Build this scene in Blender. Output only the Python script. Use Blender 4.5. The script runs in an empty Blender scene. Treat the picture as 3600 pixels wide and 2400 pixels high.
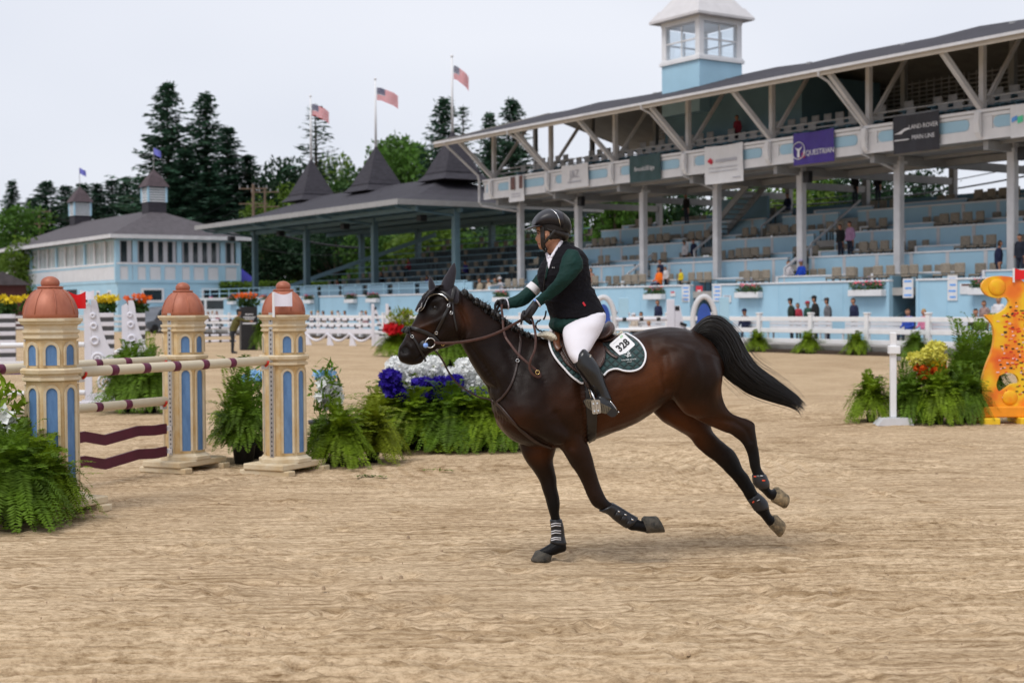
import bpy, bmesh, math, random
import numpy as np
from mathutils import Vector, Matrix
from mathutils.bvhtree import BVHTree
from mathutils.kdtree import KDTree

R = math.radians
rnd = random.Random(7)
scene = bpy.context.scene
col = scene.collection

# ------------------------------------------------------------------ camera
CAM_H = 1.8
FPX = 5000.0                      # 50 mm on a 36 mm sensor, in pixels of a 3600 px wide frame
PITCH, ROLL = R(1.42), R(0.41)
fwd = Vector((0, math.cos(PITCH), -math.sin(PITCH)))
up0 = Vector((0, math.sin(PITCH), math.cos(PITCH)))
rt0 = Vector((1, 0, 0))
ex = rt0 * math.cos(ROLL) - up0 * math.sin(ROLL)
ey = rt0 * math.sin(ROLL) + up0 * math.cos(ROLL)
CAM = Vector((0, 0, CAM_H))
cam_data = bpy.data.cameras.new('camera')
cam = bpy.data.objects.new('camera', cam_data)
col.objects.link(cam)
m = Matrix.Identity(4)
for i in range(3):
    m[i][0], m[i][1], m[i][2], m[i][3] = ex[i], ey[i], -fwd[i], CAM[i]
cam.matrix_world = m
cam_data.sensor_width = 36.0
cam_data.lens = 50.0
cam_data.clip_start = 0.1
cam_data.clip_end = 5000
cam_data.dof.use_dof = True
cam_data.dof.focus_distance = 10.1
cam_data.dof.aperture_fstop = 2.8
scene.camera = cam

# ------------------------------------------------------------------ sky and sun (bright overcast)
world = bpy.data.worlds.new('World')
scene.world = world
world.use_nodes = True
wn, wl = world.node_tree.nodes, world.node_tree.links
wn.clear()
w_out = wn.new('ShaderNodeOutputWorld')
w_bg = wn.new('ShaderNodeBackground')
w_sky = wn.new('ShaderNodeTexSky')
w_sky.sky_type = 'NISHITA'
w_sky.sun_disc = False
SUN_EL, SUN_ROT = 58, 215
w_sky.sun_elevation = R(SUN_EL)
w_sky.sun_rotation = R(SUN_ROT)
w_tc = wn.new('ShaderNodeTexCoord')
w_no = wn.new('ShaderNodeTexNoise')
w_no.inputs['Scale'].default_value = 1.6
w_no.inputs['Detail'].default_value = 3
w_map = wn.new('ShaderNodeMapping')
w_map.inputs['Scale'].default_value = (1, 1, 2.2)
w_rp = wn.new('ShaderNodeValToRGB')
w_rp.color_ramp.elements[0].position = 0.3
w_rp.color_ramp.elements[0].color = (4.75, 5.0, 5.7, 1)
w_rp.color_ramp.elements[1].position = 0.7
w_rp.color_ramp.elements[1].color = (6.05, 6.18, 6.65, 1)
w_mix = wn.new('ShaderNodeMixRGB')
w_mix.inputs[0].default_value = 0.93           # cloud cover over the clear sky
wl.new(w_tc.outputs['Generated'], w_map.inputs['Vector'])
wl.new(w_map.outputs[0], w_no.inputs['Vector'])
wl.new(w_no.outputs['Fac'], w_rp.inputs[0])
wl.new(w_sky.outputs[0], w_mix.inputs[1])
wl.new(w_rp.outputs[0], w_mix.inputs[2])
wl.new(w_mix.outputs[0], w_bg.inputs['Color'])
w_bg.inputs['Strength'].default_value = 0.1
wl.new(w_bg.outputs[0], w_out.inputs['Surface'])

sun_d = bpy.data.lights.new('sun', 'SUN')
sun_d.energy = 1.5
sun_d.angle = R(25)
sun_d.color = (1.0, 0.97, 0.92)
sun = bpy.data.objects.new('sun', sun_d)
col.objects.link(sun)
sd = Vector((math.sin(R(SUN_ROT)) * math.cos(R(SUN_EL)), math.cos(R(SUN_ROT)) * math.cos(R(SUN_EL)), math.sin(R(SUN_EL))))
sun.rotation_euler = sd.to_track_quat('Z', 'Y').to_euler()
sun.location = (0, 0, 60)

vs = scene.view_settings
vs.view_transform = 'Standard'
vs.look = 'None'
vs.exposure = 0.55
vs.gamma = 1.0
vs.use_curve_mapping = False
scene.cycles.max_bounces = 6
scene.cycles.transparent_max_bounces = 6
scene.cycles.use_denoising = True

# ------------------------------------------------------------------ projection helpers
def ray(x, y):
    """view direction through a pixel of the 3600 x 2400 photograph"""
    return (fwd + ex * ((x - 1800) / FPX) - ey * ((y - 1200) / FPX))
def px_of(p):
    d = Vector(p) - CAM; w = d.dot(fwd); return 1800 + FPX * d.dot(ex) / w, 1200 - FPX * d.dot(ey) / w
def at(x, y, Y):
    d = ray(x, y)
    return CAM + d * (Y / d.y)
def ground(x, y, z=0.0):
    d = ray(x, y)
    return CAM + d * ((z - CAM_H) / d.z)
def gback(x, y, d, z=0.0):
    """ground point d metres behind the one seen at a pixel, along the line of sight"""
    p = ground(x, y, z); f = 1 + d / p.y
    return Vector((p.x * f, p.y * f, p.z))
YAW = R(34.2)                      # the show ground's grid
gv = Vector((math.cos(YAW), math.sin(YAW), 0))
gu = Vector((-math.sin(YAW), math.cos(YAW), 0))
def G(a, b, z=0.0):
    return gv * a + gu * b + Vector((0, 0, z))
def ab(p):
    return p.dot(gv), p.dot(gu)
def b_at(x, a):
    """position along the grid line a = const seen at image column x"""
    k = (x - 1800) / FPX
    return a * (gv.x - k * gv.y) / (k * gu.y - gu.x)
def a_at(x, b):
    k = (x - 1800) / FPX
    return b * (k * gu.y - gu.x) / (gv.x - k * gv.y)

# ------------------------------------------------------------------ object helpers
def tag(o, label=None, cat=None, group=None, kind=None):
    if label: o['label'] = label
    if cat: o['category'] = cat
    if group: o['group'] = group
    if kind: o['kind'] = kind
    return o
def thing(name, label, cat, loc=(0, 0, 0), rz=0.0, group=None):
    o = bpy.data.objects.new(name, None)
    o.empty_display_size = 0.1
    col.objects.link(o)
    o.location = loc
    o.rotation_euler = (0, 0, rz)
    return tag(o, label, cat, group)
def copy_tree(o, parent=None):
    c = o.copy()
    col.objects.link(c)
    c.parent = parent
    for ch in o.children:
        copy_tree(ch, c)
    return c

class MB:
    """collects faces; build() links them as one mesh object"""
    def __init__(s):
        s.v, s.f, s.m = [], [], []
    def add(s, vs, fs, mi=0):
        n = len(s.v)
        s.v.extend([tuple(v) for v in vs])
        s.f.extend([tuple(i + n for i in f) for f in fs])
        s.m.extend([mi] * len(fs))
        return s
    def box(s, x0, x1, y0, y1, z0, z1, mi=0):
        vs = [(x, y, z) for z in (z0, z1) for y in (y0, y1) for x in (x0, x1)]
        return s.add(vs, [(0, 2, 3, 1), (4, 5, 7, 6), (0, 1, 5, 4), (2, 6, 7, 3), (0, 4, 6, 2), (1, 3, 7, 5)], mi)
    def bbox(s, x0, x1, y0, y1, z0, z1, b=0.01, mi=0):
        """box with chamfered edges"""
        c = Vector(((x0 + x1) / 2, (y0 + y1) / 2, (z0 + z1) / 2)); h = Vector(((x1 - x0) / 2, (y1 - y0) / 2, (z1 - z0) / 2))
        bm = bmesh.new(); bmesh.ops.create_cube(bm, size=2)
        for v in bm.verts: v.co = Vector((v.co.x * h.x, v.co.y * h.y, v.co.z * h.z)) + c
        bmesh.ops.bevel(bm, geom=bm.edges[:], offset=min(b, min(h) * .8), segments=1, affect='EDGES')
        bm.verts.index_update()
        s.add([v.co[:] for v in bm.verts], [[v.index for v in f.verts] for f in bm.faces], mi); bm.free()
        return s
    def beam(s, p, q, w, h, upv=Vector((0, 0, 1)), mi=0):
        p, q = Vector(p), Vector(q); d = (q - p).normalized()
        sd_ = d.cross(upv)
        if sd_.length < 1e-4: sd_ = Vector((1, 0, 0))
        sd_.normalize(); u = sd_.cross(d).normalized()
        vs = [c + sd_ * (i * w / 2) + u * (j * h / 2) for c in (p, q) for i, j in ((-1, -1), (1, -1), (1, 1), (-1, 1))]
        return s.add(vs, [(0, 1, 2, 3), (7, 6, 5, 4), (0, 4, 5, 1), (1, 5, 6, 2), (2, 6, 7, 3), (3, 7, 4, 0)], mi)
    def tube(s, pts, rad, n=8, mi=0, cap=True, flat=1.0, upv=None):
        pts = [Vector(p) for p in pts]
        if not hasattr(rad, '__len__'): rad = [rad] * len(pts)
        base = len(s.v); prev = None
        for i, p in enumerate(pts):
            d = (pts[min(i + 1, len(pts) - 1)] - pts[max(i - 1, 0)])
            d = d.normalized() if d.length > 1e-9 else Vector((0, 0, 1))
            if prev is None:
                ref = upv or (Vector((0, 0, 1)) if abs(d.z) < .9 else Vector((1, 0, 0)))
                u = (ref - d * ref.dot(d)).normalized()
            else:
                u = prev - d * prev.dot(d)
                u = u.normalized() if u.length > 1e-6 else d.orthogonal().normalized()
            prev = u; w = d.cross(u)
            for k in range(n):
                t = 2 * math.pi * k / n
                s.v.append(tuple(p + (u * math.cos(t) + w * math.sin(t) * flat) * rad[i]))
        for i in range(len(pts) - 1):
            for k in range(n):
                a, b = base + i * n + k, base + i * n + (k + 1) % n
                s.f.append((a, b, b + n, a + n)); s.m.append(mi)
        if cap:
            s.f.append(tuple(base + k for k in reversed(range(n)))); s.m.append(mi)
            e = base + (len(pts) - 1) * n
            s.f.append(tuple(e + k for k in range(n))); s.m.append(mi)
        return s
    def lathe(s, prof, n=20, c=(0, 0, 0), mi=0, phase=0.0, ang=2 * math.pi):
        base = len(s.v); full = ang > 6.28
        nn = n if full else n + 1
        for r, z in prof:
            for k in range(nn):
                t = phase + ang * k / n
                s.v.append((c[0] + r * math.cos(t), c[1] + r * math.sin(t), c[2] + z))
        for i in range(len(prof) - 1):
            for k in range(n):
                a, b = base + i * nn + k, base + i * nn + ((k + 1) % nn)
                s.f.append((a, b, b + nn, a + nn)); s.m.append(mi)
        if full:
            s.f.append(tuple(base + k for k in reversed(range(n)))); s.m.append(mi)
            e = base + (len(prof) - 1) * nn
            s.f.append(tuple(e + k for k in range(n))); s.m.append(mi)
        return s
    def prism(s, poly, fn, t0, t1, mi=0):
        """polygon (2D, may be concave) extruded: fn(x, y, t) -> 3D"""
        n = len(poly)
        from mathutils.geometry import tessellate_polygon
        tri = tessellate_polygon([[Vector((p[0], p[1], 0)) for p in poly]])
        vs = [fn(p[0], p[1], t0) for p in poly] + [fn(p[0], p[1], t1) for p in poly]
        fs = [tuple(t) for t in tri] + [tuple(i + n for i in reversed(t)) for t in tri]
        fs += [(i, i + n, (i + 1) % n + n, (i + 1) % n) for i in range(n)]
        return s.add(vs, fs, mi)
    def xf(s, M):
        s.v = [tuple(M @ Vector(v)) for v in s.v]; return s
    def mesh(s, name, mats=None, smooth=False):
        me = bpy.data.meshes.new(name)
        me.from_pydata(s.v, [], s.f)
        if mats:
            for mt in (mats if isinstance(mats, (list, tuple)) else [mats]): me.materials.append(mt)
        if len(s.m) and max(s.m) > 0: me.polygons.foreach_set('material_index', s.m)
        bm = bmesh.new(); bm.from_mesh(me); bmesh.ops.recalc_face_normals(bm, faces=bm.faces); bm.to_mesh(me); bm.free()
        if smooth: me.polygons.foreach_set('use_smooth', [True] * len(me.polygons))
        me.update()
        return me
    def build(s, name, mats, parent=None, smooth=False, loc=None, rz=None):
        o = bpy.data.objects.new(name, s.mesh(name, mats, smooth))
        col.objects.link(o)
        if parent is not None: o.parent = parent
        if loc is not None: o.location = loc
        if rz is not None: o.rotation_euler = (0, 0, rz)
        return o
def inst(name, me, parent=None, loc=(0, 0, 0), rz=0.0, sc=None):
    o = bpy.data.objects.new(name, me); col.objects.link(o)
    o.parent = parent; o.location = loc; o.rotation_euler = (0, 0, rz)
    if sc is not None: o.scale = sc if hasattr(sc, '__len__') else (sc, sc, sc)
    return o
def fastmesh(name, V, F, mats, smooth=False):
    """numpy verts (n,3) and quads/tris (m,k)"""
    me = bpy.data.meshes.new(name)
    V = np.asarray(V, np.float32); F = np.asarray(F, np.int32); k = F.shape[1]
    me.vertices.add(len(V)); me.vertices.foreach_set('co', V.ravel())
    me.loops.add(F.size); me.loops.foreach_set('vertex_index', F.ravel())
    me.polygons.add(len(F)); me.polygons.foreach_set('loop_start', np.arange(0, F.size, k, dtype=np.int32))
    try: me.polygons.foreach_set('loop_total', np.full(len(F), k, np.int32))
    except Exception: pass
    me.update(calc_edges=True); me.validate()
    if smooth: me.polygons.foreach_set('use_smooth', [True] * len(me.polygons))
    for mt in (mats if isinstance(mats, (list, tuple)) else [mats]): me.materials.append(mt)
    return me
def catmull(P, k):
    """P: (n, d) array -> smooth resampling with k steps per interval"""
    P = np.asarray(P, float); n = len(P); out = []
    for i in range(n - 1):
        p0 = P[i - 1] if i > 0 else 2 * P[0] - P[1]
        p1, p2 = P[i], P[i + 1]
        p3 = P[i + 2] if i + 2 < n else 2 * P[-1] - P[-2]
        for j in range(k):
            t = j / k
            out.append(.5 * ((2 * p1) + (-p0 + p2) * t + (2 * p0 - 5 * p1 + 4 * p2 - p3) * t * t + (-p0 + 3 * p1 - 3 * p2 + p3) * t ** 3))
    out.append(P[-1])
    return np.array(out)

# ------------------------------------------------------------------ materials
_MATS = {}
def mat(name, c, rough=.6, var=.12, scale=4.0, bump=0.0, bscale=30.0, metal=0.0, spec=.4, coat=0.0, sheen=0.0, trans=0.0, stretch=None, c2=None, alpha=None, attr=None, emit=None, voro=None):
    if name in _MATS: return _MATS[name]
    mt = bpy.data.materials.new(name); mt.use_nodes = True
    nt = mt.node_tree; N, L = nt.nodes, nt.links
    b = N['Principled BSDF']
    b.inputs['Roughness'].default_value = rough
    b.inputs['Metallic'].default_value = metal
    b.inputs['Specular IOR Level'].default_value = spec
    b.inputs['Coat Weight'].default_value = coat
    b.inputs['Sheen Weight'].default_value = sheen
    if trans: b.inputs['Transmission Weight'].default_value = trans
    tc = N.new('ShaderNodeTexCoord'); mp = N.new('ShaderNodeMapping')
    L.new(tc.outputs['Object'], mp.inputs['Vector'])
    if stretch: mp.inputs['Scale'].default_value = stretch
    no = N.new('ShaderNodeTexNoise'); no.inputs['Scale'].default_value = scale; no.inputs['Detail'].default_value = 5; no.inputs['Roughness'].default_value = .6
    L.new(mp.outputs[0], no.inputs['Vector'])
    rp = N.new('ShaderNodeValToRGB')
    rp.color_ramp.elements[0].position = .3; rp.color_ramp.elements[1].position = .7
    c = tuple(c); d = c2 or tuple(x * (1 - var) for x in c)
    e = c if c2 else tuple(min(1, x * (1 + var)) for x in c)
    rp.color_ramp.elements[0].color = (*d, 1); rp.color_ramp.elements[1].color = (*e, 1)
    L.new(no.outputs['Fac'], rp.inputs[0])
    src = rp.outputs[0]
    if attr:
        at_ = N.new('ShaderNodeAttribute'); at_.attribute_name = attr
        mx = N.new('ShaderNodeMixRGB'); mx.blend_type = 'MULTIPLY'; mx.inputs[0].default_value = 1
        L.new(at_.outputs['Color'], mx.inputs[1]); L.new(src, mx.inputs[2]); src = mx.outputs[0]
    L.new(src, b.inputs['Base Color'])
    if bump:
        n2 = N.new('ShaderNodeTexNoise'); n2.inputs['Scale'].default_value = bscale; n2.inputs['Detail'].default_value = 4
        L.new(mp.outputs[0], n2.inputs['Vector'])
        bp = N.new('ShaderNodeBump'); bp.inputs['Strength'].default_value = bump; bp.inputs['Distance'].default_value = .02
        L.new(n2.outputs['Fac'], bp.inputs['Height']); L.new(bp.outputs[0], b.inputs['Normal'])
    _MATS[name] = mt
    return mt
def srgb(r, g, b):
    f = lambda x: ((x / 255 + .055) / 1.055) ** 2.4 if x > 10 else x / 255 / 12.92
    return (f(r), f(g), f(b))

M_WHITE = mat('white_paint', (.74, .74, .76), .5, .06, 2.0)
M_CREAMW = mat('aged_white_paint', (.56, .56, .58), .55, .12, 1.5)
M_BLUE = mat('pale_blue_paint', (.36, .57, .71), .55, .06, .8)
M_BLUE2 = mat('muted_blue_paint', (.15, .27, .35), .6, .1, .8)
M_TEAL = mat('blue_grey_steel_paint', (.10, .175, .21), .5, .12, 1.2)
M_STEEL = mat('grey_steel_paint', (.30, .30, .305), .5, .1, 2.0)
M_SHINGLE = mat('dark_roof_shingles', (.036, .033, .042), .85, .3, 2.5, bump=.6, bscale=9, stretch=(1, 1, 3))
M_SHINGLE2 = mat('grey_roof_shingles', (.082, .072, .080), .85, .22, 2.5, bump=.4, bscale=8)
M_DARK = mat('dark_interior_tone', (.03, .035, .04), .8, .2, 1.0)
M_CONC = mat('concrete', (.36, .34, .32), .85, .15, 2.0, bump=.3)
M_BEIGE = mat('beige_eave_paint', (.42, .37, .31), .6, .1, 1.0)
M_GLASSD = mat('dark_window_glass', (.02, .03, .035), .08, .3, 1.0, spec=.6)
M_WOOD = mat('weathered_wood', (.16, .11, .075), .8, .25, 5, bump=.3, stretch=(4, 4, .5))
M_BLACK = mat('black_paint', (.012, .012, .014), .45, .2, 3)
M_METAL = mat('brushed_steel', (.55, .55, .56), .35, .1, 8, metal=.9)
# ------------------------------------------------------------------ arena sand and ground
def vnoise(x, y, seed):
    rs = np.random.RandomState(seed); T = rs.rand(256, 256)
    xi, yi = np.floor(x).astype(int), np.floor(y).astype(int)
    fx, fy = x - xi, y - yi
    fx, fy = fx * fx * (3 - 2 * fx), fy * fy * (3 - 2 * fy)
    g = lambda i, j: T[(i) % 256, (j) % 256]
    return (g(xi, yi) * (1 - fx) + g(xi + 1, yi) * fx) * (1 - fy) + (g(xi, yi + 1) * (1 - fx) + g(xi + 1, yi + 1) * fx) * fy - .5

def sand_material():
    mt = bpy.data.materials.new('arena_sand'); mt.use_nodes = True
    N, L = mt.node_tree.nodes, mt.node_tree.links
    b = N['Principled BSDF']; b.inputs['Roughness'].default_value = .95; b.inputs['Specular IOR Level'].default_value = .15
    tc = N.new('ShaderNodeTexCoord')
    def noise(scale, det, stretch=None, rough=.6):
        n = N.new('ShaderNodeTexNoise'); n.inputs['Scale'].default_value = scale; n.inputs['Detail'].default_value = det; n.inputs['Roughness'].default_value = rough
        mp = N.new('ShaderNodeMapping'); L.new(tc.outputs['Object'], mp.inputs['Vector'])
        if stretch: mp.inputs['Scale'].default_value = stretch
        L.new(mp.outputs[0], n.inputs['Vector']); return n
    def ramp(n, p0, c0, p1, c1):
        r = N.new('ShaderNodeValToRGB'); e = r.color_ramp.elements
        e[0].position, e[1].position = p0, p1; e[0].color = (*c0, 1); e[1].color = (*c1, 1)
        L.new(n.outputs['Fac'], r.inputs[0]); return r
    def mix(kind, a, c, fac=1.0):
        x = N.new('ShaderNodeMixRGB'); x.blend_type = kind; x.inputs[0].default_value = fac
        L.new(a, x.inputs[1]); L.new(c, x.inputs[2]); return x.outputs[0]
    base = ramp(noise(.35, 4), .35, (.520, .388, .252), .65, (.605, .466, .312))
    mid = ramp(noise(3.2, 5, (.5, 1.6, 1)), .3, (.88, .87, .85), .62, (1.03, 1.03, 1.03))
    fine = ramp(noise(30, 7, (.45, 1.0, 1), .85), .37, (.50, .44, .37), .56, (1.08, 1.08, 1.08))
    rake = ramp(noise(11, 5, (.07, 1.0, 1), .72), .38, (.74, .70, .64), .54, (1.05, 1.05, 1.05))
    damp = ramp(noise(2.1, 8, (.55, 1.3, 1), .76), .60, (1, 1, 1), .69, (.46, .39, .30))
    c = mix('MULTIPLY', base.outputs[0], mid.outputs[0]); c = mix('MULTIPLY', c, fine.outputs[0]); c = mix('MULTIPLY', c, damp.outputs[0]); c = mix('MULTIPLY', c, rake.outputs[0])
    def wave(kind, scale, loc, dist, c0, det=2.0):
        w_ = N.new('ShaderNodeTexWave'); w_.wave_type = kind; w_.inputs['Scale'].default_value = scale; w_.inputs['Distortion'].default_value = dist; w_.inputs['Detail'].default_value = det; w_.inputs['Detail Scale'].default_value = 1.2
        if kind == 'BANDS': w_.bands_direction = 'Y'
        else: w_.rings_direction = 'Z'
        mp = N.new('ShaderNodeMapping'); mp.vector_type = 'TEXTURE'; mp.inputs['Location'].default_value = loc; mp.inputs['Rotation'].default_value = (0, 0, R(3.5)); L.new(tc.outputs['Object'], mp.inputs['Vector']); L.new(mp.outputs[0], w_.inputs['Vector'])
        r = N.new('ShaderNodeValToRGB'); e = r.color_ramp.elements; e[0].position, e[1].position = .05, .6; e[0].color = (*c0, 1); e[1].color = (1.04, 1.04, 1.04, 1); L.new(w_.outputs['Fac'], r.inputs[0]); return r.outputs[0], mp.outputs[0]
    bands, _ = wave('BANDS', 2.9, (0, 0, 0), .9, (.72, .68, .62)); rings, rv = wave('RINGS', 1.45, (.7, 15.9, 0), .5, (.80, .76, .70))  # furrow shading painted into the colour as darker bands and rings
    ln = N.new('ShaderNodeVectorMath'); ln.operation = 'LENGTH'; L.new(rv, ln.inputs[0])                 # the turning harrow's ring, its ridge shading painted in
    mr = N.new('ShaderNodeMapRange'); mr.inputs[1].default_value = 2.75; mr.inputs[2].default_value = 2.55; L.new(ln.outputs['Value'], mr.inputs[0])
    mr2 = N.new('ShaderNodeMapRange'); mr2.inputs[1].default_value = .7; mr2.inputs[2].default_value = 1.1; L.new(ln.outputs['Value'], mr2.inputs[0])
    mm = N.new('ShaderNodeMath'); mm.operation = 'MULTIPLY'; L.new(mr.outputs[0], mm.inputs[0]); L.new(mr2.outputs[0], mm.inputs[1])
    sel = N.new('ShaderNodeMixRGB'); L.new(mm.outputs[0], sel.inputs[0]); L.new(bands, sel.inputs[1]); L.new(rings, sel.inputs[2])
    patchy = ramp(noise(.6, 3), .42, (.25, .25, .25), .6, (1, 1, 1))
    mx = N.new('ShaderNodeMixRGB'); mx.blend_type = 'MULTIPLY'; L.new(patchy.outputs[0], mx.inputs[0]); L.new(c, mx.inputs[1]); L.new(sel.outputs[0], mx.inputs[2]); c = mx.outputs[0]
    L.new(c, b.inputs['Base Color'])
    bp = N.new('ShaderNodeBump'); bp.inputs['Strength'].default_value = .7; bp.inputs['Distance'].default_value = .03
    h = noise(26, 6, (.35, 1, 1), .7); L.new(h.outputs['Fac'], bp.inputs['Height']); L.new(bp.outputs[0], b.inputs['Normal'])
    return mt
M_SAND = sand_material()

def build_sand():
    x0, x1, y0, y1 = -9.0, 9.0, 3.5, 26.0
    xs = np.linspace(x0, x1, 460)
    ys = [y0]
    while ys[-1] < y1: ys.append(ys[-1] + max(.014, .0028 * ys[-1]))
    ys[-1] = y1; ys = np.array(ys)
    X, Y = np.meshgrid(xs, ys)
    warp = .35 * vnoise(X * .22, Y * .25, 1) + .05 * vnoise(X * 1.1, Y * 1.5, 2)
    ph = (Y - .06 * X + warp * .35) / .098
    fur = np.sin(2 * np.pi * ph) * (.6 + .8 * (vnoise(X * .5, Y * .7, 3) + .5))
    soft = np.clip((vnoise(X * .33 + 5, Y * .45, 4) + .22) * 3.2, .08, 1)       # trampled patches lose the harrow lines
    cx, cy = .7, 15.9                                                             # ring left by a turning harrow
    rr = np.hypot(X - cx, (Y - cy)); th = np.arctan2(Y - cy, X - cx)
    ringm = np.clip((rr - .9) / .3, 0, 1) * np.clip((2.75 - rr) / .15, 0, 1) * np.clip((1.9 - np.abs(th + .35)) * 1.5, 0, 1)
    ring = np.sin(2 * np.pi * rr / .20)
    Z = .0175 * fur * soft * (1 - ringm) + .020 * ring * ringm
    Z += .010 * vnoise(X * 2.6, Y * 4.6, 5) + .004 * vnoise(X * 4.2, Y * 13, 6) + .007 * vnoise(X * 11, Y * 26, 7) + .008 * vnoise(X * 24, Y * 44, 17)
    d = vnoise(X * 2.3 + 9, Y * 2.9, 8)                                           # hoof divots
    Z -= .045 * np.clip(d - .29, 0, 1) / .2 * (1 - soft * .5)
    Z += .05 * np.clip(vnoise(X * 4.1, Y * 5.3, 11) - .36, 0, 1) / .14 * .35
    rs = np.random.RandomState(17)                                                # hoof prints: a dent with a raised rim
    for k in range(420):
        py = 6.3 + 12 * rs.rand() ** 1.7; px = (rs.rand() - .5) * .80 * py
        if vnoise(np.array([px * .33 + 5]), np.array([py * .45]), 4)[0] > .10 and rs.rand() < .8: continue
        i0, i1 = np.searchsorted(ys, [py - .28, py + .28]); j0, j1 = np.searchsorted(xs, [px - .28, px + .28])
        if i1 - i0 < 2 or j1 - j0 < 2: continue
        th_ = rs.rand() * 3.14; dx, dy = X[i0:i1, j0:j1] - px, Y[i0:i1, j0:j1] - py
        u_, v_ = dx * math.cos(th_) + dy * math.sin(th_), -dx * math.sin(th_) + dy * math.cos(th_); q = np.sqrt((u_ / .085) ** 2 + (v_ / .065) ** 2); sc_ = .5 + .7 * rs.rand()
        Z[i0:i1, j0:j1] += sc_ * (-.034 * np.exp(-q ** 2 * 1.1) + .016 * np.exp(-((q - 1.55) / .45) ** 2))
    edge = np.minimum.reduce([(X - x0), (x1 - X), (Y - y0), (y1 - Y)])
    Z *= np.clip(edge / .6, 0, 1)
    nx, ny = len(xs), len(ys)
    V = np.stack([X, Y, Z], -1).reshape(-1, 3)
    i = np.arange(nx * ny).reshape(ny, nx)
    F = np.stack([i[:-1, :-1], i[:-1, 1:], i[1:, 1:], i[1:, :-1]], -1).reshape(-1, 4)
    # the rest of the arena as a frame of flat quads round the modelled patch
    xa, xb, ya, yb = -130.0, 130.0, -40.0, 175.0
    n = len(V)
    V2 = np.array([(xa, ya, 0), (xb, ya, 0), (xb, y0, 0), (xa, y0, 0), (xa, y1, 0), (x0, y0, 0), (x0, y1, 0), (x1, y0, 0), (xb, y1, 0), (x1, y1, 0), (xa, yb, 0), (xb, yb, 0)])
    F2 = np.array([(0, 1, 2, 3), (3, 5, 6, 4), (7, 2, 8, 9), (4, 8, 11, 10)]) + n
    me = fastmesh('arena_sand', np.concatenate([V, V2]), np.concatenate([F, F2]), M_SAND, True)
    o = bpy.data.objects.new('arena_sand', me); col.objects.link(o)
    return tag(o, 'raked tan sand of the riding arena', kind='structure')
build_sand()

M_GRASS = mat('distant_grass', (.055, .085, .03), .9, .35, .4)
g = MB(); g.add([(-2500, -2500, -.06), (2500, -2500, -.06), (2500, 2500, -.06), (-2500, 2500, -.06)], [(0, 1, 2, 3)])
tag(g.build('ground', M_GRASS), 'flat grassy ground reaching to the horizon', kind='structure')

# paved walkway between the arena fence and the stands, a step up from the sand
A_FENCE, A_WALL = 38.4, 43.9
w = MB(); w.box(A_FENCE + .25, A_WALL + 16, 20, 112, -.05, .28)
tag(w.build('walkway', M_CONC, rz=YAW), 'concrete walkway behind the white fence', kind='structure')
w = MB(); w.box(A_FENCE - .5, A_FENCE + .25, 20, 112, -.05, .12)
M_MULCH = mat('dark_mulch', (.05, .035, .025), .95, .4, 6, bump=.8)
tag(w.build('mulch_bed', M_MULCH, rz=YAW), 'dark mulch strip under the white fence', kind='structure')
# a few bigger clods thrown up by hooves
def clods():
    rs = np.random.RandomState(5); b = MB()
    for k in range(900):
        y = 6.4 + 11 * rs.rand() ** 1.6; x = (rs.rand() - .5) * .74 * y
        r = .003 + .011 * rs.rand() ** 5; p = [(x + r * math.cos(t) * (1 + .4 * rs.rand()), y + r * math.sin(t) * (1 + .4 * rs.rand())) for t in np.arange(6) * 1.047]
        z = .012 * rs.rand() - .004
        b.add([(q[0], q[1], z - .01) for q in p] + [(x + (q[0] - x) * .6, y + (q[1] - y) * .6, z + r * .9) for q in p], [(i, (i + 1) % 6, (i + 1) % 6 + 6, i + 6) for i in range(6)] + [tuple(range(6, 12))])
    return b
tag(clods().build('sand_clods', mat('damp_sand', (.34, .24, .15), .95, .3, 8), smooth=True), 'loose clods of damp sand scattered over the arena', 'sand', kind='stuff')
# torn fern sprig lying on the sand
# ------------------------------------------------------------------ the horse: traced frame
def T1(u, v): return (1380 + u / 3.92, 900 + v / 3.92)
def T2(u, v): return (1700 + u / 3.92, 1200 + v / 3.92)
def T3(u, v): return (1800 + u / 3.485, 1540 + v / 3.485)
def T4(u, v): return (2200 + u / 3.36, 1080 + v / 3.36)
def T5(u, v): return (2250 + u / 3.337, 1430 + v / 3.337)
def T6(u, v): return (1700 + u / 3.136, 700 + v / 3.136)
def T7(u, v): return (1880 + u / 3.484, 1050 + v / 3.484)
def T0(u, v): return (u, v)
HTH = R(12)
hL = Vector((-math.cos(HTH), -math.sin(HTH), 0))           # heading
hN = Vector((math.sin(HTH), -math.cos(HTH), 0))            # near (left) side
_c = ground(1893, 1974)
HW0 = _c.dot(hN) + .13
def H(x, y, w=0.0):
    d = ray(x, y); o = CAM
    return o + d * ((HW0 + w - o.dot(hN)) / d.dot(hN))
def mirror_h(p):
    return p - hN * (2 * (p.dot(hN) - HW0))

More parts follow.
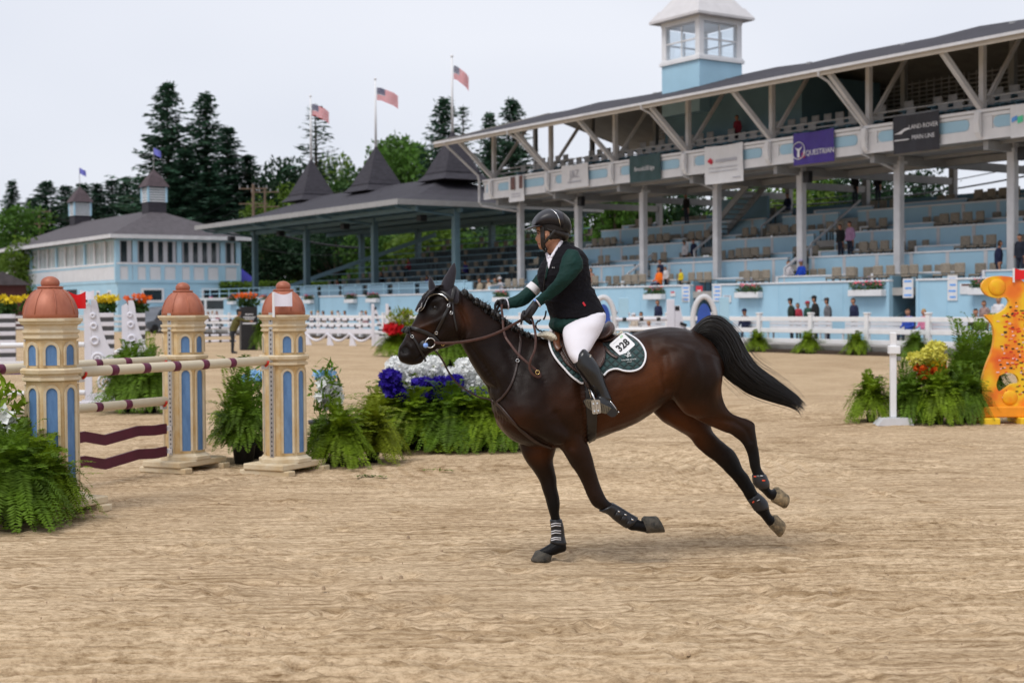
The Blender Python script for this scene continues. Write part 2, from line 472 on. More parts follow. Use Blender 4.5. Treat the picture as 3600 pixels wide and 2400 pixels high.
def loft_into(b, secs, k=4, n=20, cap=.35):
    """secs: (A px, B px, half width, lateral centre, egg) -> smooth closed tube through the traced sections"""
    rows = []
    for s_ in secs:
        A, B, hw, w, e = s_
        rows.append(list(H(A[0], A[1], w)) + list(H(B[0], B[1], w)) + [hw, e])
    P = catmull(rows, k)
    rings = []
    for r in P:
        A, B = Vector(r[:3]), Vector(r[3:6]); c = (A + B) / 2; h = (A - B) / 2
        rings.append((c, h, max(.004, r[6]), r[7]))
    # rounded ends
    def endcap(i, j):
        c, h, hw, e = rings[i]; d = (c - rings[j][0])
        d = d.normalized() * min(h.length, hw) * cap
        return [(c + d * .7, h * .75, hw * .75, e), (c + d, h * .35, hw * .35, e)]
    s0 = endcap(0, 1)[::-1]; s1 = endcap(-1, -2)
    rings = s0 + rings + s1
    base = len(b.v)
    for c, h, hw, e in rings:
        for q in range(n):
            t = 2 * math.pi * q / n
            b.v.append(tuple(c + h * math.cos(t) + hN * (hw * math.sin(t) * (1 - e * math.cos(t)))))
    for i in range(len(rings) - 1):
        for q in range(n):
            a0, a1 = base + i * n + q, base + i * n + (q + 1) % n
            b.f.append((a0, a1, a1 + n, a0 + n)); b.m.append(0)
    b.f.append(tuple(base + q for q in reversed(range(n)))); b.m.append(0)
    e0 = base + (len(rings) - 1) * n
    b.f.append(tuple(e0 + q for q in range(n))); b.m.append(0)
    return [r[0] for r in rings]

def remesh(b, name, voxel, smooth=6, fac=.5):
    """union of the closed lofts as one continuous smooth surface"""
    me = b.mesh(name + '_raw')
    o = bpy.data.objects.new(name + '_raw', me); col.objects.link(o)
    md = o.modifiers.new('r', 'REMESH'); md.mode = 'VOXEL'; md.voxel_size = voxel; md.adaptivity = 0
    if smooth:
        ms = o.modifiers.new('s', 'SMOOTH'); ms.factor = fac; ms.iterations = smooth
    dg = bpy.context.evaluated_depsgraph_get(); dg.update()
    ev = o.evaluated_get(dg)
    out = bpy.data.meshes.new_from_object(ev)
    out.name = name
    bpy.data.objects.remove(o); bpy.data.meshes.remove(me)
    out.polygons.foreach_set('use_smooth', [True] * len(out.polygons))
    return out
def getco(me):
    a = np.empty(len(me.vertices) * 3, np.float32); me.vertices.foreach_get('co', a); return a.reshape(-1, 3).astype(float)
def getno(me):
    a = np.empty(len(me.vertices) * 3, np.float32); me.vertices.foreach_get('normal', a); return a.reshape(-1, 3).astype(float)
def setco(me, V):
    me.vertices.foreach_set('co', np.asarray(V, np.float32).ravel()); me.update()

def S(T, rows, w, hws, e=0.0):
    out = []
    for i, r in enumerate(rows):
        hw = hws[i] if hasattr(hws, '__len__') else hws
        ww = w[i] if hasattr(w, '__len__') else w
        out.append((T(r[0], r[1]), T(r[2], r[3]), hw, ww, e[i] if hasattr(e, '__len__') else e))
    return out

hb = MB()
chains = {}
# head
head = S(T1, [(78, 1318, 140, 1478), (100, 1250, 255, 1508), (140, 1170, 395, 1478), (190, 1080, 450, 1400), (240, 990, 560, 1310), (290, 900, 720, 1262),
              (345, 790, 870, 1200), (410, 665, 965, 1120), (480, 560, 1010, 1010), (570, 480, 1015, 890), (660, 410, 1000, 760), (760, 380, 960, 650), (840, 410, 930, 570)],
         0, [.040, .052, .058, .056, .058, .070, .086, .098, .104, .105, .100, .088, .06], [-.1, -.1, 0, .05, .1, .12, .1, .05, 0, 0, 0, 0, 0])
chains['head'] = loft_into(hb, head)
# neck
neck = S(T1, [(840, 440, 850, 1000), (960, 495, 940, 1195), (1150, 640, 1005, 1330), (1330, 780, 1090, 1490), (1500, 910, 1185, 1640), (1680, 1015, 1285, 1800), (1850, 1095, 1365, 2000), (2040, 1145, 1440, 2240), (2200, 1200, 1620, 2420)],
         0, [.075, .082, .088, .10, .115, .14, .17, .20, .22], [.1, .25, .35, .4, .42, .42, .4, .38, .3])
chains['neck'] = loft_into(hb, neck)
# trunk
trunk = S(T0, [(1748, 1375, 1750, 1470), (1778, 1290, 1772, 1515), (1838, 1200, 1815, 1556), (1905, 1190, 1895, 1572), (1980, 1194, 1985, 1574), (2060, 1200, 2065, 1553),
               (2130, 1196, 2145, 1522), (2200, 1179, 2215, 1494), (2270, 1159, 2290, 1449), (2340, 1149, 2345, 1405), (2400, 1154, 2400, 1392), (2450, 1171, 2450, 1390), (2495, 1201, 2490, 1372), (2524, 1245, 2522, 1340)],
          0, [.12, .19, .23, .255, .275, .295, .315, .315, .30, .295, .285, .26, .20, .11], [.1, .25, .32, .3, .22, .12, .06, .05, .08, .12, .12, .1, .05, 0])
chains['trunk'] = loft_into(hb, trunk, n=28)
# shoulder and forearm, near (flexed, swinging back)
sh = S(T0, [(1850, 1230, 1930, 1215), (1815, 1330, 1985, 1310), (1815, 1430, 2020, 1400), (1850, 1510, 2050, 1480), (1920, 1555, 2064, 1535)], [.07, .145, .165, .165, .155], [.03, .075, .095, .09, .08])
loft_into(hb, sh)
FW = .135
fn = S(T3, [(380, -60, 900, -120), (520, 50, 915, 30), (630, 180, 958, 160), (730, 345, 1005, 330), (820, 470, 1048, 470), (880, 600, 1092, 585), (925, 720, 1132, 690), (985, 820, 1178, 765),
            (1080, 885, 1225, 795), (1180, 925, 1290, 830), (1250, 985, 1350, 868), (1335, 1048, 1440, 925), (1405, 1092, 1530, 975), (1455, 1128, 1585, 1010), (1550, 1135, 1620, 1005), (1640, 1150, 1655, 1010), (1690, 1145, 1690, 1020)],
       FW, [.10, .095, .085, .072, .058, .05, .052, .053, .047, .036, .033, .034, .040, .046, .042, .044, .046])
chains['fore_near'] = loft_into(hb, fn)
ff = S(T3, [(60, -60, 560, -120), (88, 60, 560, 40), (112, 160, 528, 165), (160, 280, 500, 265), (250, 390, 522, 372), (320, 490, 545, 490), (370, 600, 553, 600), (403, 710, 577, 710), (425, 810, 584, 810),
            (450, 910, 582, 900), (472, 1000, 600, 990), (483, 1080, 624, 1080), (490, 1190, 637, 1195), (478, 1275, 658, 1290), (425, 1312, 664, 1378), (365, 1345, 560, 1412), (318, 1375, 480, 1430)],
       -FW, [.11, .10, .095, .082, .066, .056, .052, .053, .05, .042, .036, .036, .038, .048, .05, .045, .05])
chains['fore_far'] = loft_into(hb, ff)
# hind quarters
HWN = .14
hn = S(T4, [(330, 420, 1110, 600), (420, 700, 1128, 780), (480, 900, 1120, 920), (560, 1080, 1135, 1040), (690, 1248, 1172, 1150), (800, 1305, 1235, 1232), (985, 1398, 1330, 1288)],
       [.15, .16, .165, .16, .15, .145, .14], [.13, .15, .14, .125, .10, .078, .06])
hn += S(T5, [(950, 285, 1270, 140), (1060, 320, 1345, 188), (1150, 380, 1354, 262), (1215, 450, 1362, 360), (1250, 530, 1383, 470), (1275, 620, 1400, 600), (1300, 720, 1422, 720), (1322, 800, 1470, 790),
             (1335, 895, 1508, 880), (1375, 950, 1510, 942), (1440, 1005, 1545, 975), (1500, 1068, 1578, 958), (1550, 1100, 1605, 945)],
        HWN, [.05, .05, .047, .042, .036, .034, .034, .042, .048, .046, .042, .045, .048])
chains['hind_near'] = loft_into(hb, hn)
hf = S(T5, [(80, -120, 780, -140), (150, 45, 800, 40), (250, 155, 822, 195), (400, 250, 855, 295), (560, 345, 935, 378), (670, 480, 1022, 450), (780, 570, 1108, 515), (900, 655, 1155, 600), (1000, 765, 1205, 710),
            (1100, 855, 1270, 800), (1180, 970, 1332, 905), (1260, 1090, 1385, 1005), (1310, 1160, 1480, 1095), (1345, 1215, 1506, 1180), (1410, 1275, 1530, 1245), (1460, 1340, 1565, 1280), (1505, 1395, 1595, 1295)],
       -HWN, [.12, .125, .12, .10, .075, .058, .052, .052, .045, .038, .035, .036, .044, .047, .042, .045, .05])
chains['hind_far'] = loft_into(hb, hf)
# dock of the tail
loft_into(hb, S(T4, [(760, 275, 880, 350), (860, 175, 960, 300), (960, 120, 1040, 260), (1060, 130, 1090, 260)], 0, [.05, .045, .04, .03]))
horse_me = remesh(hb, 'horse', .0105, 5)

# ---- sculpting: dents and swells on the continuous surface
HV = getco(horse_me); HNO = getno(horse_me)
_bvh = BVHTree.FromPolygons([tuple(v) for v in HV], [tuple(p.vertices) for p in horse_me.polygons])
def on_h(x, y, off=0.0, bvh=None):
    d = ray(x, y).normalized()
    loc, no, idx, dist = (bvh or _bvh).ray_cast(CAM, d)
    if loc is None: return None, None
    return loc + no * off, no
def dab(px, r, depth, both=True, aniso=None):
    """push the skin along its normal round a traced pixel (both sides of the animal)"""
    global HV
    depth *= 1.5
    p, no = on_h(*px)
    if p is None: return
    for q in ([p, mirror_h(p)] if both else [p]):
        dd = np.linalg.norm(HV - np.array(q), axis=1)
        wgt = np.exp(-(dd / r) ** 2)
        HV = HV + HNO * (depth * wgt)[:, None]
def groove(pts, r, depth, both=True):
    P = catmull(np.array(pts, float), 6); depth *= 1.6; r *= .8
    global HV
    Q = []
    for x, y in P:
        p, no = on_h(x, y)
        if p is not None: Q.append(np.array(p))
    if not Q: return
    for side in ((0, 1) if both else (0,)):
        QQ = [np.array(mirror_h(Vector(q))) if side else q for q in Q]
        dd = np.min(np.stack([np.linalg.norm(HV - q, axis=1) for q in QQ]), axis=0)
        HV = HV + HNO * (depth * np.exp(-(dd / r) ** 2))[:, None]
dab(T1(170, 1290), .026, -.022)                        # nostril
dab(T1(120, 1270), .020, .008); dab(T1(250, 1260), .022, .007)
dab(T1(575, 700), .034, -.012); dab(T1(560, 640), .03, .010); dab(T1(660, 740), .03, .004)    # eye socket, brow
groove([T1(300, 1440), T1(390, 1380), T1(430, 1330)], .010, -.007)     # mouth
groove([T1(330, 1010), T1(470, 960), T1(620, 900), T1(720, 830)], .016, .007)   # facial crest
groove([T1(560, 1120), T1(650, 1000)], .03, -.006)
groove([T1(760, 620), T1(900, 700), T1(1000, 850), T1(1030, 1000), T1(960, 1140)], .020, -.012)   # jowl edge
dab(T1(860, 960), .10, .012)
groove([T1(1060, 1240), T1(1250, 1500), T1(1420, 1800), T2(60, 640)], .035, -.010)     # jugular groove
groove([T2(330, 120), T2(420, 420), T2(300, 800)], .05, -.010)          # in front of the shoulder
groove([T2(760, 300), T2(860, 650), T2(900, 900)], .04, -.007)
dab(T2(560, 1000), .10, .016); dab(T2(280, 1120), .09, .012)            # breast muscle
groove([T2(180, 1010), T2(430, 1170), T2(700, 1330), T2(930, 1450)], .035, -.012)
dab(T2(1060, 1300), .06, .012); groove([T2(1000, 1000), T2(1160, 1250), T2(1200, 1450)], .035, -.009)
groove([T2(1330, 620), T2(1400, 1000), T2(1420, 1340)], .04, -.012)     # behind the elbow
groove([T4(460, 560), T4(470, 780), T4(500, 960)], .05, -.018)          # flank hollow
groove([T4(300, 420), T4(380, 620)], .06, -.012)
groove([T4(900, 560), T4(960, 800), T4(900, 1050)], .06, -.009)         # quarter muscles
dab(T4(700, 700), .16, .014); dab(T4(1040, 850), .08, .010)
groove([T4(900, 1330), T4(1100, 1330), T4(1300, 1350)], .03, -.008)
groove([T5(1150, 200), T5(1250, 280), T5(1300, 400)], .018, -.006)
rs = np.random.RandomState(41); dn = np.zeros(len(HV))
for k in range(16):                                     # slight unevenness of skin over muscle
    q = rs.randn(3); q *= (28 + 40 * rs.rand()) / np.linalg.norm(q); dn += np.sin(HV @ q + rs.rand() * 6.3 + 1.4 * np.sin(HV @ rs.randn(3) * 9))
HV = HV + HNO * (.0011 * dn / 2)[:, None]
setco(horse_me, HV)

# ---- coat colour: black points, dark bay body, redder flank, belly and inner edges
kd_pts, kd_val = [], []
def cval(name, f):
    C = chains[name]; n = len(C)
    for i, c in enumerate(C):
        kd_pts.append(np.array(c)); kd_val.append(f(i / (n - 1)))
HV = getco(horse_me)
colr = np.zeros((len(HV), 3))
DARK, BAY, RED, BLK = np.array((.0105, .0050, .0034)), np.array((.0205, .0080, .0037)), np.array((.125, .036, .0075)), np.array((.0045, .0040, .0045))
def lin(a, b, t): return a + (b - a) * t[:, None]
def sstep(x, a, b):
    t = np.clip((x - a) / (b - a), 0, 1); return t * t * (3 - 2 * t)
# image-independent body coordinates: length along the heading from the chest, height, side
o0 = H(1748, 1420, 0)
ll = -(HV - np.array(o0)) @ np.array(hL); zz = HV[:, 2]; ss = HV @ np.array(hN) - HW0
colr = lin(np.tile(DARK, (len(HV), 1)), np.tile(BAY, (len(HV), 1)), sstep(ll, .05, .9))
def patch(px, r, c, amt):
    global colr
    p, no = on_h(*px)
    if p is None: return
    for q in (p, mirror_h(p)):
        dd = np.linalg.norm(HV - np.array(q), axis=1)
        colr = lin(colr, np.tile(c, (len(HV), 1)), amt * np.exp(-(dd / r) ** 2))
for px, r, amt in [(T4(330, 560), .13, .55), (T4(380, 760), .10, .75), (T4(300, 900), .16, .6), (T4(150, 1000), .2, .55), (T2(1900, 900), .25, .5), (T2(1650, 1150), .15, .5), (T4(1110, 900), .05, .8), (T4(1100, 1000), .05, .6),
                   (T4(800, 1270), .10, .6), (T4(650, 1190), .07, .7), (T4(560, 1330), .12, .6), (T5(500, 220), .13, .65), (T5(640, 350), .08, .6), (T5(900, 230), .10, .6), (T5(720, 460), .06, .4), (T1(960, 760), .06, .55), (T1(1000, 900), .05, .5),
                   (T1(450, 1000), .06, .4), (T1(300, 1050), .05, .35), (T2(500, 1120), .12, .4), (T2(250, 1150), .09, .4), (T3(300, 200), .08, .6), (T3(420, 160), .08, .5), (T3(700, 100), .06, .35), (T1(1150, 950), .10, .15), (T2(1100, 800), .12, .3)]:
    patch(px, r, RED, amt * .64)
for px, r, amt in [(T1(170, 1300), .070, .5), (T1(320, 1400), .05, .5), (T1(560, 690), .05, .7), (T4(960, 900), .10, .6), (T4(880, 700), .12, .4), (T4(480, 300), .14, .5), (T1(1300, 1100), .15, .3), (T4(420, 1100), .05, .6)]:
    patch(px, r, BLK if r < .08 else DARK, amt)
legs = {'fore_near': (.40, .62), 'fore_far': (.38, .58), 'hind_near': (.48, .66), 'hind_far': (.36, .56)}
for nm, (t0, t1) in legs.items():
    C = np.array([tuple(c) for c in chains[nm]]); n = len(C)
    best = np.full(len(HV), 9.0); bt = np.zeros(len(HV))
    for i, c in enumerate(C):
        dd = np.linalg.norm(HV - c, axis=1); mset = dd < best; best[mset] = dd[mset]; bt[mset] = i / (n - 1)
    sel = best < .16
    k = sstep(bt, t0 - .08, t1 - .06) * sel
    colr = lin(colr, np.tile(BLK, (len(HV), 1)), k)
ca = horse_me.color_attributes.new('coat', 'FLOAT_COLOR', 'POINT')
ca.data.foreach_set('color', np.concatenate([colr, np.ones((len(HV), 1))], 1).astype(np.float32).ravel())
M_COAT = mat('horse_coat', (1, 1, 1), .36, .0, 45, bump=.22, bscale=120, spec=.16, attr='coat', c2=(.72, .70, .70), sheen=.0, stretch=(1, 1, 2.5))
horse_me.materials.clear(); horse_me.materials.append(M_COAT)
for p in horse_me.polygons: p.material_index = 0
horse = bpy.data.objects.new('horse', horse_me); col.objects.link(horse)
tag(horse, 'dark bay horse with black legs cantering across the sand under a rider', 'horse')
_bvh = BVHTree.FromPolygons([tuple(v) for v in HV], [tuple(p.vertices) for p in horse_me.polygons])

# ---- hooves
M_HOOF = mat('sandy_hoof_horn', (.10, .085, .065), .7, .3, 30, c2=(.022, .022, .020), bump=.4, bscale=60)
M_HOOFT = mat('pale_dusty_hoof_horn', (.34, .25, .14), .75, .3, 26, c2=(.035, .033, .026), bump=.4, bscale=60)
def hoof(T, top, bot, w, hw0, hw1, mt):
    """truncated cone from coronet edge (two px) to ground edge (two px)"""
    b = MB(); rings = []
    for t, sc in ((-.12, .8), (0, .97), (.06, 1.03), (.5, 1.0), (.95, 1.0), (1.0, .95), (1.0, .6), (.86, .3)):
        A = [top[i] + (bot[i] - top[i]) * t for i in range(2)]; B = [top[i + 2] + (bot[i + 2] - top[i + 2]) * t for i in range(2)]
        pa, pb = H(*T(*A), w), H(*T(*B), w); c = (pa + pb) / 2; h = (pa - pb) / 2 * sc
        rings.append([c + h * math.cos(q) + hN * ((hw0 + (hw1 - hw0) * t) * sc * math.sin(q)) for q in np.arange(18) * math.tau / 18])
    for r in rings: b.v.extend([tuple(p) for p in r])
    for i in range(len(rings) - 1):
        for q in range(18): b.f.append((i * 18 + q, i * 18 + (q + 1) % 18, (i + 1) * 18 + (q + 1) % 18, (i + 1) * 18 + q)); b.m.append(0)
    b.f.append(tuple(range(18))); b.f.append(tuple((len(rings) - 1) * 18 + q for q in range(18))); b.m += [0, 0]
    return b.build('hoof', mt, horse, True)
hoof(T3, (290, 1378, 492, 1424), (226, 1497, 470, 1500), -FW, .052, .064, M_HOOF)
hoof(T3, (1640, 1160, 1612, 955), (1868, 1150, 1770, 950), FW, .050, .060, M_HOOF)
hoof(T5, (1545, 1110, 1612, 930), (1690, 1192, 1738, 1030), HWN, .050, .060, M_HOOFT)
hoof(T5, (1510, 1400, 1602, 1262), (1630, 1528, 1694, 1350), -HWN, .050, .060, M_HOOFT)

# ---- eyes
M_EYE = mat('horse_eye', (.006, .004, .003), .22, .2, 10, spec=.35)
pe, ne = on_h(*T1(582, 712))
for side in (0, 1):
    p, nrm = (pe, ne) if not side else (mirror_h(pe), ne - hN * (2 * ne.dot(hN)))
    b = MB(); b.lathe([(.021 * math.sin(t), -.021 * math.cos(t)) for t in np.linspace(.05, math.pi - .05, 9)], 14)
    o = b.build('eye', M_EYE, horse, True); o.location = p - nrm * .013
from mathutils.geometry import tessellate_polygon
for side in (0, 1):                                    # dark nostril openings and lip line
    b = MB(); pts = []
    for q in np.linspace(0, math.tau, 15)[:-1]:
        u, v = 178 + 46 * math.cos(q) + 14 * math.sin(q), 1292 + 44 * math.sin(q)
        p, n_ = on_h(*T1(u, v)); p = p if p is not None else H(*T1(u, v), .04); n_ = n_ if n_ is not None else hN
        pts.append(mirror_h(p + n_ * .001) if side else p + n_ * .001)
    c = sum(pts, Vector()) / len(pts) + (hN * (1 if side else -1)) * .012
    b.add(pts + [c], [(i, (i + 1) % 14, 14) for i in range(14)]); b.build('nostril', mat('nostril_skin', (.004, .003, .003), .8), horse, True)
M_EAR = mat('dark_knitted_cotton', (.016, .013, .020), .9, .2, 60, sheen=.25, bump=.25, bscale=220)

# ---- tail
M_HAIR = mat('black_horse_hair', (.0075, .0062, .0062), .42, .3, 80, spec=.5)
upper = catmull([T4(*p) for p in [(800, 275), (865, 170), (950, 112), (1030, 93), (1120, 108), (1200, 160), (1275, 235), (1345, 335), (1405, 455), (1465, 565), (1540, 665), (1650, 755), (1780, 850), (1900, 940), (2020, 1030), (2095, 1110), (2165, 1165)]], 4)
lower = catmull([T4(*p) for p in [(895, 345), (940, 375), (985, 400), (1025, 430), (1060, 470), (1090, 520), (1112, 590), (1126, 680), (1140, 790), (1210, 860), (1310, 930), (1420, 1010), (1560, 1070), (1720, 1120), (1900, 1170), (2020, 1222), (2075, 1300)]], 4)
def tail():
    rs = np.random.RandomState(3); b = MB()
    n = len(upper)
    for k in range(1900):
        s0 = rs.rand() ** .9; s0 = .5 + (s0 - .5) * 1.0
        ws = (rs.rand() - .5) * 2
        start = int(rs.rand() ** 2.2 * n * .55)
        end = n - 1 - int((.02 + .98 * rs.rand() ** .8) * n * .36)
        if end - start < 8: continue
        drift = (rs.rand() - .5) * .34; wv = rs.rand() * 6
        stray = rs.rand() < .07
        pts, rads = [], []
        idx = np.arange(start, end + 1, 3)
        for i in idx:
            t = (i - start) / max(1, end - start); tt = i / n
            s = np.clip(s0 + drift * t + .03 * math.sin(wv + t * 7), .01, .99) if not stray else s0 + drift * t * 1.6 + (.25 if s0 > .5 else -.12) * t * t
            x = lower[i][0] + (upper[i][0] - lower[i][0]) * s; y = lower[i][1] + (upper[i][1] - lower[i][1]) * s
            env = .055 + .075 * math.sin(min(1, tt * 1.3) * math.pi * .62)
            lat = ws * env * math.sqrt(max(0, 1 - (2 * np.clip(s, 0, 1) - 1) ** 2 * .8))
            pts.append(H(x, y, lat)); rads.append((.0030 if not stray else .0011) * (1 - .75 * t ** 2))
        if len(pts) > 2: b.tube(pts, rads, 3, cap=False)
    # core that keeps the tail dense
    for sft in (-.4, 0, .4):
        pts, rads = [], []
        for i in range(0, n - 30, 3):
            c = (upper[i] + lower[i]) / 2; dd = np.linalg.norm(upper[i] - lower[i]) / 495
            pts.append(H(c[0], c[1], sft * .08)); rads.append(max(.004, dd * .40 * (1 - .95 * (i / (n - 30)) ** 2)))
        b.tube(pts, rads, 10, flat=.45)
    return b
tail().build('tail', M_HAIR, horse, True)
# ---- plaited mane: a row of button braids along the crest
rs = np.random.RandomState(8)
crest = catmull([T1(*p) for p in [(985, 490), (1060, 548), (1155, 605), (1240, 648), (1310, 700), (1385, 762), (1450, 815), (1520, 860), (1600, 915), (1690, 965), (1770, 1020), (1860, 1070), (1950, 1105), (2030, 1125)]], 2)
for i, (x, y) in enumerate(crest):
    b = MB(); c = H(x, y + 6, .012 * (-1) ** i); r0 = .0255 - .004 * (i / len(crest)) + .003 * rs.rand()
    if i % 2: r0 *= .8
    for q in range(9):
        d = Vector(rs.randn(3)); d.normalize(); p0 = c + d * r0 * .45
        b.lathe([(r0 * .72 * math.sin(t), -r0 * .72 * math.cos(t)) for t in np.linspace(.1, math.pi - .1, 6)], 8, tuple(p0))
    for q in range(8):
        d = Vector((rs.randn(), rs.randn(), abs(rs.randn()) + .3)).normalized()
        b.tube([c, c + d * r0 * 1.1, c + d * r0 * (1.5 + .5 * rs.rand()) + Vector(rs.randn(3)) * .006], [.0015, .0012, .0004], 3, cap=False)
    b.build('mane_braid', M_HAIR, horse, True)
# hair roots along the crest between the braids
b = MB()
cc = catmull(crest, 4)
for i in range(0, len(cc) - 1):
    for q in range(8):
        p = H(cc[i][0] + rs.randn() * 2, cc[i][1] + 16 + rs.rand() * 14, rs.randn() * .018)
        t = H(cc[i][0] + rs.randn() * 4, cc[i][1] + 3 + rs.randn() * 3, rs.randn() * .02)
        b.tube([p, p.lerp(t, .6), t], [.003, .003, .001], 3, cap=False)
b.build('mane_roots', M_HAIR, horse, True)
# ------------------------------------------------------------------ tack
M_LEATH = mat('black_leather', (.012, .010, .010), .38, .25, 30, spec=.5, bump=.1, bscale=120)
M_BROWN = mat('brown_leather', (.052, .020, .012), .36, .3, 18, spec=.5, bump=.12, bscale=90)
M_BROWN2 = mat('dark_brown_leather', (.028, .013, .010), .42, .3, 18, spec=.5, bump=.12, bscale=90)
M_SILVER = mat('polished_steel', (.72, .72, .72), .2, .05, 10, metal=1.0)
M_GOLD = mat('brass', (.75, .55, .22), .25, .05, 10, metal=1.0)
M_PIPE = mat('white_cotton_piping', (.78, .77, .80), .8, .06, 40)
M_FLEECE = mat('cream_sheepskin', (.72, .66, .52), .95, .16, 55, bump=1.0, bscale=90, sheen=.4)
M_LBLUE = mat('pale_blue_rubber', (.25, .42, .85), .5, .1, 20)
M_REIN = mat('reddish_brown_rein', (.060, .022, .015), .5, .3, 40, bump=.15, bscale=150)

def quilt_mat():
    mt = bpy.data.materials.new('dark_green_quilted_cotton'); mt.use_nodes = True
    N, L = mt.node_tree.nodes, mt.node_tree.links; b = N['Principled BSDF']
    b.inputs['Roughness'].default_value = .75; b.inputs['Sheen Weight'].default_value = .2
    tc = N.new('ShaderNodeTexCoord'); outs = []
    for rot in (48, -48):
        mp = N.new('ShaderNodeMapping'); mp.inputs['Rotation'].default_value = (0, R(rot), 0)
        wv = N.new('ShaderNodeTexWave'); wv.wave_type = 'BANDS'; wv.bands_direction = 'X'; wv.wave_profile = 'SIN'
        wv.inputs['Scale'].default_value = 8.0; wv.inputs['Distortion'].default_value = .6
        L.new(tc.outputs['Object'], mp.inputs['Vector']); L.new(mp.outputs[0], wv.inputs['Vector']); outs.append(wv.outputs['Fac'])
    mn = N.new('ShaderNodeMath'); mn.operation = 'MINIMUM'; L.new(outs[0], mn.inputs[0]); L.new(outs[1], mn.inputs[1])
    pw = N.new('ShaderNodeMath'); pw.operation = 'POWER'; pw.inputs[1].default_value = .4; L.new(mn.outputs[0], pw.inputs[0])
    rp = N.new('ShaderNodeValToRGB'); rp.color_ramp.elements[0].color = (.006, .022, .022, 1); rp.color_ramp.elements[1].color = (.012, .050, .050, 1)
    rp.color_ramp.elements[0].position = .3; rp.color_ramp.elements[1].position = .75
    L.new(pw.outputs[0], rp.inputs[0]); L.new(rp.outputs[0], b.inputs['Base Color'])
    bp = N.new('ShaderNodeBump'); bp.inputs['Strength'].default_value = .9; bp.inputs['Distance'].default_value = .012
    L.new(pw.outputs[0], bp.inputs['Height']); L.new(bp.outputs[0], b.inputs['Normal'])
    return mt
M_QUILT = quilt_mat()

def surf(px, off, fallback_w, bvh=None):
    p, n = on_h(px[0], px[1], off, bvh)
    if p is None: return H(px[0], px[1], fallback_w), hN.copy()
    return p, n
def ribbon(b, P, Nn, width, thick, mi=0):
    """flat strap through points P with surface normals Nn"""
    base = len(b.v); n = len(P)
    for i in range(n):
        d = (P[min(i + 1, n - 1)] - P[max(i - 1, 0)]).normalized(); s_ = d.cross(Nn[i]).normalized(); u = s_.cross(d).normalized()
        if u.dot(Nn[i]) < 0: u = -u
        wd = width[i] if hasattr(width, '__len__') else width
        for a, c in ((-1, -.4), (1, -.4), (1, .7), (.6, 1), (-.6, 1), (-1, .7)):
            b.v.append(tuple(P[i] + s_ * (a * wd / 2) + u * (c * thick)))
    for i in range(n - 1):
        for q in range(6):
            b.f.append((base + i * 6 + q, base + i * 6 + (q + 1) % 6, base + (i + 1) * 6 + (q + 1) % 6, base + (i + 1) * 6 + q)); b.m.append(mi)
    b.f.append(tuple(base + q for q in range(6))); b.f.append(tuple(base + (n - 1) * 6 + q for q in range(6))); b.m += [mi, mi]
    return b
def strap(T, pts, width, mt, parent, name, off=.004, thick=.004, fw=.08, both=False, k=6, bvh=None):
    px = catmull([T(*p) for p in pts], k); P, Nn = [], []
    for q in px:
        p, n = surf(q, off, fw, bvh); P.append(p); Nn.append(n)
    for _ in range(2):                                  # relax small steps of the surface
        P = [P[0]] + [(P[i - 1] + P[i] * 2 + P[i + 1]) / 4 for i in range(1, len(P) - 1)] + [P[-1]]
    b = MB(); ribbon(b, P, Nn, width, thick)
    if both:
        ribbon(b, [mirror_h(p) for p in P], [n - hN * (2 * n.dot(hN)) for n in Nn], width, thick)
    return b.build(name, mt, parent, True)
def free_strap(pts, width, mt, parent, name, thick=.0035, k=6):
    """strap hanging in the air: pts (x, y, w) in photo pixels and lateral metres"""
    P3 = catmull([list(H(x, y, w)) for x, y, w in pts], k)
    P = [Vector(p) for p in P3]
    b = MB(); ribbon(b, P, [hN.copy() for _ in P], width, thick)
    return b.build(name, mt, parent, True)
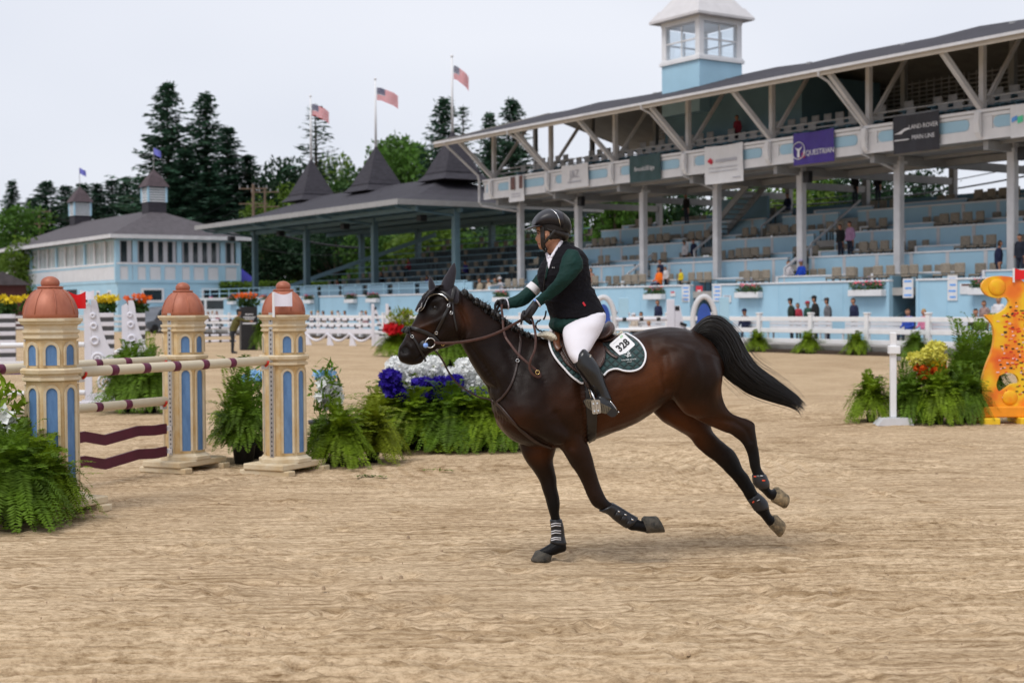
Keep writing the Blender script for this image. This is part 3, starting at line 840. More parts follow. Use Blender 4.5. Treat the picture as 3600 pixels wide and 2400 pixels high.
def poly_on(pts, off, step=7.0, bvh=None, fw=.1, smooth=True, both=True, thick=.008):
    """sheet laid over the horse's surface inside a traced outline, with real thickness"""
    from mathutils.geometry import delaunay_2d_cdt, intersect_point_tri_2d
    poly = catmull(pts + [pts[0]], 4)[:-1] if smooth else np.array(pts, float)
    n = len(poly)
    def inside(x, y):
        c = False; j = n - 1
        for i in range(n):
            if (poly[i][1] > y) != (poly[j][1] > y) and x < (poly[j][0] - poly[i][0]) * (y - poly[i][1]) / (poly[j][1] - poly[i][1] + 1e-12) + poly[i][0]: c = not c
            j = i
        return c
    V = [Vector(p) for p in poly]
    for x in np.arange(poly[:, 0].min() + step / 2, poly[:, 0].max(), step):
        for y in np.arange(poly[:, 1].min() + step / 2, poly[:, 1].max(), step):
            if inside(x, y) and np.min(np.hypot(poly[:, 0] - x, poly[:, 1] - y)) > step * .45: V.append(Vector((x, y)))
    vo, eo, fo, *_ = delaunay_2d_cdt(V, [(i, (i + 1) % n) for i in range(n)], [], 2, 1e-4)
    tri = [f for f in fo if inside(sum(vo[i].x for i in f) / len(f), sum(vo[i].y for i in f) / len(f))]
    P, Nn = [], []
    for v in vo:
        p, nn = surf((v.x, v.y), off, fw, bvh); P.append(p); Nn.append(nn)
    b = MB(); m_ = len(P)
    ec = {}
    for f in tri:
        for i in range(len(f)):
            e = (f[i], f[(i + 1) % len(f)]); ec[tuple(sorted(e))] = ec.get(tuple(sorted(e)), 0) + 1
    rim = [e for e, c in ec.items() if c == 1]
    for side in ((0, 1) if both else (0,)):
        mp = (lambda q: mirror_h(q)) if side else (lambda q: q)
        base = len(b.v)
        b.v.extend([tuple(mp(P[i])) for i in range(m_)]); b.v.extend([tuple(mp(P[i] - Nn[i] * thick)) for i in range(m_)])
        for f in tri:
            b.f.append(tuple(base + i for i in f)); b.f.append(tuple(base + m_ + i for i in reversed(f))); b.m += [0, 0]
        for e in rim: b.f.append((base + e[0], base + e[1], base + m_ + e[1], base + m_ + e[0])); b.m.append(0)
    return b
def ring3(b, c, nrm, r, t, n=20):
    u = nrm.orthogonal().normalized(); w = nrm.cross(u)
    pts = [c + (u * math.cos(q) + w * math.sin(q)) * r for q in np.linspace(0, math.tau, n + 1)]
    return b.tube(pts, t, 6, cap=False)

# ---- bridle
bridle = thing('bridle', 'black leather bridle with silver ring bit on the bay horse', 'bridle', H(*T1(600, 1000), 0))
def pk(o):                                              # keep world coordinates under a parent Empty that is not at the origin
    for ch in o.children: ch.matrix_parent_inverse = Matrix.Translation(-o.location)
    return o
strap(T1, [(462, 575), (520, 505), (620, 487), (720, 522), (812, 590)], .020, M_LEATH, bridle, 'browband', .010, .006, both=True)
strap(T1, [(805, 590), (780, 690), (720, 810), (660, 930), (600, 1050), (556, 1118)], .020, M_LEATH, bridle, 'cheekpiece', .007, .005, both=True)
strap(T1, [(178, 1055), (222, 1000), (310, 1005), (420, 1038), (545, 1098), (640, 1190)], .026, M_LEATH, bridle, 'noseband', .006, .007, both=True)
strap(T1, [(205, 1045), (272, 1110), (335, 1205), (395, 1325), (440, 1412), (458, 1452)], .015, M_LEATH, bridle, 'flash_strap', .007, .004, both=True)
strap(T1, [(822, 600), (834, 760), (856, 900), (884, 1025)], .012, M_LEATH, bridle, 'throat_lash', .006, .004, both=True)
strap(T1, [(815, 600), (832, 520), (850, 440)], .026, M_LEATH, bridle, 'headpiece', .012, .006, both=True)
b = MB(); p, n_ = surf(T1(440, 1232), .012, .07)
b.tube([p - n_ * .008, p + n_ * .004], .038, 24)
b.build('bit_guard', M_BLACK, bridle, True)
b = MB(); p, n_ = surf(T1(512, 1188), .022, .075)
ring3(b, p, n_, .033, .0042); b.build('bit_ring', M_SILVER, bridle, True)
b = MB(); p2, n2 = surf(T1(450, 1225), .016, .07)
b.tube([p2, p2 + n2 * .012, p2 + n2 * .016], [.019, .015, .008], 14); b.build('bit_plug', M_LBLUE, bridle, True)
for (u, v, mt) in [(768, 690, M_SILVER), (608, 1050, M_SILVER), (275, 1112, M_SILVER), (805, 785, M_SILVER), (690, 1200, M_GOLD), (605, 1275, M_SILVER)]:
    b = MB(); p, n_ = surf(T1(u, v), .014, .09); ring3(b, p, n_, .010, .0022, 10); b.build('buckle', mt, bridle, True)
nr = [(*T1(572, 1188), .080), (*T1(690, 1200), .085), (*T1(900, 1190), .105), (*T1(1100, 1160), .125), (*T1(1300, 1112), .135), (*T1(1500, 1032), .14), (*T1(1700, 922), .135), (*T1(1840, 850), .125), (*T1(1890, 838), .115)]
free_strap(nr, .019, M_REIN, bridle, 'rein')
loop = [(*T1(1890, 838), .115), (*T1(1915, 850), .13), (*T1(1945, 950), .15), (*T1(1972, 1100), .18), (*T1(1962, 1280), .215), (*T1(1905, 1420), .235), (*T2(652, 245), .25), (*T2(632, 350), .25), (*T2(668, 440), .25), (*T2(745, 488), .25), (*T2(785, 472), .248), (*T2(760, 425), .246), (*T2(715, 385), .244), (*T2(620, 305), .235), (*T2(475, 175), .20), (*T2(375, 45), .165), (*T1(1560, 1120), .13), (*T1(1528, 1000), .08), (*T1(1518, 850), .02), (*T1(1503, 720), -.05), (*T1(1512, 632), -.09), (*T1(1490, 620), -.11)]
free_strap(loop, .016, M_REIN, bridle, 'rein')
fr = [(*T1(1490, 620), -.11), (*T1(1400, 800), -.12), (*T1(1200, 950), -.135), (*T1(900, 1100), -.12), (*T1(572, 1188), -.08)]
free_strap(fr, .017, M_REIN, bridle, 'rein')
b = MB(); p, n_ = surf(T2(745, 425), .02, .25); ring3(b, H(*T2(745, 425), .262), hN, .014, .003, 10); b.build('buckle', M_GOLD, bridle, True)
pk(bridle)

# ---- ear bonnet
bonnet = thing('ear_bonnet', 'dark knitted ear bonnet with silver piping on the horse', 'ear bonnet', H(*T1(760, 480), 0))
poly_on([T1(*p) for p in [(650, 400), (560, 455), (500, 515), (455, 580), (405, 660), (358, 775), (430, 722), (475, 630), (535, 560), (620, 530), (700, 548), (770, 605), (800, 640), (885, 648), (905, 600), (885, 450), (840, 420), (740, 400)]], .008, 6).build('bonnet', M_EAR, bonnet, True)
strap(T1, [(358, 778), (395, 762), (438, 722), (475, 640), (530, 560), (620, 530), (700, 548), (772, 605)], .009, M_SILVER, bonnet, 'piping', .011, .004, both=True)
strap(T1, [(372, 765), (392, 700), (412, 650)], .008, M_PIPE, bonnet, 'piping', .012, .003)
for rows, w_, hw in (([(655, 440, 830, 520), (690, 330, 852, 390), (750, 230, 874, 260), (805, 140, 876, 180), (846, 95, 862, 105)], .055, [.034, .032, .024, .015, .005]), ([(505, 500, 620, 450), (492, 400, 590, 405), (500, 310, 556, 330), (506, 270, 520, 282)], -.055, [.03, .026, .015, .005])):
    b = MB(); loft_into(b, S(T1, rows, w_, hw), 4, 16); b.build('ear_cover', M_EAR, bonnet, True)
pk(bonnet)

# ---- breastplate and martingale
bp_ = thing('breastplate', 'dark leather breastplate with running straps across the horse chest', 'breastplate', H(*T2(150, 830), 0))
strap(T1, [(1725, 1010), (1752, 1090), (1763, 1190), (1752, 1300), (1730, 1420)], .016, M_BROWN2, bp_, 'neck_strap', .006, .004, both=True)
strap(T2, [(500, 10), (490, 150), (470, 280), (440, 430), (395, 560), (340, 665), (255, 775), (180, 838)], .016, M_BROWN2, bp_, 'neck_strap', .006, .004, both=True)
strap(T2, [(175, 840), (240, 900), (310, 985), (400, 1090), (500, 1200), (600, 1290), (720, 1375), (850, 1430), (935, 1458)], .022, M_BROWN2, bp_, 'girth_strap', .006, .004)
free_strap([(*T1(575, 1290), .03), (*T1(625, 1345), .03), (*T1(700, 1455), .02), (*T1(770, 1590), .01), (*T1(880, 1740), 0), (*T1(1040, 1860), 0), (*T2(-60, 765), .0), (*T2(60, 790), .01), (*T2(140, 822), .02)], .012, M_BROWN2, bp_, 'martingale_strap')
b = MB(); p, n_ = surf(T2(150, 830), .014, .02); ring3(b, p, n_, .014, .006, 12); b.build('chest_ring', M_BROWN2, bp_, True)
b = MB(); p, n_ = surf(T2(470, 270), .014, .2); ring3(b, p, n_, .011, .0024, 10); b.build('buckle', M_SILVER, bp_, True)
pk(bp_)

# ---- saddle pad
pad = thing('saddle_pad', 'dark green quilted saddle pad with white piping under the saddle', 'saddle pad', H(*T7(700, 700), 0))
padpx = [(175, 512), (172, 545), (195, 630), (262, 752), (360, 865), (480, 978), (560, 1020), (640, 1010), (740, 990), (845, 948), (900, 895), (1000, 868), (1100, 893), (1200, 890), (1290, 848), (1338, 770), (1345, 680), (1302, 582), (1222, 505), (1120, 452), (1050, 450), (900, 490), (700, 510), (450, 510)]
poly_on([T7(*p) for p in padpx], .014, 8).build('pad', M_QUILT, pad, True)
strap(T7, [(168, 520), (190, 625), (258, 752), (356, 865), (476, 980), (560, 1024), (602, 1030)], .013, M_PIPE, pad, 'piping', .016, .007, both=True)
strap(T7, [(845, 948), (900, 893), (1000, 866), (1100, 894), (1200, 892), (1292, 850), (1342, 770), (1348, 680), (1305, 580), (1224, 502), (1125, 452)], .012, M_PIPE, pad, 'piping', .016, .007, both=True)
PADB = None
def text_into(b, body, o, ux, uy, size, mi=0, depth=.0015, align='CENTER', spacing=1.0, bold=0.0):
    """lettering as real raised faces: o = centre, ux / uy = unit axes, size = cap height in metres"""
    cu = bpy.data.curves.new('t', 'FONT'); cu.body = body; cu.align_x = align; cu.align_y = 'CENTER'; cu.size = size * 1.38; cu.extrude = depth; cu.space_character = spacing; cu.offset = bold; cu.resolution_u = 2
    ob = bpy.data.objects.new('t', cu); col.objects.link(ob)
    dg = bpy.context.evaluated_depsgraph_get(); dg.update()
    me = bpy.data.meshes.new_from_object(ob.evaluated_get(dg))
    uz = ux.cross(uy).normalized(); base = len(b.v)
    b.v.extend([tuple(o + ux * v.co.x + uy * v.co.y + uz * v.co.z) for v in me.vertices])
    b.f.extend([tuple(base + i for i in p.vertices) for p in me.polygons]); b.m.extend([mi] * len(me.polygons))
    bpy.data.objects.remove(ob); bpy.data.meshes.remove(me); bpy.data.curves.remove(cu)
    return b
M_LETTER = mat('white_lettering', (.72, .74, .74), .7, .03, 30)
M_INK = mat('black_lettering', (.018, .018, .02), .7, .1, 30)
pc, pn = surf(T7(1150, 765), .020, .3)
uxp = (surf(T7(1240, 750), .020, .3)[0] - surf(T7(1060, 768), .020, .3)[0]).normalized(); uyp = pn.cross(uxp).normalized()
text_into(MB(), 'WÖLFFER ESTATE', pc, uxp, uyp, .0085, spacing=1.1).build('lettering', M_LETTER, pad)
text_into(MB(), 'STABLES', surf(T7(1158, 790), .020, .3)[0], uxp, uyp, .0055, spacing=1.2).build('lettering', M_LETTER, pad)
b = MB(); rs = np.random.RandomState(2)
for k in range(26):
    c = surf(T7(1148 + rs.randn() * 17, 712 + rs.randn() * 14), .020, .3)[0]; q = rs.rand() * 6.3; r_ = .0055
    pts = [c + (uxp * math.cos(q) + uyp * math.sin(q)) * r_, c + (uxp * math.cos(q + 2.1) + uyp * math.sin(q + 2.1)) * r_ * .6, c - (uxp * math.cos(q) + uyp * math.sin(q)) * r_ * .7, c + (uxp * math.cos(q + 4.2) + uyp * math.sin(q + 4.2)) * r_ * .6]
    b.add([p + pn * .001 * k * .06 for p in pts], [(0, 1, 2, 3)])
b.build('vine_emblem', M_LETTER, pad)
pk(pad)

# ---- number plate
num = thing('number_plate', 'white competitor number 328 tied to the saddle pad', 'number plate', surf(T7(1070, 612), .02, .3)[0])
c0, n0 = surf(T7(1070, 612), .036, .3)
axx = (surf(T7(1170, 540), .026, .3)[0] - surf(T7(975, 680), .026, .3)[0]).normalized()
nn_ = (n0 + hN).normalized(); axx = (axx - nn_ * axx.dot(nn_)).normalized(); axy = nn_.cross(axx).normalized()
lx, ly = .0715 * .98, .062 * .98
b = MB(); rc = .012; pts = []
for cxs, cys, t0 in ((1, 1, 0), (-1, 1, 90), (-1, -1, 180), (1, -1, 270)):
    for t in (0, 30, 60, 90): pts.append((cxs * (lx - rc) + rc * math.cos(R(t0 + t)), cys * (ly - rc) + rc * math.sin(R(t0 + t))))
b.prism(pts, lambda x, y, t: c0 + axx * x + axy * y + nn_ * t, 0, .003)
b.build('plate', mat('white_plastic_card', (.80, .80, .82), .4, .03, 5), num)
text_into(MB(), '328', c0 + nn_ * .004 - axy * .008, axx, axy, .050, spacing=1.0, bold=.0022).build('digits', M_INK, num)
MB().prism([(-.045, .041), (.015, .041), (.015, .046), (-.045, .046)], lambda x, y, t: c0 + axx * x + axy * y + nn_ * t, .003, .004).build('faint_print', mat('pale_grey_print', (.6, .6, .62), .6), num)
b = MB()
for k in range(3): b.add([c0 + nn_ * .004 + axx * (.026 + k * .008 + dx) + axy * (.038 + dy) for dx, dy in ((0, 0), (.004, 0), (.010, .016), (.006, .016))], [(0, 1, 2, 3)])
b.build('green_mark', mat('green_print', (.12, .5, .12), .6), num)
b = MB(); b.tube([c0 + axx * .05 + axy * .045 + nn_ * .004, c0 + axx * .075 + axy * .055 + nn_ * .002], .0016, 5); b.tube([c0 - axx * .035 - axy * .05 + nn_ * .004, c0 - axx * .06 - axy * .045 + nn_ * .002], .0016, 5)
b.build('tie_string', M_PIPE, num)
pk(num)

# ---- saddle
sad = thing('saddle', 'brown leather jumping saddle with cream sheepskin trim', 'saddle', H(*T7(600, 480), 0))
poly_on([T7(*p) for p in [(300, 470), (262, 520), (262, 600), (300, 690), (360, 790), (450, 872), (545, 925), (660, 930), (775, 885), (845, 800), (868, 700), (842, 612), (790, 545), (700, 505), (500, 490)]], .032, 8, thick=.012).build('flap', M_BROWN, sad, True)
strap(T7, [(262, 500), (255, 560), (270, 640), (300, 665)], .045, mat('tan_leather', (.11, .038, .016), .35, .25, 18, spec=.5), sad, 'knee_roll', .045, .016, both=True)
for px, nm, wd in (([(300, 500), (320, 620), (380, 740), (470, 850), (530, 900)], 'welt', .012), ([(330, 480), (350, 600), (410, 720), (490, 830)], 'welt', .010)):
    strap(T7, px, wd, M_BROWN2, sad, nm, .036, .010, both=True)
b = MB()
loft_into(b, S(T7, [(290, 408, 310, 500), (450, 445, 455, 520), (640, 455, 650, 520), (780, 405, 790, 510), (860, 320, 880, 470), (908, 272, 945, 430)], 0, [.09, .13, .15, .17, .16, .10]), 4, 20)
b.build('seat', M_BROWN, sad, True)
b = MB(); loft_into(b, S(T7, [(760, 500, 770, 540), (860, 470, 880, 525), (950, 425, 975, 480)], 0, [.13, .15, .12]), 4, 18); b.build('panel', M_BROWN, sad, True)
def fleece(pts, r):
    b = MB()
    for side in (0, 1):
        P = []
        for q in catmull([T7(*p) for p in pts], 5):
            p, nn2 = surf(q, r * .5, .12); P.append(mirror_h(p) if side else p)
        rr = [r * (.8 + .35 * rnd.random()) for _ in P]; rr[0] = rr[-1] = r * .4
        b.tube(P, rr, 10)
    return b
fleece([(772, 540), (850, 530), (930, 515), (1000, 498), (1048, 468), (1062, 440), (1035, 415)], .021).build('sheepskin', M_FLEECE, sad, True)
b = MB(); loft_into(b, S(T7, [(28, 448, 40, 462), (85, 400, 112, 480), (165, 392, 162, 512), (225, 430, 205, 530), (248, 490, 232, 535)], .03, [.04, .09, .115, .12, .09]), 4, 16); b.build('sheepskin', M_FLEECE, sad, True)
poly_on([T2(*p) for p in [(1390, 575), (1410, 760), (1418, 960), (1425, 1150), (1432, 1370), (1490, 1355), (1540, 1322), (1553, 1150), (1558, 1000), (1530, 760), (1500, 600)]], .012, 8, thick=.01).build('girth', M_LEATH, sad, True)
strap(T7, [(850, 615), (900, 670), (960, 720), (1010, 742)], .020, M_BROWN, sad, 'point_strap', .022, .004, both=True)
# stirrups and leathers on both sides
LW = .40
def both_tubes(name, mt, fn_):
    b = MB(); fn_(b); n0_ = len(b.v); b2 = MB(); b2.v = [tuple(mirror_h(Vector(v))) for v in b.v]; b2.f = [tuple(reversed(f)) for f in b.f]; b2.m = list(b.m)
    o = b.build(name, mt, sad, True); o2 = b2.build(name, mt, sad, True); return o
both_tubes('stirrup_leather', M_BROWN2, lambda b: ribbon(b, [H(*T7(u, v), w_) for u, v, w_ in ((560, 900, .36), (610, 990, .385), (662, 1098, LW))], [hN] * 3, .020, .005))
def iron(b):
    b.tube([H(*T7(u, v), LW + dw) for u, v, dw in ((668, 1100, .0), (690, 1130, .045), (715, 1190, .075), (742, 1260, .088))], .006, 8)
    b.tube([H(*T7(u, v), LW + dw) for u, v, dw in ((668, 1100, .0), (672, 1140, -.03), (690, 1200, -.05), (720, 1270, -.055))], .006, 8)
both_tubes('stirrup_iron', M_SILVER, iron)
tread = MB(); tw = LW + .085
tread.prism([(x, y) for x, y in [(690, 1250), (705, 1240), (785, 1236), (800, 1245), (812, 1385), (805, 1400), (720, 1412), (705, 1402)]], lambda x, y, t: H(*T7(x, y), tw + t), 0, .010)
tread.build('stirrup_tread', mat('worn_aluminium', (.42, .37, .30), .45, .2, 30, metal=.6), sad)
b = MB(); b.beam(H(*T7(742, 1240), tw + .013), H(*T7(762, 1410), tw + .013), .010, .006)
for u, v in ((718, 1285), (765, 1278), (732, 1375), (778, 1368)): b.tube([H(*T7(u, v), tw + .008), H(*T7(u, v), tw + .018)], .006, 8)
b.build('tread_studs', M_SILVER, sad)
pk(sad)

# ---- leg boots
M_BOOTS = mat('black_moulded_boot', (.013, .013, .016), .35, .2, 30, spec=.5)
def legboot(name, label, secs, grow, extras):
    C = secs[len(secs) // 2]
    o = thing(name, label, 'leg boot', H(*C[0], C[3]))
    b = MB(); ss_ = []
    for A, B, hw, w_, e in secs:
        c = ((A[0] + B[0]) / 2, (A[1] + B[1]) / 2); g_ = grow
        ss_.append(((c[0] + (A[0] - c[0]) * g_, c[1] + (A[1] - c[1]) * g_), (c[0] + (B[0] - c[0]) * g_, c[1] + (B[1] - c[1]) * g_), hw * g_ + .004, w_, e))
    loft_into(b, ss_, 4, 18, .15); b.build('shell', M_BOOTS, o, True)
    for T, pts, wd, mt, nm in extras:
        bb = MB(); P = [H(*T(u, v), secs[0][3] + .052) for u, v in pts]; ribbon(bb, P, [hN] * len(P), wd, .004); bb.build(nm, mt, o, True)
    return pk(o)
M_ORED = mat('red_orange_print', (.75, .08, .03), .5)
legboot('tendon_boot', 'black tendon boot with pale straps on the straight foreleg on the ground', ff[10:14], 1.13, [(T3, [(478, y + 14), (530, y), (600, y + 6)], .006, M_PIPE, 'strap') for y in (1038, 1066, 1128, 1156, 1212, 1236)])
legboot('tendon_boot', 'black tendon boot with three clips on the flexed near foreleg', fn[8:13], 1.16, [(T3, [(u, v), (u + 26, v + 8)], .010, M_SILVER, 'clip') for u, v in ((1296, 892), (1378, 930), (1462, 992))] + [(T3, [(u, v), (u - 40, v + 75)], .028, M_LEATH, 'strap') for u, v in ((1310, 905), (1385, 955), (1455, 1010))])
legboot('fetlock_boot', 'black fetlock boot with red marks on the raised near hind leg', hn[-6:-3], 1.06, [(T5, [(1432, 862), (1468, 862)], .010, M_ORED, 'logo_mark'), (T5, [(1335, 815), (1362, 815)], .008, M_ORED, 'logo_mark'), (T5, [(1412, 806), (1440, 806)], .005, M_PIPE, 'logo_mark')])
legboot('fetlock_boot', 'black fetlock boot with red mark on the lower far hind leg', hf[-6:-3], 1.05, [(T5, [(1318, 1122), (1338, 1106)], .010, M_ORED, 'logo_mark'), (T5, [(1372, 1100), (1402, 1085)], .004, M_PIPE, 'logo_mark')])
# ------------------------------------------------------------------ the rider
M_SKIN = mat('tanned_skin', (.42, .205, .125), .5, .1, 14, spec=.4)
M_COATG = mat('dark_green_jersey_coat', (.0055, .030, .0255), .72, .15, 6, bump=.35, bscale=14, sheen=.0, spec=.2)
M_VEST = mat('black_padded_vest', (.0060, .0052, .0080), .85, .2, 10, bump=.5, bscale=18, sheen=.0, spec=.18, stretch=(1, 1, 3))
M_BREECH = mat('white_stretch_breeches', (.72, .69, .74), .7, .04, 5, bump=.15, bscale=10)
M_GLOVE = mat('black_glove_leather', (.013, .012, .014), .55, .25, 30, bump=.25, bscale=70)
M_BOOTL = mat('polished_black_boot', (.010, .010, .011), .28, .2, 8, spec=.55, bump=.08, bscale=14)
M_HELM = mat('matt_black_helmet', (.022, .021, .026), .42, .08, 20, spec=.4)
M_HAIRB = mat('dark_brown_hair', (.012, .007, .005), .5, .3, 60)

def mirrored(b):
    n = len(b.v)
    b.v += [tuple(mirror_h(Vector(v))) for v in b.v]; b.f += [tuple(i + n for i in reversed(f)) for f in b.f]; b.m += list(b.m)
    return b
# -- body: one continuous figure (head, neck, trunk, arms and legs) under the clothes
bb = MB()
headrows = [(640, 170, 880, 190), (592, 250, 925, 270), (582, 310, 930, 340), (586, 345, 922, 385), (592, 380, 905, 410), (584, 425, 875, 440), (594, 468, 850, 455), (602, 505, 815, 470), (616, 545, 775, 480), (655, 562, 745, 500)]
loft_into(bb, S(T6, headrows, .01, [.055, .074, .077, .076, .075, .072, .066, .058, .045, .03]), 4, 20)
loft_into(bb, S(T6, [(596, 375, 640, 385), (576, 415, 632, 425), (565, 440, 630, 448), (582, 462, 625, 464)], .01, [.010, .013, .016, .012]), 3, 12)        # nose
loft_into(bb, S(T6, [(592, 478, 630, 480), (600, 490, 635, 492), (598, 500, 635, 505), (612, 512, 640, 515)], .01, [.022, .024, .023, .02]), 3, 12)           # lips
loft_into(bb, S(T6, [(655, 470, 850, 410), (690, 540, 862, 450), (715, 610, 890, 510), (740, 690, 930, 600)], .0, [.056, .056, .062, .08]), 4, 16)            # neck
loft_into(bb, S(T6, [(740, 620, 1000, 560), (660, 720, 1090, 650), (640, 880, 1120, 860), (680, 1020, 1150, 1000), (720, 1200, 1240, 1120), (800, 1330, 1290, 1260), (850, 1430, 1290, 1380)], 0, [.12, .15, .15, .14, .14, .15, .15]), 4, 20)
NARM = S(T6, [(915, 562, 1050, 585), (866, 640, 1090, 668), (842, 720, 1098, 765), (826, 805, 1040, 838), (785, 880, 960, 930), (700, 978, 868, 1012), (630, 1040, 748, 1108), (562, 1098, 628, 1186)], [.19, .215, .23, .24, .235, .20, .165, .135], [.055, .062, .06, .056, .054, .046, .04, .032])
FARM = S(T6, [(640, 760, 760, 880), (590, 830, 690, 960), (535, 895, 625, 1035), (470, 962, 575, 1082), (390, 1030, 500, 1150), (320, 1072, 400, 1196), (250, 1102, 268, 1214)], [-.19, -.185, -.175, -.16, -.145, -.13, -.12], [.06, .058, .054, .048, .044, .04, .032])
def shrink(secs, f):
    out = []
    for A, B, hw, w_, e in secs:
        c = ((A[0] + B[0]) / 2, (A[1] + B[1]) / 2); q = lambda p: (c[0] + (p[0] - c[0]) * f, c[1] + (p[1] - c[1]) * f)
        out.append((q(A), q(B), hw * f, w_, e))
    return out
loft_into(bb, shrink(NARM, .8)); loft_into(bb, shrink(FARM, .8))
THIGH = S(T7, [(540, 190, 850, 192), (408, 285, 840, 320), (348, 395, 792, 440), (354, 500, 735, 530), (384, 620, 682, 622), (430, 722, 625, 690), (485, 800, 585, 730)], [.10, .15, .20, .25, .295, .335, .355], [.13, .135, .115, .098, .086, .078, .066])
CALF = S(T7, [(478, 770, 615, 610), (505, 850, 735, 748), (566, 930, 796, 850), (622, 1002, 842, 960), (672, 1065, 878, 1065), (722, 1135, 912, 1145), (768, 1205, 948, 1235)], [.36, .372, .378, .382, .388, .394, .40], [.066, .072, .074, .068, .060, .052, .048])
lg = MB(); loft_into(lg, shrink(THIGH, .86)); loft_into(lg, shrink(CALF, .8)); mirrored(lg)
bb.add(lg.v, lg.f)
rider_me = remesh(bb, 'person', .007, 4)
rider_me.materials.clear(); rider_me.materials.append(M_SKIN)
rider_me.materials.append(M_HAIRB)
_V = getco(rider_me)
for p in rider_me.polygons:                            # hair grows behind the ear and under the helmet
    x, y = px_of(_V[list(p.vertices)].mean(0)); u, v = (x - 1700) * 3.136, (y - 700) * 3.136
    p.material_index = 1 if ((u > 722 and v < 452 - .12 * (u - 722)) or (u > 648 and v < 352) or v < 300 or (u > 850 and v < 470)) and v < 500 else 0
rider = bpy.data.objects.new('person', rider_me); col.objects.link(rider)
tag(rider, 'rider in black helmet, green coat, black vest and white breeches leaning over the horse', 'person')
RB = BVHTree.FromPolygons([tuple(v.co) for v in rider_me.vertices], [tuple(p.vertices) for p in rider_me.polygons])
def rpart(name, b, mt, vox=None, sm=4):
    if vox:
        me = remesh(b, name, vox, sm); me.materials.clear(); me.materials.append(mt)
        for p in me.polygons: p.material_index = 0
        o = bpy.data.objects.new(name, me); col.objects.link(o); o.parent = rider; return o
    return b.build(name, mt, rider, True)
# -- coat (sleeves and skirt), vest, collar
b = MB(); loft_into(b, NARM); loft_into(b, FARM)
loft_into(b, S(T6, [(760, 700, 1060, 640), (680, 900, 1120, 860), (720, 1150, 1230, 1080), (738, 1300, 1318, 1228), (726, 1385, 1338, 1278), (735, 1425, 1335, 1298)], 0, [.15, .16, .165, .195, .240, .248]), 4, 24)
coat_o = rpart('coat', b, M_COATG, .007, 3)
def wrinkle(me, amp, freq, seed):
    V = getco(me); Nn = getno(me); rs = np.random.RandomState(seed); d = np.zeros(len(V))
    for k in range(7):
        q = rs.randn(3); q[2] *= 2.2; q /= np.linalg.norm(q); ph = rs.rand() * 6.28
        wv = V @ q * freq * (.7 + .7 * rs.rand()) + ph + 1.6 * np.sin(V @ rs.randn(3) * freq * .35)
        d += (1 - np.abs(np.sin(wv))) ** 3 - .3
    setco(me, V + Nn * (amp * d / 3)[:, None])
wrinkle(coat_o.data, .0055, 46, 4)
b = MB()
VEST = S(T6, [(760, 560, 930, 478), (700, 622, 1010, 525), (655, 690, 1098, 582), (606, 775, 1145, 665), (598, 860, 1160, 785), (612, 950, 1176, 890), (642, 1025, 1186, 985), (668, 1090, 1225, 1035), (692, 1160, 1262, 1105), (718, 1240, 1298, 1175), (748, 1328, 1330, 1252)], [.0, 0, 0, 0, 0, 0, 0, 0, 0, 0, 0], [.085, .135, .168, .185, .190, .186, .184, .190, .202, .218, .232])
loft_into(b, VEST, 4, 28)
loft_into(b, S(T6, [(700, 1075, 1222, 1000), (705, 1105, 1228, 1040)], 0, [.18, .185]), 4, 24)        # fold at the waist
vest_o = rpart('vest', b, M_VEST, .007, 3); wrinkle(vest_o.data, .0060, 42, 9)
VB = BVHTree.FromPolygons([tuple(v.co) for v in vest_o.data.vertices], [tuple(p.vertices) for p in vest_o.data.polygons])
# armhole trim and near sleeve cap lie outside the vest
def strap_r(T, pts, width, mt, name, off, thick, bvh, fw=0.0):
    px = catmull([T(*p) for p in pts], 6); P, Nn = [], []
    for q in px:
        p, n = surf(q, off, fw, bvh); P.append(p); Nn.append(n)
    b = MB(); ribbon(b, P, Nn, width, thick); return b.build(name, mt, rider, True)
def poly_r(T, pts, off, mt, name, bvh, step=5, fw=0.0, thick=.004, smooth=True):
    return poly_on([T(*p) for p in pts], off, step, bvh, fw, smooth, False, thick).build(name, mt, rider, True)
class TwoB:                                            # nearest hit of several surfaces
    def __init__(s, *b): s.b = b
    def ray_cast(s, o, d):
        r = [x.ray_cast(o, d) for x in s.b]; r = [x for x in r if x[0] is not None]
        return min(r, key=lambda x: x[3]) if r else (None, None, None, None)
VR = TwoB(VB, RB)
M_SHIRT = mat('white_shirt_cotton', (.72, .69, .76), .8, .06, 20, bump=.2, bscale=60)
poly_r(T6, [(686, 596), (700, 585), (722, 612), (748, 632), (770, 612), (762, 650), (742, 700), (722, 768), (712, 720), (700, 660)], .006, M_SHIRT, 'shirt_front', VR)
strap_r(T6, [(858, 458), (835, 500), (805, 560), (775, 608), (752, 650)], .022, M_SHIRT, 'shirt_collar', .006, .007, VR)
strap_r(T6, [(690, 598), (712, 620), (735, 650)], .020, M_SHIRT, 'shirt_collar', .008, .007, VR)
poly_r(T6, [(722, 735), (706, 700), (690, 780), (680, 850), (688, 890), (705, 830)], .005, M_COATG, 'coat_lapel', VR)
strap_r(T6, [(712, 700), (690, 800), (672, 930), (676, 1030)], .006, M_LEATH, 'zip', .004, .003, VR)
text_into(MB(), '++', surf(T6(772, 755), .006, .1, VB)[0], -hL, Vector((0, 0, 1)), .014).build('chest_emblem', M_LETTER, rider)
strap_r(T6, [(1092, 1140), (1118, 1180)], .014, mat('red_label', (.55, .015, .03), .6), 'red_label', .005, .003, TwoB(VB))
for v_ in (1060, 1130): pass
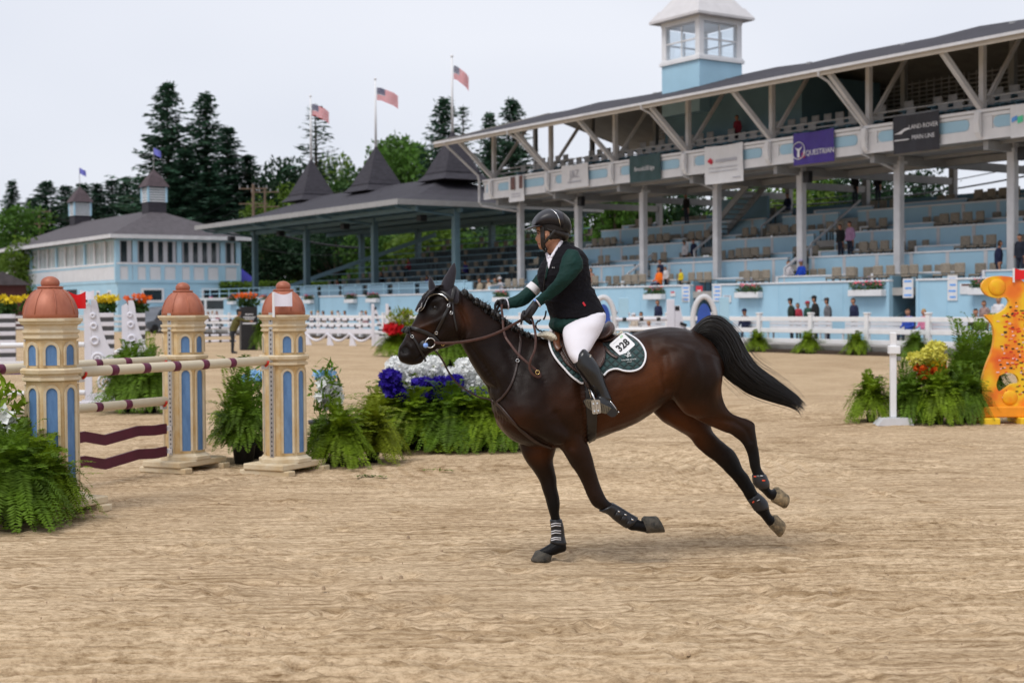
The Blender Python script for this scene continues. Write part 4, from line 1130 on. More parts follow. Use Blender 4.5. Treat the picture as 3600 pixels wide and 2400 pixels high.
# buttons on the cuff
CB = BVHTree.FromPolygons([tuple(v.co) for v in coat_o.data.vertices], [tuple(p.vertices) for p in coat_o.data.polygons])
for u, v in ((668, 1132), (688, 1122), (706, 1112)):
    p, n_ = surf(T6(u, v), .002, .15, CB); b = MB(); b.tube([p - n_ * .002, p + n_ * .003], .005, 8); b.build('button', M_LEATH, rider, True)
# white armband
b = MB(); loft_into(b, [(s_[0], s_[1], s_[2] + .006, s_[3], 0) for s_ in S(T6, [(520, 905, 628, 1018), (492, 935, 604, 1042), (465, 962, 578, 1070)], [-.172, -.167, -.161], [.056, .053, .050])], 3, 20, .02)
rpart('armband', b, mat('white_armband', (.70, .68, .70), .7, .05, 8))
for T_, A_, B_, w_ in ((T6, (248, 1100), (268, 1216), -.12), (T6, (556, 1096), (622, 1190), .134)):
    b = MB(); loft_into(b, [(T_(A_[0] - 4, A_[1]), T_(B_[0] - 4, B_[1]), .036, w_, 0), (T_(A_[0] + 10, A_[1]), T_(B_[0] + 10, B_[1]), .037, w_, 0)], 2, 16, .05); rpart('shirt_cuff', b, M_SHIRT)
b = MB(); p = H(*T6(555, 1122), .17); b.tube([p, H(*T6(575, 1108), .172)], .010, 8); rpart('wristwatch', b, mat('blue_watch_strap', (.15, .3, .7), .4))
# -- breeches, boots
b = MB(); loft_into(b, THIGH, 4, 24); loft_into(b, S(T7, [(600, 185, 850, 190), (540, 260, 846, 280), (520, 380, 800, 400)], [.02, .02, .02], [.17, .17, .14])); mirrored(b)
rpart('breeches', b, M_BREECH, .009, 3)
for side in (0, 1):
    b = MB(); loft_into(b, CALF, 4, 24)
    FOOT = S(T7, [(600, 1238, 612, 1300), (650, 1214, 662, 1345), (740, 1208, 745, 1365), (830, 1215, 835, 1385), (905, 1250, 900, 1415), (975, 1300, 955, 1445), (1015, 1362, 1000, 1420)], [.425, .425, .425, .42, .42, .42, .42], [.028, .036, .042, .042, .042, .038, .028])
    loft_into(b, FOOT, 4, 18)
    if side: b.v = [tuple(mirror_h(Vector(v))) for v in b.v]; b.f = [tuple(reversed(f)) for f in b.f]
    boot = rpart('boot', b, M_BOOTL, .008, 3)
    sole = MB(); wS = .425 + .040
    fnm = (lambda p: mirror_h(p)) if side else (lambda p: p)
    sole.prism([(600, 1252), (625, 1232), (680, 1228), (760, 1250), (860, 1300), (945, 1340), (925, 1372), (870, 1408), (790, 1388), (700, 1372), (630, 1318)], lambda x, y, t: fnm(H(*T7(x, y), wS + t)), -.02, .012)
    so = sole.build('sole', mat('dusty_boot_sole', (.20, .16, .10), .85, .3, 30, c2=(.06, .05, .04), bump=.5, bscale=60, stretch=(6, 6, 1)), boot)
    if True:
        rb = MB()
        for k in range(11):
            x = 618 + k * 28; y0_ = 1240 + k * 8; y1_ = 1308 + k * 9
            rb.beam(fnm(H(*T7(x, y0_), wS + .0125)), fnm(H(*T7(x + 12, y1_), wS + .0125)), .004, .003, hN)
        rb.build('tread_ribs', mat('dark_rubber', (.05, .042, .03), .8), boot)['kind'] = 'stuff'
    hl = MB(); hl.prism([(935, 1345), (960, 1335), (1018, 1372), (1015, 1405), (985, 1440), (940, 1450), (880, 1412)], lambda x, y, t: fnm(H(*T7(x, y), wS + t)), -.02, .022)
    hl.build('heel', M_BOOTL, boot)
    b = MB(); b.tube([fnm(H(*T7(u, v), .47)) for u, v in ((925, 1255), (955, 1290), (985, 1335), (1005, 1365))], .004, 6); b.tube([fnm(H(*T7(1020, 1385), .44)), fnm(H(*T7(1030, 1388), .44))], .006, 6); b.build('spur', M_SILVER, boot, True)
p, n_ = surf(T7(678, 698), .005, .44); b = MB(); q = H(*T7(678, 698), .445)
b.prism([(-.006, -.008), (.004, -.010), (.008, .006), (-.003, .009)], lambda x, y, t: q - hL * x + Vector((0, 0, y)) + hN * t, 0, .003); b.build('boot_badge', M_SILVER, rider)
# -- gloves with separate fingers
def glove(palm, fingers):
    b = MB(); loft_into(b, palm, 4, 14)
    for pts, r0, r1 in fingers:
        P = catmull([list(H(*T6(u, v), w_)) for u, v, w_ in pts], 4); n = len(P)
        b.tube([Vector(p) for p in P], [r0 + (r1 - r0) * i / (n - 1) for i in range(n)], 10)
    return rpart('glove', b, M_GLOVE, .0035, 2)
nf = []
for k, (u, v) in enumerate(((438, 1250), (460, 1272), (484, 1292), (508, 1308))):
    wk = .150 - .006 * k
    nf.append(([(u + 14, v - 20, wk - .012), (u - 6, v + 22, wk + .014), (u - 4, v + 58, wk + .006), (u + 22, v + 62, wk - .018), (u + 34, v + 40, wk - .026)], .0092, .0074))
nf.append(([(440, 1235, .142), (420, 1290, .160), (420, 1335, .162), (412, 1382, .150)], .0094, .007))
nf.append(([(530, 1190, .155), (492, 1238, .172), (462, 1285, .174), (452, 1308, .166)], .0105, .008))
glove(S(T6, [(548, 1112, 612, 1182), (508, 1165, 580, 1235), (462, 1222, 540, 1290), (438, 1262, 510, 1318)], [.135, .14, .145, .14], [.026, .026, .028, .022]), nf)
ffs = []
for k in range(4):
    wk = -.092 - .020 * k; dv = 6 * k
    ffs.append(([(168, 1112 + dv, wk), (134, 1150 + dv, wk - .002), (128, 1205 + dv, wk), (158, 1238 + dv * .5, wk + .004), (186, 1222, wk + .006)], .0098, .0078))
ffs.append(([(222, 1110, -.09), (190, 1118, -.082), (196, 1150, -.076), (200, 1176, -.078)], .0105, .008))
glove(S(T6, [(256, 1104, 264, 1212), (215, 1096, 225, 1212), (178, 1102, 196, 1205), (155, 1120, 180, 1190)], -.118, [.034, .040, .042, .038]), ffs)
# -- helmet, harness, hair, face
hs = MB()
loft_into(hs, S(T6, [(548, 258, 545, 300), (562, 212, 556, 304), (612, 152, 608, 306), (690, 113, 690, 310), (780, 114, 780, 330), (862, 146, 862, 352), (922, 202, 925, 370), (948, 262, 948, 352)], .01, [.045, .075, .096, .108, .110, .102, .082, .045]), 4, 24, .3)
helm = rpart('helmet', hs, M_HELM)
rear = MB(); loft_into(rear, [(s_[0], s_[1], s_[2], s_[3], 0) for s_ in S(T6, [(842, 134, 846, 350), (872, 150, 872, 360), (925, 203, 928, 376), (952, 262, 952, 358)], .01, [.107, .102, .085, .047])], 4, 24, .2)
rear.build('velvet_panel', mat('black_velvet', (.010, .009, .010), .95, .2, 60, sheen=.3, bump=.3, bscale=200), helm, True)
HB = BVHTree.FromPolygons([tuple(v.co) for v in helm.data.vertices], [tuple(p.vertices) for p in helm.data.polygons])
strap_h = catmull([T6(*p) for p in [(740, 118), (790, 150), (822, 200), (840, 260), (848, 320)]], 5)
b = MB(); Pn = [surf(q, .003, .1, HB) for q in strap_h]; ribbon(b, [x[0] for x in Pn], [x[1] for x in Pn], .005, .002); b.build('silver_trim', M_SILVER, helm, True)
b = MB(); loft_into(b, S(T6, [(462, 328, 464, 338), (490, 314, 497, 338), (530, 298, 545, 322), (585, 288, 600, 312)], .01, [.030, .068, .092, .102]), 4, 24, .3); b.build('peak', M_HELM, helm, True)
strap_r(T6, [(540, 296), (600, 297), (700, 303), (760, 312), (850, 336), (935, 366)], .012, M_LEATH, 'helmet_band', .003, .003, TwoB(HB))
for u, v in ((640, 243), (820, 268)):
    p, n_ = surf(T6(u, v), 0, .1, HB); b = MB(); b.tube([p, p + n_ * .003], .004, 8); b.build('rivet', M_LEATH, helm, True)
strap_r(T6, [(648, 305), (655, 380), (656, 450), (660, 510), (685, 562)], .030, M_LEATH, 'chin_strap', .006, .006, RB, .08)
strap_r(T6, [(790, 345), (745, 395), (705, 440), (672, 480)], .018, M_LEATH, 'chin_strap', .008, .005, RB, .08)
b = MB(); loft_into(b, S(T6, [(662, 312, 690, 372), (720, 305, 735, 412), (790, 310, 800, 452), (860, 330, 862, 470), (918, 355, 910, 455)], .01, [.080, .0855, .0865, .083, .055]), 4, 18); rpart('hair', b, M_HAIRB)
p, n_ = surf(T6(692, 402), .0, .08, RB)
b = MB(); loft_into(b, S(T6, [(682, 382, 700, 385), (676, 398, 708, 405), (684, 424, 700, 424)], .082, [.010, .012, .008]), 4, 12); rpart('ear', b, M_SKIN)
b = MB(); b.lathe([(.004 * math.sin(t), -.004 * math.cos(t)) for t in np.linspace(.1, 3.04, 6)], 8, tuple(H(*T6(722, 455), .085))); rpart('earring', b, M_GOLD)
strap_r(T6, [(588, 378), (600, 376), (612, 380)], .007, M_HAIRB, 'eye', .001, .002, RB, .04)
strap_r(T6, [(586, 356), (602, 350), (622, 358)], .006, M_HAIRB, 'eyebrow', .001, .002, RB, .04)
strap_r(T6, [(597, 492), (608, 492), (620, 494)], .008, mat('lip', (.30, .09, .07), .5), 'lip', .001, .002, RB, .02)
# braided whip lash and cord by the saddle
b = MB(); b.tube([H(*T6(u, v), .1) for u, v in ((690, 1230), (680, 1290), (660, 1330))], .006, 6); b.build('air_vest_cord', M_LEATH, rider, True)
wp = MB(); P = catmull([list(H(*T6(u, v), .06)) for u, v in ((632, 1332), (592, 1352), (576, 1390), (590, 1430), (625, 1452), (680, 1462))], 6)
wp.tube([Vector(p) + Vector((0, 0, .004 * math.sin(i * 1.6))) for i, p in enumerate(P)], .0055, 6); wp.build('air_vest_cord', M_LEATH, rider, True)
# ------------------------------------------------------------------ grandstand
def wallpt(x, y, a):
    """point of the vertical plane a = const seen at a photo pixel -> (b, z)"""
    d = ray(x, y); p = CAM + d * ((a - CAM.dot(gv)) / d.dot(gv)); return p.dot(gu), p.z
def bwallpt(x, y, b_):
    d = ray(x, y); p = CAM + d * (b_ / d.dot(gu)); return p.dot(gv), p.z
class Grid:
    """a building on the show ground's grid; its parts are modelled in (a, b, z)"""
    def __init__(s, name, label, cat, a0, b0, group=None):
        s.a0, s.b0 = a0, b0; s.root = thing(name, label, cat, G(a0, b0, 0), YAW, group)
    def part(s, name, b, mt, parent=None, smooth=False):
        o = b.build(name, mt, parent or s.root, smooth)
        if parent is None: o.location = (-s.a0, -s.b0, 0)
        return o
    def box(s, name, mt, *d, parent=None):
        return s.part(name, MB().box(*d), mt, parent)

BAY = 5.48; B0 = 34.0
A_BAL, A_COL, A_EAVE = 44.2, 46.1, 41.75
gs = Grid('grandstand', 'pale blue two storey covered grandstand with white balcony and roof tower', 'grandstand', A_WALL, B0)
BE, BR = 67.8, 17.0                                   # left and right (out of frame) ends
# front wall with two stair openings
doors = [(b_at(2506, A_WALL), b_at(2428, A_WALL)), (b_at(3222, A_WALL), b_at(3128, A_WALL))]
cuts = sorted([BR] + [x for d in doors for x in d] + [69.0])
for i in range(0, len(cuts), 2):
    wpart = gs.box('front_wall', M_BLUE, A_WALL, A_WALL + .15, cuts[i], cuts[i + 1], .28, 2.66)
    cp = MB().bbox(A_WALL - .05, A_WALL + .22, cuts[i] - .01, cuts[i + 1] + .01, 2.664, 2.74, .015); gs.part('coping', cp, M_WHITE, wpart)
    n = int((cuts[i + 1] - cuts[i]) / 1.22)
    for k in range(1, n): gs.part('batten', MB().box(A_WALL - .012, A_WALL + .002, cuts[i] + k * 1.22 - .02, cuts[i] + k * 1.22 + .02, .3, 2.65), M_BLUE, wpart)
for d0, d1 in doors:
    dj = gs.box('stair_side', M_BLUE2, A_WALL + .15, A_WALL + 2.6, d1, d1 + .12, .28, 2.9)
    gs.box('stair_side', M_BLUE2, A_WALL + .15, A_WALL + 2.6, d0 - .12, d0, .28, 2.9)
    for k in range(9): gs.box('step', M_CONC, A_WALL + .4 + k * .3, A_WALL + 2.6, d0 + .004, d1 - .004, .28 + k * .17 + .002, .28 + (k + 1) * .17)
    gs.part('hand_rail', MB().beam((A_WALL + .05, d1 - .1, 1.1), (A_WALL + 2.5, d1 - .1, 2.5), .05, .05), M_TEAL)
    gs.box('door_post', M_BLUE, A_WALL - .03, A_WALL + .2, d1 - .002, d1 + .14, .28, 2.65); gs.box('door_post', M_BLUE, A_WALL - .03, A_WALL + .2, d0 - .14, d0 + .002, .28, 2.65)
# tiers of boxes
TA = [A_WALL + 2.7 * k for k in range(5)]; TZ = [2.74 + 1.17 * k for k in range(5)]
FL = [2.42 + 1.17 * k for k in range(5)]
for k in range(4):
    fl = MB().box(TA[k] + .152, TA[k + 1] + (2.0 if k == 3 else 0), BR, 67.0, FL[k] - .3, FL[k]); gs.part('tier_floor', fl, M_CONC)
    for j in range(9):                                 # low box partitions in the middle of every tier
        p0, p1 = BR + 2 + j * BAY + .5 + .4 * (k % 2), BR + 2 + (j + 1) * BAY - .9
        if p1 > 66.5: p1 = 66.5
        if p1 - p0 < 1: continue
        pr = gs.box('box_partition', M_BLUE, TA[k] + 1.32, TA[k] + 1.40, p0, p1, FL[k] + .002, FL[k] + .56)
        gs.part('partition_cap', MB().box(TA[k] + 1.28, TA[k] + 1.44, p0 - .02, p1 + .02, FL[k] + .564, FL[k] + .62), M_WHITE, pr)
        gs.part('partition_end', MB().box(TA[k] + 1.28, TA[k] + 1.44, p1 + .022, p1 + .14, FL[k] + .002, FL[k] + .62), M_WHITE, pr)
    if k:
        gaps = [(BR, 29 - k), (30.2 - k, 44 + k), (45.3 + k, 58 - 2 * k), (59.3 - 2 * k, 67.0)]
        for p0, p1 in gaps:
            tw_ = gs.box('tier_wall', M_BLUE, TA[k], TA[k] + .12, p0, p1, FL[k - 1] + .004, TZ[k] - .07)
            gs.part('tier_coping', MB().box(TA[k] - .04, TA[k] + .16, p0 - .01, p1 + .01, TZ[k] - .068, TZ[k]), M_WHITE, tw_)
            x = p0 + .9
            while x < p1 - .2:
                gs.part('tier_batten', MB().box(TA[k] - .014, TA[k] + .004, x - .09, x + .09, FL[k - 1] + .3, TZ[k] - .072), M_CREAMW, tw_); x += 1.83
            # stair rail beside the gap
            if p1 < 66: gs.part('stair_rail', MB().beam((TA[k] - 1.35, p1 + .15, FL[k - 1] + .95), (TA[k] + .3, p1 + .15, TZ[k] + .5), .09, .09).beam((TA[k] - 1.35, p1 + .15, FL[k - 1]), (TA[k] - 1.35, p1 + .15, FL[k - 1] + .99), .08, .08), M_CREAMW)
# back wall and dark promenade behind the boxes
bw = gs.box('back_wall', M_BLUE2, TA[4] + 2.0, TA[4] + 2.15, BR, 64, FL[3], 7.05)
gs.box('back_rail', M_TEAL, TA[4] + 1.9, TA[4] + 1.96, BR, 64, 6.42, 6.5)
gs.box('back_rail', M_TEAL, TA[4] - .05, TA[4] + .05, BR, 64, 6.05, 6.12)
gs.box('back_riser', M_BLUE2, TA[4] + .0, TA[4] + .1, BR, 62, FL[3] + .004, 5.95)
# stepped end wall on the left
b = MB(); b.prism([(A_WALL + .16, .28), (A_WALL + .16, 2.9), (TA[1] + .3, 3.3), (TA[4] + 1.9, 6.9), (TA[4] + 1.9, .28)], lambda x, y, t: (x, t, y), 67.02, 67.2); gs.part('end_wall', b, M_BLUE)
gs.part('end_wall_cap', MB().beam((A_WALL + .16, 67.11, 2.93), (TA[1] + .3, 67.11, 3.33), .26, .07).beam((TA[1] + .3, 67.11, 3.33), (TA[4] + 1.9, 67.11, 6.93), .26, .07), M_CREAMW)
# columns, balcony
NB = range(-3, 7)
for k in NB:
    bb_ = B0 + BAY * k
    c = gs.part('column', MB().bbox(A_COL - .16, A_COL + .16, bb_ - .17, bb_ + .17, 2.2, 7.84, .03), M_CREAMW)
    gs.part('column_cap', MB().box(A_COL - .24, A_COL + .24, bb_ - .26, bb_ + .26, 7.5, 7.62), M_CREAMW, c)
    gs.part('rear_column', MB().box(TA[4] + 1.55, TA[4] + 1.83, bb_ - .16, bb_ + .16, 2.2, 10.3), M_STEEL)
    # soffit beams
    gs.part('soffit_beam', MB().beam((A_BAL + .3, bb_, 7.66), (TA[4] + 1.6, bb_, 7.66), .22, .34), M_STEEL)
gs.box('balcony_floor', M_STEEL, A_BAL + .1, 49.4, BR, BE, 7.86, 8.1)
gs.part('raked_floor', MB().prism([(49.3, 7.9), (49.3, 8.1), (55.2, 10.6), (55.2, 10.35)], lambda x, y, t: (x, t, y), BR, BE - .3), M_STEEL)
gs.box('long_beam', M_STEEL, 48.9, 49.2, BR, BE, 7.55, 7.83)
for a_ in (45.2, 47.5): gs.box('soffit_joist', M_STEEL, a_, a_ + .12, BR, BE, 7.74, 7.858)
gs.box('fascia_board', M_WHITE, A_BAL, A_BAL + .10, BR, BE, 7.84, 8.22)
gs.box('fascia_board', M_WHITE, A_BAL - .02, A_BAL + .10, BR, BE, 8.68, 8.80)
gs.box('fascia_ledge', M_WHITE, A_BAL - .08, A_BAL + .16, BR, BE + .05, 8.84, 8.95)
gs.box('fascia_back', M_WHITE, A_BAL + .065, A_BAL + .098, BR, BE, 8.2, 8.9)
gs.box('balcony_end', M_WHITE, A_BAL + .1, 49.4, BE - .1, BE, 8.1, 8.85)
for k in range(-3, 7):
    b0_, b1_ = B0 + BAY * k + .55, B0 + BAY * (k + 1) - .55
    if b1_ > BE - .2: b1_ = BE - .25
    poly = []
    r_ = .18
    for (cx_, cz_, t0) in ((b1_ - r_, 8.66 - r_, 0), (b0_ + r_, 8.66 - r_, 90), (b0_ + r_, 8.24 + r_, 180), (b1_ - r_, 8.24 + r_, 270)):
        for t in (0, 45, 90): poly.append((cx_ + r_ * math.cos(R(t0 + t)), cz_ + r_ * math.sin(R(t0 + t))))
    gs.part('blue_panel', MB().prism(poly, lambda x, y, t: (t, x, y), A_BAL + .03, A_BAL + .064), M_BLUE)
    gs.box('fascia_stile', M_WHITE, A_BAL + .005, A_BAL + .062, B0 + BAY * k - .5, B0 + BAY * k + .5, 8.222, 8.678)
    bb_ = B0 + BAY * k
    br = MB(); br.prism([(-.0, 7.9), (-.22, 8.1), (-.30, 8.45), (-.22, 8.84), (0, 8.84)], lambda x, y, t: (A_BAL - .085 + x * .6, t, y), bb_ - .11, bb_ + .11)
    gs.part('bracket', br, M_WHITE)
    # upper storey: post, raking strut to the eave, inner brace
    gs.part('upper_post', MB().box(A_BAL + .02, A_BAL + .22, bb_ - .10, bb_ + .10, 8.95, 11.7), M_CREAMW)
    gs.part('eave_strut', MB().beam((A_BAL + .05, bb_, 8.98), (A_EAVE + .25, bb_, 10.92), .19, .19), M_CREAMW)
    gs.part('roof_brace', MB().beam((A_BAL + .2, bb_, 9.1), (A_BAL + 2.6, bb_, 12.2), .14, .14), M_CREAMW)
    gs.part('inner_post', MB().box(48.2, 48.42, bb_ + 1.5, bb_ + 1.72, 8.1, 12.9), M_STEEL)
    gs.part('rafter', MB().beam((A_EAVE + .2, bb_, 10.9), (49.7, bb_, 12.95), .14, .2), M_BEIGE)
    gs.part('rear_post', MB().box(55.0, 55.25, bb_ - .12, bb_ + .12, 10.3, 12.0), M_STEEL)
for z in (9.2, 9.42): gs.box('balcony_rail', M_STEEL, A_BAL + .30, A_BAL + .35, BR, BE, z, z + .05)
# roof: shallow front slope, ridge, back slope
RT = 13.15
for nm, (p, q) in (('roof_slope', ((A_EAVE, 10.98), (49.7, RT))), ('roof_slope', ((49.7, RT), (58.5, 10.9)))):
    b = MB(); e = 69.0; th = .10
    vs = [(p[0], BR, p[1]), (q[0], BR, q[1]), (q[0], e, q[1]), (p[0], e, p[1])]
    # slightly sagging long roof, built in bays
    V_, F_ = [], []; nb_ = 22
    for i in range(nb_ + 1):
        bb_ = BR + (e - BR) * i / nb_; sag = .05 * math.sin(i * 2.3) + .03 * math.sin(i * 5.1)
        for (aa, zz_) in (p, q):
            V_ += [(aa, bb_, zz_ + (sag if aa == 49.7 else 0)), (aa, bb_, zz_ + th + (sag if aa == 49.7 else 0))]
    for i in range(nb_):
        o_ = i * 4
        F_ += [(o_, o_ + 2, o_ + 6, o_ + 4), (o_ + 1, o_ + 5, o_ + 7, o_ + 3), (o_, o_ + 4, o_ + 5, o_ + 1), (o_ + 2, o_ + 3, o_ + 7, o_ + 6)]
    F_ += [(0, 1, 3, 2), (nb_ * 4, nb_ * 4 + 2, nb_ * 4 + 3, nb_ * 4 + 1)]
    b.add(V_, F_); gs.part(nm, b, M_SHINGLE)
gs.box('eave_board', M_BEIGE, A_EAVE - .05, A_EAVE + .03, BR, 69.05, 10.78, 11.06)
gs.box('gutter', M_CREAMW, A_EAVE - .14, A_EAVE - .054, BR, 69.05, 10.94, 11.05)
gs.part('barge_board', MB().beam((A_EAVE, 69.03, 10.96), (49.7, 69.03, RT - .02), .08, .3).beam((49.7, 69.03, RT - .02), (58.5, 69.03, 10.9), .08, .3), M_BEIGE)
gs.part('eave_soffit', MB().prism([(A_EAVE + .04, 10.80), (A_EAVE + .04, 10.84), (A_BAL + .3, 11.52), (A_BAL + .3, 11.48)], lambda x, y, t: (x, t, y), BR, 68.9), M_BEIGE)
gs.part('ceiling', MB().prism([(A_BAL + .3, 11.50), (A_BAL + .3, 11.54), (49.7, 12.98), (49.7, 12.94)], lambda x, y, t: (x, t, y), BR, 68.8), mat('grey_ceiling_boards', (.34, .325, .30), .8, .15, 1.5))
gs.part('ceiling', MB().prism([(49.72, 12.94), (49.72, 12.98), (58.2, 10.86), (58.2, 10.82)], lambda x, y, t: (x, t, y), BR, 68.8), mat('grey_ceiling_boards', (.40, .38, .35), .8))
gs.box('upper_back_wall', mat('grey_wall_boards', (.20, .20, .20), .8, .2, 1.5), 55.3, 55.45, BR, 62, 10.3, 11.8)  # plain grey boards, slightly varied in tone
for k in range(12):
    x = 20 + k * 3.6; lt = MB()
    for j in range(7): lt.beam((52.9, x, 10.8 + j * .2), (52.9, x + 3.4, 10.8 + j * .2), .03, .06)
    for j in range(9): lt.beam((52.94, x + j * .42, 10.7), (52.94, x + j * .42, 12.15), .03, .05)
    if x > 60: break
    gs.part('lattice_panel', lt, M_CREAMW)
gs.box('announcer_booth', M_BLUE2, 47.2, 52.4, 46.0, 55.5, 8.12, 12.2)
# drain pipes at the left end and the swan-neck gutters
gs.part('down_pipe', MB().tube([(A_EAVE - .1, 67.9, 10.95), (A_EAVE + .1, 67.9, 10.75), (A_BAL - .3, 67.9, 9.2), (A_BAL - .2, 67.95, 8.9), (A_BAL - .2, 67.95, 7.7), (A_BAL, 67.95, 7.5), (A_COL - .2, 66.9, 7.2)], .07, 8), M_CREAMW)
for k in (1, 3, -1, 5):
    bb_ = B0 + BAY * k
    gs.part('down_pipe', MB().tube([(A_EAVE - .1, bb_ + .2, 10.98), (A_EAVE - .05, bb_ + .25, 10.8), (A_EAVE + .45, bb_ + .2, 10.6), (A_BAL - .1, bb_ + .18, 9.0), (A_BAL - .12, bb_ + .18, 7.85), (A_COL - .2, bb_ + .1, 7.3)], .06, 8), M_CREAMW)
# stairs rising under the roof behind the first bays
st = MB(); st.beam((51, 56.5, 5.6), (48.6, 50.5, 8.0), .08, .35).beam((52.2, 56.5, 5.6), (49.8, 50.5, 8.0), .08, .35)
for j in range(12):
    t = j / 11; st.box(51 - 2.4 * t, 52.2 - 2.4 * t, 56.5 - 6 * t - .14, 56.5 - 6 * t + .14, 5.55 + 2.4 * t, 5.6 + 2.4 * t)
gs.part('stair_flight', st, M_STEEL)
gs.box('stair_wall', M_BLUE2, 52.3, 52.45, 53.4, 57.0, 5.6, 7.4)
# tower on the roof
t0a, t1a, t0b, t1b = 46.5, 49.3, 52.1, 54.9
tw = gs.box('tower', M_BLUE, t0a, t1a, t0b, t1b, 11.2, 13.7)
def tsub(nm, mb, mt): return gs.part(nm, mb, mt, tw)
tsub('tower_sill', MB().box(t0a - .1, t1a + .1, t0b - .1, t1b + .1, 13.703, 13.86).box(t0a - .05, t1a + .05, t0b - .05, t1b + .05, 13.862, 13.95), M_WHITE)
for aa in (t0a, t1a - .3):
    for bb_ in (t0b, t1b - .3): tsub('tower_post', MB().box(aa, aa + .3, bb_, bb_ + .3, 13.952, 15.6), M_WHITE)
def clear_glass():
    mt = bpy.data.materials.new('clear_window_glass'); mt.use_nodes = True; N, L = mt.node_tree.nodes, mt.node_tree.links
    tr = N.new('ShaderNodeBsdfTransparent'); tr.inputs[0].default_value = (.95, .98, 1, 1); gl = N.new('ShaderNodeBsdfGlossy'); gl.inputs['Roughness'].default_value = .03
    mx = N.new('ShaderNodeMixShader'); mx.inputs[0].default_value = .12; L.new(tr.outputs[0], mx.inputs[1]); L.new(gl.outputs[0], mx.inputs[2]); L.new(mx.outputs[0], N['Material Output'].inputs['Surface']); return mt
M_CLEAR = clear_glass()
for (x0_, x1_, y0_, y1_) in ((t0a + .1, t0a + .12, t0b + .3, t1b - .3), (t1a - .12, t1a - .1, t0b + .3, t1b - .3)):
    wi = tsub('tower_window', MB().box(x0_ - .03, x1_ + .03, y0_, y1_, 14.72, 14.80).box(x0_ - .03, x1_ + .03, (y0_ + y1_) / 2 - .03, (y0_ + y1_) / 2 + .03, 13.96, 15.5), M_WHITE)
    tsub('tower_pane', MB().box(x0_, x1_, y0_, y1_, 13.96, 15.5), M_CLEAR)
for (x0_, x1_, y0_, y1_) in ((t0a + .3, t1a - .3, t0b + .1, t0b + .12), (t0a + .3, t1a - .3, t1b - .12, t1b - .1)):
    wi = tsub('tower_window', MB().box(x0_, x1_, y0_ - .03, y1_ + .03, 14.72, 14.80).box((x0_ + x1_) / 2 - .03, (x0_ + x1_) / 2 + .03, y0_ - .03, y1_ + .03, 13.96, 15.5), M_WHITE)
    tsub('tower_pane', MB().box(x0_, x1_, y0_, y1_, 13.96, 15.5), M_CLEAR)
tsub('tower_beam', MB().box(t0a - .02, t1a + .02, t0b - .02, t1b + .02, 15.602, 15.82), M_WHITE)
ca_, cb_ = (t0a + t1a) / 2, (t0b + t1b) / 2
tr_ = MB(); rings = [(1.85, 15.82), (1.85, 15.94), (1.52, 16.42), (1.46, 16.42), (1.05, 17.0), (1.0, 17.0), (.45, 17.75), (.42, 17.75), (.02, 18.3)]
V_ = []; 
for h_, z_ in rings: V_ += [(ca_ + sx * h_, cb_ + sy * h_, z_) for sx, sy in ((-1, -1), (1, -1), (1, 1), (-1, 1))]
F_ = [(0, 1, 2, 3)] + [(i * 4 + q, i * 4 + (q + 1) % 4, (i + 1) * 4 + (q + 1) % 4, (i + 1) * 4 + q) for i in range(len(rings) - 1) for q in range(4)] + [tuple(len(rings) * 4 - 4 + q for q in range(4))]
tr_.add(V_, F_); tsub('tower_roof', tr_, mat('pale_metal_roof', (.58, .56, .57), .5, .06, 1.5))
# loudspeakers under the balcony
for k in (0, 2, 5): gs.part('loudspeaker', MB().bbox(A_COL - .5, A_COL - .2, B0 + BAY * k - .9, B0 + BAY * k - .55, 7.1, 7.6, .03), M_BLACK)

